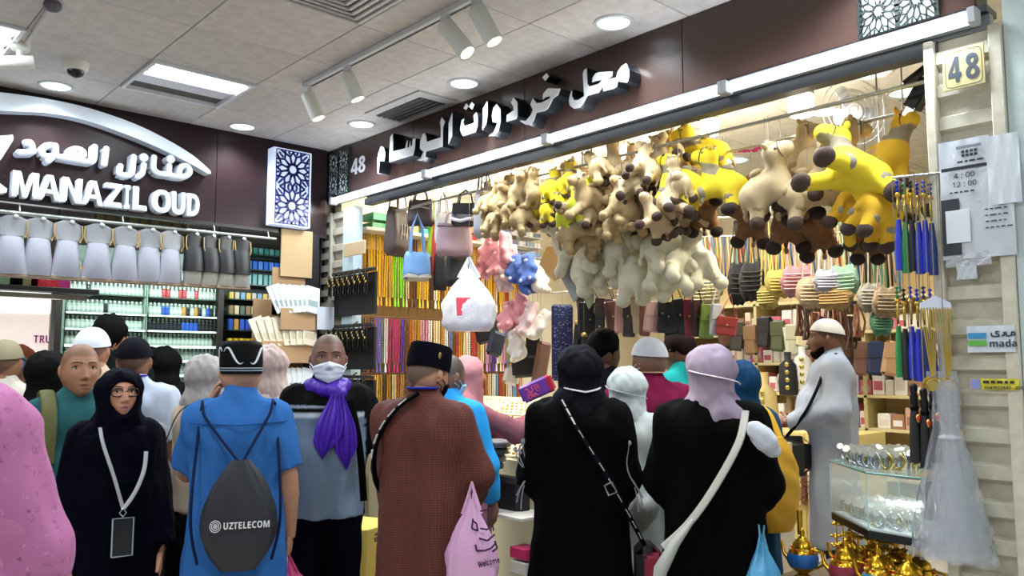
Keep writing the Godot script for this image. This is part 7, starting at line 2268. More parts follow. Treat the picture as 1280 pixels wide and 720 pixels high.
	part(pp, "black_band", Shape.new().box(Vector3(0, 0.01, 0.006), Vector3(q[2] * 0.9, 0.012, 0.001)), ink)
	part(pp, "grey_band", Shape.new().box(Vector3(0.02, 0.085, 0.006), Vector3(q[2] * 0.5, 0.01, 0.001)), surface("7c828c", 0.6))
	for k in 8: part(pp, "logo_square", Shape.new().box(Vector3(0.0 + 0.014 * (k % 4), 0.068 - 0.014 * (k / 4), 0.006), Vector3(0.01, 0.01, 0.001)), ink)
	part(pp, "hours", turned(lettering("4 : 00", 0.07, 0.02, 0.001, false), Transform3D(Basis.IDENTITY, Vector3(0, -0.018, 0.006))), ink)
	part(pp, "hours", turned(lettering("12 : 00", 0.08, 0.02, 0.001, false), Transform3D(Basis.IDENTITY, Vector3(0, -0.05, 0.006))), ink)
	lines.call(pp, -0.02, 0.05, 0.032, 1, 0.02, 0.006)
	lines.call(pp, -0.05, 0.03, -0.078, 1, 0.02, 0.005)
	q = sheet.call(1176, 246, 1272, 318, "d4d8e0", 0.004)
	pp = thing("notice_paper", "wide creased white notice with a black block at its left, lower on the shutter", "paper", q[1], turn)
	part(pp, "sheet", q[0], surface("c4c9d0", 0.3))
	var w2: float = q[2]
	part(pp, "black_block", Shape.new().box(Vector3(-w2 * 0.36, 0.0, 0.004), Vector3(w2 * 0.26, q[3] * 0.86, 0.001)), surface("2a2d34", 0.4))
	part(pp, "blank_label", Shape.new().box(Vector3(-w2 * 0.26, 0.0, 0.006), Vector3(w2 * 0.34, q[3] * 0.5, 0.002), Basis.IDENTITY, 0.0005), surface("dfe3e8", 0.4))
	lines.call(pp, w2 * 0.12, w2 * 0.42, 0.05, 4, 0.022, 0.004)
	q = sheet.call(1233, 172, 1279, 252, "d8dce4", 0.008)
	pp = thing("notice_paper", "blank-looking white sheet overlapping the other notices at the right edge", "paper", q[1], turn)
	part(pp, "sheet", q[0], surface("d2d8e0", 0.35))
	q = sheet.call(1182, 318, 1240, 330, "c8ccd4", 0.003)
	pp = thing("tape_strip", "torn strip of clear tape under the wide notice", "tape", q[1], turn)
	part(pp, "sheet", q[0], clear("d0d4dc", 0.5, 0.1))
	q = sheet.call(1196, 329, 1222, 348, "c8ccd4", 0.003)
	pp = thing("paper_scrap", "small white label below the torn tape on the shutter", "paper", q[1], turn)
	part(pp, "sheet", q[0], surface("c2c6cc", 0.4))
	q = sheet.call(1209, 408, 1270, 440, "d8dce4", 0.003)
	pp = thing("card_sticker", "white sticker reading mada with a blue and a green bar", "sticker", q[1], turn)
	part(pp, "sheet", q[0], surface("d2dae4", 0.35))
	part(pp, "blue_bar", Shape.new().box(Vector3(-0.042, 0.012, 0.006), Vector3(0.06, 0.02, 0.001)), surface("3d8fc4", 0.4))
	part(pp, "green_bar", Shape.new().box(Vector3(-0.042, -0.014, 0.006), Vector3(0.06, 0.02, 0.001)), surface("62b24a", 0.4))
	part(pp, "lettering", turned(lettering("mada", 0.085, 0.026, 0.001), Transform3D(Basis.IDENTITY, Vector3(0.04, -0.016, 0.006))), surface("2c3a48", 0.4))
	var ar := Shape.new()
	for st in [[0.078, 0.008, 0.07, 0.008, 0.066, 0.014, 0.072, 0.02, 0.078, 0.014, 0.078, 0.008], [0.07, 0.007, 0.052, 0.004, 0.05, 0.02], [0.044, 0.02, 0.046, 0.008, 0.036, 0.006], [0.03, 0.02, 0.02, 0.022, 0.018, 0.014, 0.028, 0.012, 0.028, 0.004, 0.006, 0.004, 0.004, 0.018]]:
		var pts := []
		for k in range(0, st.size(), 2): pts.append(Vector2(st[k], st[k + 1]))
		stroke(ar, pts, 0.005, 0.001, Vector3(0, 0.004, 0.006), Vector3.RIGHT, Vector3.UP)
	part(pp, "arabic_lettering", ar, surface("2c3a48", 0.4))
	q = sheet.call(1213, 473, 1275, 488, "e0d040", 0.003)
	pp = thing("phone_sticker", "yellow advertising sticker with dark lettering and a small blue picture on the shutter", "sticker", q[1], turn)
	part(pp, "sheet", q[0], surface("d8cc3c", 0.4))
	part(pp, "blue_picture", Shape.new().box(Vector3(-q[2] * 0.38, 0, 0.005), Vector3(q[2] * 0.2, q[3] * 0.9, 0.001)), surface("8a90c8", 0.4))
	lines.call(pp, -q[2] * 0.22, q[2] * 0.44, q[3] * 0.2, 1, 0.02, 0.009)
	part(pp, "number", turned(lettering("0547023847 - 059", 0.12, 0.011, 0.001), Transform3D(Basis.IDENTITY, Vector3(0.03, -q[3] * 0.3, 0.005))), ink)
	# the brass 48 plate
	var pc: Vector3 = at.call(1205, 85)
	pp = thing("number_plate", "square brass plate with the number 48 at the top of the shutter", "sign", Vector3(F - 0.004, pc.y, pc.z), turn)
	pp.rotation.z = 0.0
	part(pp, "plate", Shape.new().box(Vector3.ZERO, Vector3(0.142, 0.15, 0.006), Basis.IDENTITY, 0.002), surface("c4b888", 0.4, 0.2, 0.2, 8.0))
	var fr2 := []
	for k in 17:
		var a := TAU * k / 16.0 + 0.2
		fr2.append(Vector3(signf(cos(a)) * pow(absf(cos(a)), 0.25) * 0.062, signf(sin(a)) * pow(absf(sin(a)), 0.25) * 0.066, 0.003))
	part(pp, "border", Shape.new().tube(fr2, 0.0012, 4, false), surface("5a5030", 0.5))
	part(pp, "digit", turned(lettering("4", 0.044, 0.095, 0.002), Transform3D(Basis.IDENTITY, Vector3(-0.03, 0, 0.003))), surface("3a4450", 0.5))
	part(pp, "digit", turned(lettering("8", 0.044, 0.095, 0.002), Transform3D(Basis.IDENTITY, Vector3(0.03, 0, 0.003))), surface("3a4450", 0.5))

func ring_stand(hex: String) -> Node3D:   # a watch-like bangle propped on a cushion
	var t := Node3D.new()
	var lp := []
	for k in 17: lp.append(Vector3(0.028 * cos(TAU * k / 16), 0.03 + 0.03 * sin(TAU * k / 16), 0))
	part(t, "band", Shape.new().tube(lp, 0.007, 6, false, 0.6), surface(hex, 0.2, 0.9))
	part(t, "dial", Shape.new().tube([Vector3(-0.004, 0.056, 0.01), Vector3(0.004, 0.062, 0.016)], 0.0135, 12), surface("b8b8ac", 0.15, 0.5))
	return t
func goods_case() -> void:
	# the glass showcase at the near end
	var yt := 1.2
	var yb := 0.985
	var c1 := on_y(1083, 592, yt)
	var c0 := on_y(1037, 577, yt)
	var c2 := on_y(1170, 602, yt)
	var back := c2 + Vector3(0.42, 0, 0.03)
	var back0 := c0 + Vector3(0.22, 0, 0.2)
	var plan := [c0, c1, c2, back, back0]
	var t := thing("glass_showcase", "glass counter showcase full of watches at the near end of the gift shop", "showcase", Vector3.ZERO)
	var flat := PackedVector2Array()
	for p in plan: flat.append(Vector2(p.x, -p.z))
	part(t, "glass_top", Shape.new().prism(flat, 0.008, Vector3(0, yt, 0), Vector3.RIGHT, Vector3.FORWARD), clear("cfe8e8", 0.12))
	part(t, "base", Shape.new().prism(flat, 0.03, Vector3(0, yb - 0.03, 0), Vector3.RIGHT, Vector3.FORWARD), surface("101214", 0.25))
	part(t, "tray", Shape.new().prism(Geometry2D.offset_polygon(flat, -0.012)[0], 0.006, Vector3(0, yb, 0), Vector3.RIGHT, Vector3.FORWARD), surface("d4dcdc", 0.4))
	for k in 5:
		var a: Vector3 = plan[k]
		var b: Vector3 = plan[(k + 1) % 5]
		var m := (a + b) * 0.5
		var d := b - a
		part(t, "glass_pane", Shape.new().box(Vector3(m.x, (yt + yb) * 0.5, m.z), Vector3(d.length(), yt - yb, 0.004), Basis(Vector3.UP, atan2(-d.z, d.x))), clear("d8eeee", 0.1))
		part(t, "edge_strip", Shape.new().tube([a + Vector3(0, 0.004, 0), b + Vector3(0, 0.004, 0)], 0.005, 6), surface("5c8480", 0.2, 0.2))
		part(t, "corner_strip", Shape.new().tube([Vector3(a.x, yb, a.z), Vector3(a.x, yt, a.z)], 0.003, 5), surface("9cc0bc", 0.2))
		part(t, "lower_body", Shape.new().box(Vector3(m.x, (yb - 0.03) * 0.5 + 0.2, m.z).lerp(Vector3(3.5, 0.4, -1.35), 0.35), Vector3(d.length() * 0.5, 0.5, 0.02), Basis(Vector3.UP, atan2(-d.z, d.x))), surface("3a342c", 0.5)) if k < 0 else null
	area_at(Vector3((c1.x + back.x) * 0.5, yt - 0.015, (c1.z + back.z) * 0.5), Vector3.DOWN, Vector2(0.3, 0.15), COOL, 0.25, Vector3.RIGHT)
	var gold := ring_stand("c8b470")
	var steel := ring_stand("b4bcc4")
	var inner: PackedVector2Array = Geometry2D.offset_polygon(flat, -0.03)[0]
	var n := 0
	for lev in 2:
		for i in 18:
			for j in 20:
				var p := Vector2(3.0 + i * 0.046 + (j % 2) * 0.02, 1.1 + j * 0.036)
				if not Geometry2D.is_point_in_polygon(p, inner): continue
				if lev == 1 and (p.x + p.y < c1.x - c1.z + 0.08): continue
				n += 1
				var src := gold if (i + j) % 3 == 0 or (lev == 0 and j < 4) else steel
				var o: Node3D = src.duplicate()
				o.name = numbered("watch")
				add_child(o)
				o.position = Vector3(p.x, yb + 0.0075 if lev == 0 else yt + 0.0085, -p.y)
				o.rotation = Vector3(0, rng.randf_range(-2.6, -1.6), 0)
				tag(o, "%s-toned watch %s, %s row from the viewer, %s along it" % ["gold" if src == gold else "steel", "inside the glass showcase" if lev == 0 else "on top of the glass showcase", ordinal(i + 1), ordinal(j + 1)], "watch", "watches inside the glass showcase" if lev == 0 else "watches on top of the glass showcase")
	gold.free()
	steel.free()
	# step with gilded incense pots and lamps under the case
	one("display_step", Shape.new().box(Vector3(3.45, 0.36, -1.5), Vector3(0.8, 0.72, 0.8), Basis.IDENTITY, 0.01), surface("5a4a30", 0.6), "low display step carrying the gilded pots under the glass showcase", "display step")
	var m_gold := surface("d8a428", 0.22, 0.85)
	var pots := [[1004, 712, 3.3, "2a6ab4", "blue enamelled pot with a tall gold pipe, leftmost of the gilded pots", 0.062], [1058, 706, 3.24, "8c3040", "dark red enamelled gilded teapot in the front row", 0.066], [1098, 704, 3.2, "4a8aa0", "pale blue enamelled gilded teapot in the front row", 0.06], [1136, 704, 3.18, "d8a428", "plain gold pot at the right of the front row", 0.07], [1062, 676, 3.42, "c02c2c", "gilded pot with red stones in the back row, left", 0.062], [1090, 678, 3.4, "c02c2c", "gilded pot with red stones in the back row, middle", 0.06], [1120, 680, 3.36, "d8b030", "gold lidded jar in the back row, right", 0.064], [1148, 684, 3.3, "d8a428", "gold urn at the right end of the back row", 0.066]]
	for q in pots:
		var p := on_x(q[0], q[1], q[2])
		var r: float = q[5]
		p.y = 0.72
		var o := thing("incense_pot", q[4], "pot", p)
		part(o, "bowl", Shape.new().lathe([Vector2(r * 0.55, 0), Vector2(r * 0.6, 0.006), Vector2(r * 0.3, 0.02), Vector2(r * 0.85, 0.045), Vector2(r, 0.08), Vector2(r * 0.85, 0.115), Vector2(r * 0.6, 0.13)], Vector3.ZERO, 22), m_gold)
		part(o, "enamel_band", Shape.new().lathe([Vector2(r * 0.9, 0.05), Vector2(r * 1.03, 0.066), Vector2(r * 1.04, 0.09), Vector2(r * 0.94, 0.106)], Vector3.ZERO, 22), surface(q[3], 0.15))
		part(o, "lid", Shape.new().lathe([Vector2(r * 0.66, 0.13), Vector2(r * 0.6, 0.145), Vector2(r * 0.3, 0.165), Vector2(r * 0.14, 0.175), Vector2(r * 0.2, 0.19), Vector2(r * 0.1, 0.205), Vector2(0, 0.215)], Vector3.ZERO, 18), m_gold)
		part(o, "handle", Shape.new().tube([Vector3(0, 0.05, r * 0.95), Vector3(0, 0.07, r * 1.5), Vector3(0, 0.12, r * 1.45), Vector3(0, 0.125, r * 0.7)], 0.006, 6), m_gold)
		part(o, "spout", Shape.new().tube([Vector3(0, 0.06, -r * 0.9), Vector3(0, 0.09, -r * 1.4), Vector3(0, 0.14, -r * 1.6)], [0.012, 0.008, 0.006], 7), m_gold)
		for k in 8: part(o, "jewel", Shape.new().ball(Vector3(cos(TAU * k / 8) * r * 0.98, 0.122, sin(TAU * k / 8) * r * 0.98) * Vector3(0.86, 1, 0.86), Vector3.ONE * 0.006, Basis.IDENTITY, 5, 6), surface("e0c860" if k % 2 else "c03028", 0.15, 0.3))
	var pl := on_x(1001, 690, 3.3)
	one("incense_pipe", Shape.new().tube([Vector3(pl.x, 0.9, pl.z), Vector3(pl.x, 1.0, pl.z)], 0.012, 8), m_gold, "tall gold pipe standing on the blue enamelled pot", "pipe")
	# gold foil flowers heaped behind the pots
	for k in 34:
		var p := on_x(1046 + (k % 12) * 9.5 + rng.randf_range(-3, 3), 655 + (k / 12) * 13 + rng.randf_range(-3, 3) + (k % 12) * 1.2, 3.42 - (k / 12) * 0.03)
		var s := Shape.new()
		for j in 6: s.ball(Vector3(cos(TAU * j / 6) * 0.014, 0.004 * (j % 2), sin(TAU * j / 6) * 0.014), Vector3(0.012, 0.006, 0.009), Basis(Vector3.UP, -TAU * j / 6), 5, 7)
		s.ball(Vector3(0, 0.006, 0), Vector3(0.008, 0.008, 0.008), Basis.IDENTITY, 5, 7)
		s.tube([Vector3.ZERO, Vector3(0, 0.72 - p.y, 0)], 0.003, 5)
		var o := one("foil_flower", s, surface("e0bc48", 0.25, 0.8), "gold foil flower behind the gilded pots, %s from the left in the %s row" % [ordinal(k % 12 + 1), ordinal(k / 12 + 1)], "flower", p, "gold foil flowers under the glass showcase")
		o.rotation.y = k

func goods_counters() -> void:
	# sloping lit display in front of the bead wall
	var s := Shape.new()
	var prof := PackedVector2Array([Vector2(3.5, 0), Vector2(3.5, 1.02), Vector2(4.45, 1.36), Vector2(4.45, 0)])
	s.prism(prof, 2.1, Vector3(0, 0, -5.5), Vector3.RIGHT, Vector3.UP)
	one("jewellery_counter", s, surface("d8cfae", 0.45), "cream sloping counter of small gold jewellery below the bead wall", "counter")
	var slope := (Vector3(4.45, 1.36, 0) - Vector3(3.5, 1.02, 0)).normalized()
	var nn := Vector3(-slope.y, slope.x, 0)
	var b := Basis(Vector3.BACK, slope.cross(Vector3.BACK) * -1.0, slope)
	for i in 3:
		for j in 5:
			var c := Vector3(3.5, 1.02, 0) + slope * (0.17 + i * 0.31) + Vector3(0, 0, -5.3 + j * 0.36) + nn * 0.008
			var t := thing("jewellery_tray", "pale tray of small gold brooches, %s row up the slope, %s from the bead wall" % [ordinal(i + 1), ordinal(j + 1)], "tray", c, 0.0, "jewellery trays on the sloping counter")
			var bs := Basis(slope, nn, slope.cross(nn))
			part(t, "tray", Shape.new().box(Vector3.ZERO, Vector3(0.28, 0.012, 0.33), bs, 0.003), surface(["efe6cc", "e6dcc0", "d0c4a0"][(i + j) % 3], 0.5))
			var g := Shape.new()
			for a in 5:
				for e in 6:
					g.ball(slope * (-0.11 + a * 0.055) + slope.cross(nn) * (-0.13 + e * 0.052) + nn * 0.011, Vector3(0.014, 0.008, 0.012) * rng.randf_range(0.6, 1.2), bs, 4, 6)
			part(t, "brooches", g, surface(["d0ac50", "b88c3c", "dcc890"][(i * 2 + j) % 3], 0.3, 0.6)).set_meta("kind", "stuff")
	for q in [[640, 402, 3.62, "on the front lip beside the woman in black", "2a2a30"], [612, 470, 3.75, "under the cyan sleeve", "c8c4bc"]]: pass
	# round silver-edged head caps stacked left of the woman in black
	for k in 4:
		var p := on_x(612 + k * 3, 585 - k * 9, 3.3)
		var cs := Shape.new()
		cs.lathe([Vector2(0.085, 0), Vector2(0.088, 0.02), Vector2(0.08, 0.035), Vector2(0.04, 0.045), Vector2(0, 0.046)], Vector3.ZERO, 22)
		one("skullcap", cs, surface("55565a" if k % 2 == 0 else "77787c", 0.5, 0.2, 0.8, 30.0), "grey patterned round cap, %s from the bottom of the stack beside the woman in black" % ordinal(k + 1), "cap", p, "stack of round caps")
	one("cap_shelf", Shape.new().box(on_x(636, 640, 3.3), Vector3(0.25, 0.02, 0.5), Basis.IDENTITY, 0.003), surface("d8d4cc", 0.5), "narrow white shelf low beside the woman in black", "shelf")
	one("pink_box", Shape.new().box(on_x(657, 690, 3.25), Vector3(0.12, 0.06, 0.14), Basis.IDENTITY, 0.004), surface("c02a64", 0.4), "magenta box low beside the woman in black", "box")
	one("white_box", Shape.new().box(on_x(657, 708, 3.25), Vector3(0.12, 0.07, 0.14), Basis.IDENTITY, 0.004), surface("d0ccc8", 0.4), "white box under the magenta box", "box")
	one("black_goods_rack", Shape.new().box(on_x(632, 620, 3.36), Vector3(0.12, 0.24, 0.36), Basis.IDENTITY, 0.03), surface("17171c", 0.7, 0.0, 1.0, 14.0), "dark stack of folded cloths under the grey round caps", "cloth stack")
	# shelves of small goods along the rear wall
	var X := 6.55
	var un := thing("wall_shelves", "tall cream shelf unit of small boxed goods along the rear wall of the gift shop", "shelf unit", Vector3.ZERO)
	var ys := [on_x(1000, 585, X).y, on_x(1000, 530, X).y, on_x(1000, 492, X).y, on_x(1000, 455, X).y, on_x(1000, 418, X).y, on_x(1000, 380, X).y]
	var za := -4.8
	var zb := -1.0
	for y in ys: part(un, "shelf_board", Shape.new().box(Vector3(X, y, (za + zb) * 0.5), Vector3(0.34, 0.025, zb - za), Basis.IDENTITY, 0.003), surface("d8c894", 0.5))
	for k in 5: part(un, "upright", Shape.new().box(Vector3(X, 1.4, za + k * (zb - za) / 4.0), Vector3(0.34, 2.3, 0.03), Basis.IDENTITY, 0.003), surface("c8b880", 0.5))
	part(un, "back_panel", Shape.new().box(Vector3(X + 0.18, 1.5, (za + zb) * 0.5), Vector3(0.02, 2.5, zb - za)), surface("d8c08c", 0.6))
	var tint := ["e4d8c4", "d4a890", "c8b498", "e8e0d8", "a87858", "d8c4a8", "c4606a", "f0e8dc", "8c6444", "b8a8c0"]
	var tword := ["cream", "peach", "sand", "white", "brown", "beige", "rose", "ivory", "umber", "lilac"]
	for r in 5:
		var z := za + 0.06
		var k := 0
		while z < zb - 0.1:
			var w := rng.randf_range(0.05, 0.11)
			var h := rng.randf_range(0.1, 0.2)
			var c := (k * 7 + r * 3) % 10
			k += 1
			if fmod(z - za, (zb - za) / 4.0) > 0.04:
				var o := one("goods_box", Shape.new().box(Vector3.ZERO, Vector3(0.14, h, w), Basis.IDENTITY, 0.006), surface(tint[c], 0.5), "%s boxed trinket, %s along the %s shelf from the bottom of the rear shelf unit" % [tword[c], ordinal(k), ordinal(r + 1)], "box", Vector3(X - 0.08, ys[r] + 0.0125 + h * 0.5, z + w * 0.5), "boxed trinkets on the rear shelves")
				part(o, "label_strip", Shape.new().box(Vector3(-0.071, -h * 0.1, 0), Vector3(0.002, h * 0.4, w * 0.7)), surface(tint[(c + 3) % 10], 0.4))
			z += w + 0.008
	# hanging things and busts in front of the shelves
	for q in [[985, 462, 6.0, 0.07, 0.2, "15141a", "black velvet necklace bust with a string of gold coins"], [1003, 455, 6.1, 0.07, 0.2, "e4e0d4", "white necklace bust beside the black velvet one"], [955, 500, 5.6, 0.1, 0.3, "c8b070", "straw-coloured beaded lampshade-like display"]]:
		var p := on_x(q[0], q[1], q[2])
		var o := thing("necklace_display", q[6], "display", p)
		part(o, "bust", Shape.new().lathe([Vector2(q[3], -q[4]), Vector2(q[3] * 1.1, -q[4] * 0.5), Vector2(q[3] * 0.9, q[4] * 0.2), Vector2(q[3] * 0.35, q[4] * 0.4), Vector2(q[3] * 0.4, q[4] * 0.7)], Vector3.ZERO, 18), surface(q[5], 0.7))
		for k in 4: part(o, "coin", Shape.new().ball(Vector3(-q[3] * 0.95, q[4] * 0.2 - k * 0.06, q[3] * 0.4), Vector3(0.012, 0.02, 0.02), Basis.IDENTITY, 5, 8), surface("d8bc68", 0.25, 0.8))
		part(o, "stand", Shape.new().tube([Vector3(0, -q[4], 0), Vector3(0, 0.9 - p.y, 0)], 0.02, 8), surface("8a7a58", 0.4))
	for k in 12:
		var p := on_x(905 + k * 17, 415 + (k % 3) * 5, 6.2)
		if k > 7: p = on_x(1060 + (k - 8) * 18, 448, 6.2)
		var hex: String = ["5a3a2c", "2f2a24", "7a5a3c", "1a1a20", "4a5030", "c8c4a8", "c8b890", "2a3ab0", "4a3428", "6a4a3c", "1f2a4a", "b08a60"][k]
		var o := thing("hanging_purse", "%s small purse hanging before the rear shelves, %s from the left" % [["brown", "dark olive", "tan", "black", "moss-green", "cream", "straw", "cobalt blue", "umber", "chestnut", "navy", "light brown"][k], ordinal(k + 1)], "purse", p, view_turn(p, rng.randf_range(-30, 30)), "small purses before the rear shelves")
		part(o, "purse_body", Shape.new().box(Vector3.ZERO, Vector3(0.12, 0.26, 0.06), Basis(Vector3.BACK, rng.randf_range(-0.2, 0.2)), 0.02), surface(hex, 0.5, 0.0, 0.3, 24.0))
		part(o, "flap", Shape.new().box(Vector3(0, 0.06, 0.03), Vector3(0.115, 0.12, 0.012), Basis.IDENTITY, 0.004), surface(hex, 0.35))
		hang(o, 3.1, 0.12)
	for k in 9:
		var p := on_x(1000 + k * 9, 398 + (k % 4) * 5, 5.6)
		var sp := Shape.new()
		for j in 7: sp.tube([Vector3((j - 3) * 0.012, 0.1, 0), Vector3((j - 3) * 0.02 + 0.02 * sin(j + k), -0.02, 0.02 * cos(j * 2.0)), Vector3((j - 3) * 0.024, -0.13, 0)], 0.008, 5)
		var o := one("brown_bead_bunch", sp, surface(["5a3424", "3c241a", "74462c"][k % 3], 0.4), "bunch of brown wooden bead strings above the shopkeeper, %s from the left" % ordinal(k + 1), "bead bunch", p, "brown bead bunches above the shopkeeper")
		hang(o, 3.1, 0.1)
	# cream cabinet, wheeled stand and patterned bracelets left of the shopkeeper
	var cp := on_x(1006, 636, 5.5)
	var cb := thing("cream_cabinet", "cream panelled cabinet low behind the shopkeeper", "cabinet", Vector3(5.75, 0.3, cp.z))
	part(cb, "body", Shape.new().box(Vector3(0, 0.46, 0), Vector3(0.5, 0.76, 0.75), Basis.IDENTITY, 0.005), surface("d8c078", 0.5))
	part(cb, "plinth", Shape.new().box(Vector3(0.03, 0.04, 0), Vector3(0.44, 0.08, 0.72)), surface("2c241c", 0.6))
	for k in 3: part(cb, "panel_strip", Shape.new().box(Vector3(-0.255, 0.46, -0.3 + k * 0.3), Vector3(0.012, 0.74, 0.03), Basis.IDENTITY, 0.002), surface("c8b068", 0.5))
	var br := on_x(1000, 585, 5.4)
	for k in 8:
		var p := on_x(976 + k * 7.5, 612, 5.47)
		var sp := Shape.new()
		for j in 6: sp.box(Vector3(0, 0.11 - j * 0.04, 0), Vector3(0.03, 0.03, 0.034), Basis(Vector3.UP, j * 0.4), 0.004)
		one("patterned_bracelet_strip", sp, surface(["6a3020", "e0d0b0", "4a2418", "d8c0a0"][k % 4], 0.5), "%s bracelet strip hanging on the cream cabinet front, %s from the left" % [["russet", "ivory", "dark brown", "tan"][k % 4], ordinal(k + 1)], "bracelet", p, "bracelet strips on the cabinet front")
	var wp := on_x(955, 655, 4.3)
	var ws := thing("wheeled_stand", "white wheeled stand with brown goods in wire shelves beside the lilac-scarfed woman", "stand", Vector3(wp.x, 0.3, wp.z))
	part(ws, "side_frame", Shape.new().box(Vector3(-0.03, 0.45, 0.13), Vector3(0.25, 0.85, 0.02), Basis.IDENTITY, 0.004), surface("d8d0bc", 0.5))
	part(ws, "goods", Shape.new().box(Vector3(0, 0.28, 0), Vector3(0.24, 0.34, 0.24), Basis.IDENTITY, 0.03), surface("7a4a30", 0.7, 0.0, 1.5, 14.0)).set_meta("kind", "stuff")
	part(ws, "goods", Shape.new().box(Vector3(0, 0.64, 0), Vector3(0.24, 0.3, 0.24), Basis.IDENTITY, 0.03), surface("b08a5c", 0.7, 0.0, 1.5, 14.0)).set_meta("kind", "stuff")
	for k in 2: part(ws, "shelf_board", Shape.new().box(Vector3(0, 0.09 + k * 0.38, 0), Vector3(0.26, 0.02, 0.28)), surface("d8d0bc", 0.5))
	for k in 2: part(ws, "wheel", Shape.new().tube([Vector3(-0.08, 0.04, 0.12 - k * 0.22), Vector3(-0.08, 0.04, 0.14 - k * 0.22)], 0.04, 12), surface("1c1c1e", 0.5))
	# cream boxes on the floor behind the masked man
	var bp := at_r(452, 665, 5.0)
	var yb2 := thing("yellow_crate", "pale yellow display crate low behind the masked man", "crate", Vector3(bp.x, 0, bp.z), 0.4)
	part(yb2, "body", Shape.new().box(Vector3(0, 0.36, 0), Vector3(0.34, 0.66, 0.3), Basis.IDENTITY, 0.006), surface("d8c060", 0.45))
	part(yb2, "foot", Shape.new().box(Vector3(0, 0.02, 0), Vector3(0.3, 0.04, 0.26)), surface("7a5a34", 0.5))

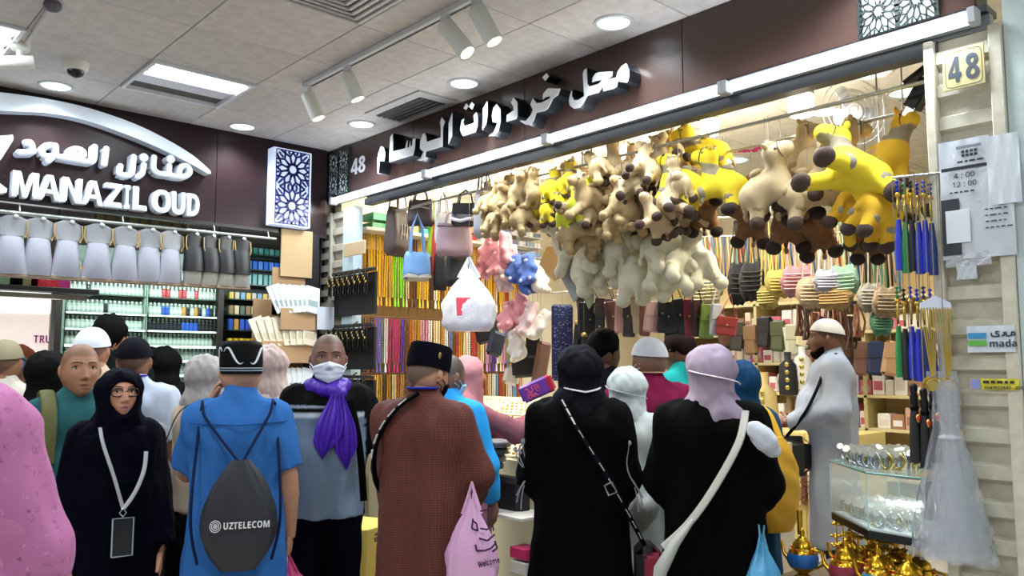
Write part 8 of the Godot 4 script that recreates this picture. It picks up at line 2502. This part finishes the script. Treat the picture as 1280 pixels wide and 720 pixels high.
# ---- goods of the perfume shop
func goods_perfume() -> void:
	var Z := -8.0
	# bottle shelves
	var bottle := Node3D.new()
	part(bottle, "glass", Shape.new().lathe([Vector2(0, 0), Vector2(0.021, 0), Vector2(0.023, 0.004), Vector2(0.023, 0.07), Vector2(0.019, 0.08), Vector2(0.01, 0.084)], Vector3.ZERO, 12), surface("a8bab0", 0.15))
	part(bottle, "cap", Shape.new().lathe([Vector2(0.014, 0.084), Vector2(0.0145, 0.112), Vector2(0.012, 0.115), Vector2(0, 0.115)], Vector3.ZERO, 10), surface("a8b4ac", 0.25, 0.5))
	part(bottle, "label_band", Shape.new().lathe([Vector2(0.0235, 0.022), Vector2(0.0235, 0.055)], Vector3.ZERO, 12), surface("c0cac2", 0.5))
	var hues := {"white": "", "red": "a82c34", "blue": "2c58b0", "dark": "24282c", "amber": "b88a3c", "teal": "4a8a84"}
	var rows := [348, 370, 392, 411, 430, 448, 466, 484]
	for bay in 2:
		var xa := on_z(78 if bay == 0 else 181, 400, Z).x
		var xb := on_z(177 if bay == 0 else 270, 400, Z).x
		var un := thing("bottle_shelves", "lit shelf bay of small white perfume bottles, %s bay" % ["left", "right"][bay], "shelf unit", Vector3.ZERO)
		part(un, "back_panel", Shape.new().box(Vector3((xa + xb) * 0.5, 1.9, Z - 0.07), Vector3(xb - xa, 1.6, 0.01)), surface("9ab4a4", 0.35))
		for e in [xa - 0.015, xb + 0.005]: part(un, "upright", Shape.new().box(Vector3(e, 1.7, Z), Vector3(0.022, 2.0, 0.16), Basis.IDENTITY, 0.003), surface("8aa496", 0.3))
		for r in 8:
			var y := on_z(170, rows[r] + (r * 0.4), Z).y
			part(un, "shelf_board", Shape.new().box(Vector3((xa + xb) * 0.5, y - 0.008, Z + 0.02), Vector3(xb - xa, 0.012, 0.16), Basis.IDENTITY, 0.002), surface("3c4a40" if r < 3 else "c8d8d0", 0.3))
			if r >= 2:
				part(un, "lit_strip", Shape.new().box(Vector3((xa + xb) * 0.5, y - 0.012, Z + 0.104), Vector3(xb - xa, 0.022 if r > 3 else 0.014, 0.006)), lit("e4fff4", 1.3))
			for k in 17:
				var o: Node3D = bottle.duplicate()
				o.name = numbered("perfume_bottle")
				add_child(o)
				o.position = Vector3(xa + 0.035 + k * (xb - xa - 0.06) / 16.0, y, Z + 0.03)
				var tone := "white"
				if bay == 1 and r == 1 and k in [3, 4, 7, 8, 11]: tone = "red"
				elif bay == 1 and r == 2 and k in [3, 4, 14]: tone = "blue"
				elif bay == 1 and r == 2 and k > 6: tone = ["dark", "white", "amber"][k % 3]
				elif bay == 1 and r == 3: tone = "dark" if k < 8 or k > 11 else "blue"
				elif bay == 0 and r == 0 and k < 5: tone = "amber"
				elif (k * 5 + r * 3) % 23 == 0: tone = "dark"
				if tone != "white":
					(o.get_child(0) as MeshInstance3D).material_override = surface(hues[tone], 0.2)
					(o.get_child(2) as MeshInstance3D).material_override = surface(hues[tone], 0.4)
				tag(o, "%s perfume bottle, %s along the %s shelf down in the %s bay" % [tone, ordinal(k + 1), ordinal(r + 1), ["left", "right"][bay]], "bottle", "perfume bottles in the lit bays")
		area_at(Vector3((xa + xb) * 0.5, 2.36, Z + 0.5), Vector3(0, -0.7, -1), Vector2(xb - xa, 0.1), Color(0.9, 1.0, 0.96), 0.4)
	bottle.free()
	# dark carved posts
	for q in [[70, 420, "left of the lit bottle bays"], [274, 400, "between the lit bottle bays and the coloured boxes"]]:
		var p := on_z(q[0], q[1], -7.9)
		one("carved_post", Shape.new().box(Vector3(p.x, 1.3, -7.9), Vector3(0.06, 2.6, 0.08), Basis.IDENTITY, 0.006), surface("241c18", 0.5, 0.0, 1.2, 12.0), "dark carved post " + q[2], "post")
	# coloured boxes in the bay beyond
	var xa := on_z(281, 400, Z).x
	var xb := on_z(372, 400, Z).x
	var un := thing("box_shelves", "dark shelf bay of small coloured perfume boxes right of the bottles", "shelf unit", Vector3.ZERO)
	part(un, "back_panel", Shape.new().box(Vector3((xa + xb) * 0.5, 1.9, Z - 0.1), Vector3(xb - xa, 1.9, 0.01)), surface("1f2c28", 0.5))
	for r in 9:
		var y := on_z(310, 318 + r * 19, Z).y
		part(un, "shelf_board", Shape.new().box(Vector3((xa + xb) * 0.5, y - 0.008, Z), Vector3(xb - xa, 0.012, 0.2), Basis.IDENTITY, 0.002), surface("24382f", 0.3))
		var pal: Array = [["3c7c74", "5a948c"], ["2c60b4", "4a7cc8"], ["4a8a84", "6aa49c"], ["c8a848", "b8b0a0", "6a9ab0"], ["8a7454", "c8b890", "5a6a5c"], ["2f4fa8", "b88a3c", "3a5ab4"], ["e0b830", "d8a820"], ["c89830", "8a6a28"], ["b08a3c", "d8b040"]][r]
		for k in 13:
			var h := 0.07 + 0.02 * ((k * 3 + r) % 3)
			one("perfume_box", Shape.new().box(Vector3.ZERO, Vector3(0.045, h, 0.05), Basis.IDENTITY, 0.003), surface(pal[k % pal.size()], 0.3), "small coloured perfume box, %s along the %s shelf down, beyond the carved post" % [ordinal(k + 1), ordinal(r + 1)], "box", Vector3(xa + 0.04 + k * (xb - xa - 0.08) / 12.0, y + h * 0.5, Z + 0.03), "coloured perfume boxes beyond the carved post")
	area_at(Vector3((xa + xb) * 0.5, 2.5, -7.3), Vector3(0, -0.6, -1), Vector2(0.8, 0.1), COOL, 0.5)
	# bright poster wall and the clear boxes over it
	var pa := on_z(-30, 370, -7.2)
	var pb := on_z(63, 372, -7.2)
	var ps := thing("bright_poster", "bright white backlit wall poster with pale print at the left edge", "poster", Vector3(0, 0, -7.2))
	part(ps, "lit_panel", Shape.new().box(Vector3((pa.x + pb.x) * 0.5, 1.84, 0), Vector3(pb.x - pa.x, 0.62, 0.03), Basis.IDENTITY, 0.004), lit("fff0e6", 0.62))
	part(ps, "lit_header", Shape.new().box(Vector3((pa.x + pb.x) * 0.5, on_z(30, 378, -7.2).y, 0.018), Vector3(pb.x - pa.x, 0.16, 0.01)), lit("ffffff", 1.3))
	part(ps, "print_block", Shape.new().box(Vector3(lerpf(pa.x, pb.x, 0.55), 1.66, 0.018), Vector3(0.24, 0.14, 0.006)), lit("f0b898", 0.55))
	part(ps, "lettering", turned(lettering("TRU", 0.12, 0.06, 0.004), Transform3D(Basis.IDENTITY, on_z(52, 424, -7.2) - Vector3(0, 0, -7.2) + Vector3(0, 0, 0.02))), surface("a83a9c", 0.5))
	part(ps, "frame_bar", Shape.new().box(Vector3(pb.x + 0.02, 1.7, 0), Vector3(0.03, 1.2, 0.06), Basis.IDENTITY, 0.004), surface("8a8684", 0.4))
	area_at(Vector3((pa.x + pb.x) * 0.5, 1.9, -7.1), Vector3.BACK, Vector2(0.6, 0.5), COOL, 0.8)
	one("box_shelf", Shape.new().box(on_z(30, 362, -7.2), Vector3(1.0, 0.04, 0.3), Basis.IDENTITY, 0.004), surface("2a2420", 0.5), "dark shelf over the bright poster wall", "shelf")
	one("perforated_strip", Shape.new().box(on_z(28, 369, -7.1), Vector3(0.9, 0.04, 0.03), Basis.IDENTITY, 0.004), surface("a8a090", 0.5), "beige perforated strip under the dark shelf", "strip")
	for q in [[8, 340, "6f8a62", "green box of crystals on the dark shelf, leftmost"], [27, 342, "7c7448", "olive box of crystals beside the green one"], [53, 340, "c0202c", "red glittering box of crystals on the dark shelf"], [77, 343, "a8206c", "magenta box at the right end of the dark shelf"]]:
		var p := on_z(q[0], q[1], -7.2)
		var w := 0.2 if q[2] != "a8206c" else 0.09
		var o := thing("crystal_box", q[3], "box", Vector3(p.x, on_z(30, 362, -7.2).y + 0.02, p.z))
		part(o, "box_body", Shape.new().box(Vector3(0, 0.105, 0), Vector3(w, 0.21, 0.2), Basis.IDENTITY, 0.006), surface(q[2], 0.3, 0.0, 1.4, 18.0))
		part(o, "lid", Shape.new().box(Vector3(0, 0.215, 0), Vector3(w + 0.008, 0.016, 0.208), Basis.IDENTITY, 0.004), surface(q[2], 0.2))
	# the rail of gift pouches
	var ra := on_z(-20, 262, -5.6)
	var rb := on_z(345, 299, -5.6)
	var rl := one("pouch_rail", Shape.new().tube([ra, rb], 0.012, 8), surface("a8aca8", 0.3, 0.7), "long steel rail across the perfume shop front that the gift pouches hang from", "rail")
	for x in [0.1, 0.42, 0.75, 0.97]: part(rl, "bracket", Shape.new().tube([ra.lerp(rb, x), ra.lerp(rb, x) + Vector3(0, 0.055, -0.02)], 0.006, 6), surface("a8aca8", 0.3, 0.7))
	for q in [[16, 0], [50, 0], [86, 0], [124, 0], [158, 0], [188, 0], [215, 0], [244, 1], [265, 1], [284, 1], [303, 1]]:
		var k := 0
		var p := on_z(q[0], 270, -5.6)
		p.y = ra.lerp(rb, (p.x - ra.x) / (rb.x - ra.x)).y - 0.012
		var black: bool = q[1] == 1
		var o := thing("gift_pouch", "%s gift pouch on the perfume shop rail, %s" % ["black" if black else "pale grey lace", ("%s black one from the left" % ordinal([244, 265, 284, 303].find(q[0]) + 1)) if black else ("%s from the left edge" % ordinal([16, 50, 86, 124, 158, 188, 215].find(q[0]) + 1))], "pouch", p, rng.randf_range(-0.25, 0.25), "gift pouches on the perfume shop rail")
		var w := 0.088 if not black else 0.068
		var rr := []
		for i in 9:
			var u := i / 8.0
			var row := PackedVector3Array()
			for j in 20:
				var a := TAU * j / 20.0
				row.append(Vector3(cos(a) * w * (0.68 + 0.36 * (1.0 - u)) * (1.0 + 0.03 * sin(j * 3.0)), -0.36 + 0.24 * u, -sin(a) * 0.045 * pow(sin(clampf(0.12 + u * 0.8, 0, 1) * PI), 0.7)))
			rr.append(row)
		var s := Shape.new()
		s.grid(rr)
		s.fan(rr[0])
		part(o, "lace_body", s, surface("9698a4" if not black else "8e8c84", 0.6, 0.0, 1.6, 22.0))
		var neck := Shape.new()
		neck.loft([[Vector3(0, -0.13, 0), w * 0.85, 0.022], [Vector3(0, -0.09, 0), w * 1.0, 0.012], [Vector3(0, -0.03, 0), w * 0.95, 0.012], [Vector3(0, -0.005, 0), w * 0.35, 0.01]], 18)
		part(o, "neck", neck, surface("7e8084" if not black else "0c0c0e", 0.35, 0.0, 0.6, 20.0))
		if black: part(o, "dark_band", Shape.new().loft([[Vector3(0, -0.27, 0), w * 1.04, 0.062], [Vector3(0, -0.19, 0), w * 1.0, 0.06], [Vector3(0, -0.1, 0), w * 0.98, 0.034]], 18), surface("0d0d10", 0.5))
		part(o, "base_strip", Shape.new().box(Vector3(0, -0.365, 0), Vector3(w * 2.1, 0.03, 0.03), Basis.IDENTITY, 0.006), surface("8a7660", 0.6))
		part(o, "clip", Shape.new().ball(Vector3(w * 0.2, -0.012, 0.015), Vector3(0.016, 0.014, 0.01), Basis.IDENTITY, 5, 8), surface("d4dce0", 0.15, 0.6))
		for e in [-1.0, 1.0]: part(o, "gold_cord", Shape.new().tube([Vector3(e * w * 0.75, -0.14, 0.02), Vector3(e * w * 0.95, -0.1, 0.018), Vector3(e * w * 0.9, -0.03, 0.012)], 0.004, 5), surface("a88c48", 0.4))
	# row of tiny bottles above the rail, in the shade behind the sign
	for k in 26:
		var p := on_z(118 + k * 4.6, 270 + k * 0.55, -6.6)
		one("vial", Shape.new().lathe([Vector2(0.016, -0.04), Vector2(0.016, 0.02), Vector2(0.007, 0.03), Vector2(0.008, 0.05), Vector2(0, 0.052)], Vector3.ZERO, 8), surface("a89a6c" if k % 3 else "788070", 0.3), "small olive vial on the top shelf behind the sign, %s from the left" % ordinal(k + 1), "vial", p, "vials on the top shelf behind the sign")
	one("vial_shelf", Shape.new().box(on_z(180, 285, -6.6) + Vector3(0, -0.035, 0), Vector3(1.4, 0.015, 0.12)).box(on_z(180, 285, -6.6) + Vector3(-0.6, 0.2, 0), Vector3(0.01, 0.46, 0.01)).box(on_z(180, 285, -6.6) + Vector3(0.6, 0.2, 0), Vector3(0.01, 0.46, 0.01)), surface("2a2a26", 0.5), "dark top shelf under the small vials behind the sign", "shelf")
	# stand of paper envelopes by the dark corner post
	var tiers := [[350, 322, 372, "upper"], [428, 400, 420, "middle"], [498, 460, 492, "lower"]]
	for ti in 3:
		var yb := on_z(365, [384, 425, 488][ti], -5.52).y
		var x0 := on_z([345, 322, 345][ti], 380, -5.52).x
		var x1 := on_z([391, 390, 388][ti], 380, -5.52).x
		var bx := thing("cardboard_box", "brown cardboard box holding paper envelopes, %s of the stack by the dark corner post" % tiers[ti][3], "box", Vector3((x0 + x1) * 0.5 + 0.02, yb, -5.58))
		part(bx, "front_panel", Shape.new().box(Vector3(0, -0.09, 0.1), Vector3(x1 - x0, 0.16, 0.012), Basis.IDENTITY, 0.003), surface("b3906a", 0.8))
		part(bx, "back_panel", Shape.new().box(Vector3(0, 0.12, -0.06), Vector3(x1 - x0, 0.36, 0.012), Basis.IDENTITY, 0.003), surface("a5835e", 0.8))
		part(bx, "floor_panel", Shape.new().box(Vector3(0, -0.165, 0.02), Vector3(x1 - x0, 0.012, 0.16)), surface("a5835e", 0.8))
		for k in 8:
			var e := thing("paper_envelope", "%s paper envelope, %s from the left in the %s cardboard box" % ["white printed" if ti != 1 else "cream", ordinal(k + 1), tiers[ti][3]], "envelope", Vector3(lerpf(x0, x1, 0.08 + k * 0.12), yb + 0.04, -5.52 + 0.006 * k), 0.15, "paper envelopes in the cardboard boxes")
			e.rotation.z = 0.34 - 0.075 * k
			e.rotation.x = -0.25
			part(e, "sheet", Shape.new().box(Vector3(0, 0.02, 0), Vector3(0.12, 0.21, 0.008), Basis.IDENTITY, 0.002), surface("d8dcdc" if ti != 1 else "cfc4ac", 0.6))
			part(e, "printed_band", Shape.new().box(Vector3(0.0, -0.01, 0.0045), Vector3(0.09, 0.05, 0.001)), surface("8a9a98" if ti != 1 else "b8ab90", 0.6))
	var st := on_z(372, 330, -5.6)
	one("cardboard_sheet", Shape.new().box(Vector3(st.x, st.y + 0.08, -5.62), Vector3(0.26, 0.36, 0.012), Basis.IDENTITY, 0.003), surface("b89a70", 0.8), "upright brown cardboard panel behind the topmost envelopes", "cardboard")
	var qp := on_x(406, 398, FX - 0.05)
	var qs := thing("white_leaflet", "white leaflet taped to the square-holed post in the corner", "paper", on_z(407, 398, -5.45))
	part(qs, "sheet", Shape.new().box(Vector3.ZERO, Vector3(0.14, 0.17, 0.004), Basis.IDENTITY, 0.001), surface("ccd0d8", 0.4))
	# crumpled clear bags of oud chips on a table of boxes
	var tp := at_r(214, 600, 5.1)
	var tb := thing("display_table", "black-topped table on cardboard boxes under the clear bags of oud chips", "table", Vector3(tp.x, 0, tp.z), 0.3)
	part(tb, "top", Shape.new().box(Vector3(0, 0.78, 0), Vector3(0.8, 0.03, 0.7), Basis.IDENTITY, 0.005), surface("18181a", 0.4))
	part(tb, "box_base", Shape.new().box(Vector3(0, 0.385, 0), Vector3(0.7, 0.76, 0.6), Basis.IDENTITY, 0.008), surface("9a7448", 0.8))
	for k in 26:
		var lay := k / 9
		var p := Vector3(tp.x + (k % 3 - 1) * 0.2 + rng.randf_range(-0.04, 0.04), 0.87 + lay * 0.19, tp.z + ((k / 3) % 3 - 1) * 0.18 + rng.randf_range(-0.04, 0.04))
		var o := thing("oud_chip_bag", "crumpled clear plastic bag of oud chips, %s layer of the heap, %s in it" % [ordinal(lay + 1), ordinal(k % 9 + 1)], "plastic bag", p, rng.randf() * TAU, "clear bags of oud chips on the table")
		var ch := Shape.new()
		for j in 16: ch.box(Vector3(rng.randf_range(-0.06, 0.06), rng.randf_range(-0.06, 0.03), rng.randf_range(-0.05, 0.05)), Vector3(0.035, 0.014, 0.018), Basis(Vector3(rng.randf(), rng.randf(), rng.randf() + 0.1).normalized(), rng.randf() * TAU))
		part(o, "chips", ch, surface(["b08a58", "c8a878", "8a6844", "d8c8a8"][k % 4], 0.7)).set_meta("kind", "stuff")
		var rr := []
		for i in 9:
			var a := PI * i / 8.0
			var row := PackedVector3Array()
			for j in 14:
				var b := TAU * j / 14.0
				var w := 1.0 + 0.22 * sin(j * 2.7 + i * 1.9 + k) * sin(a)
				row.append(Vector3(sin(a) * cos(b) * 0.1 * w, -cos(a) * 0.085 * w, -sin(a) * sin(b) * 0.09 * w))
			rr.append(row)
		var s := Shape.new()
		s.grid(rr)
		part(o, "clear_wrap", s, clear("e4e6e8", 0.28, 0.15))
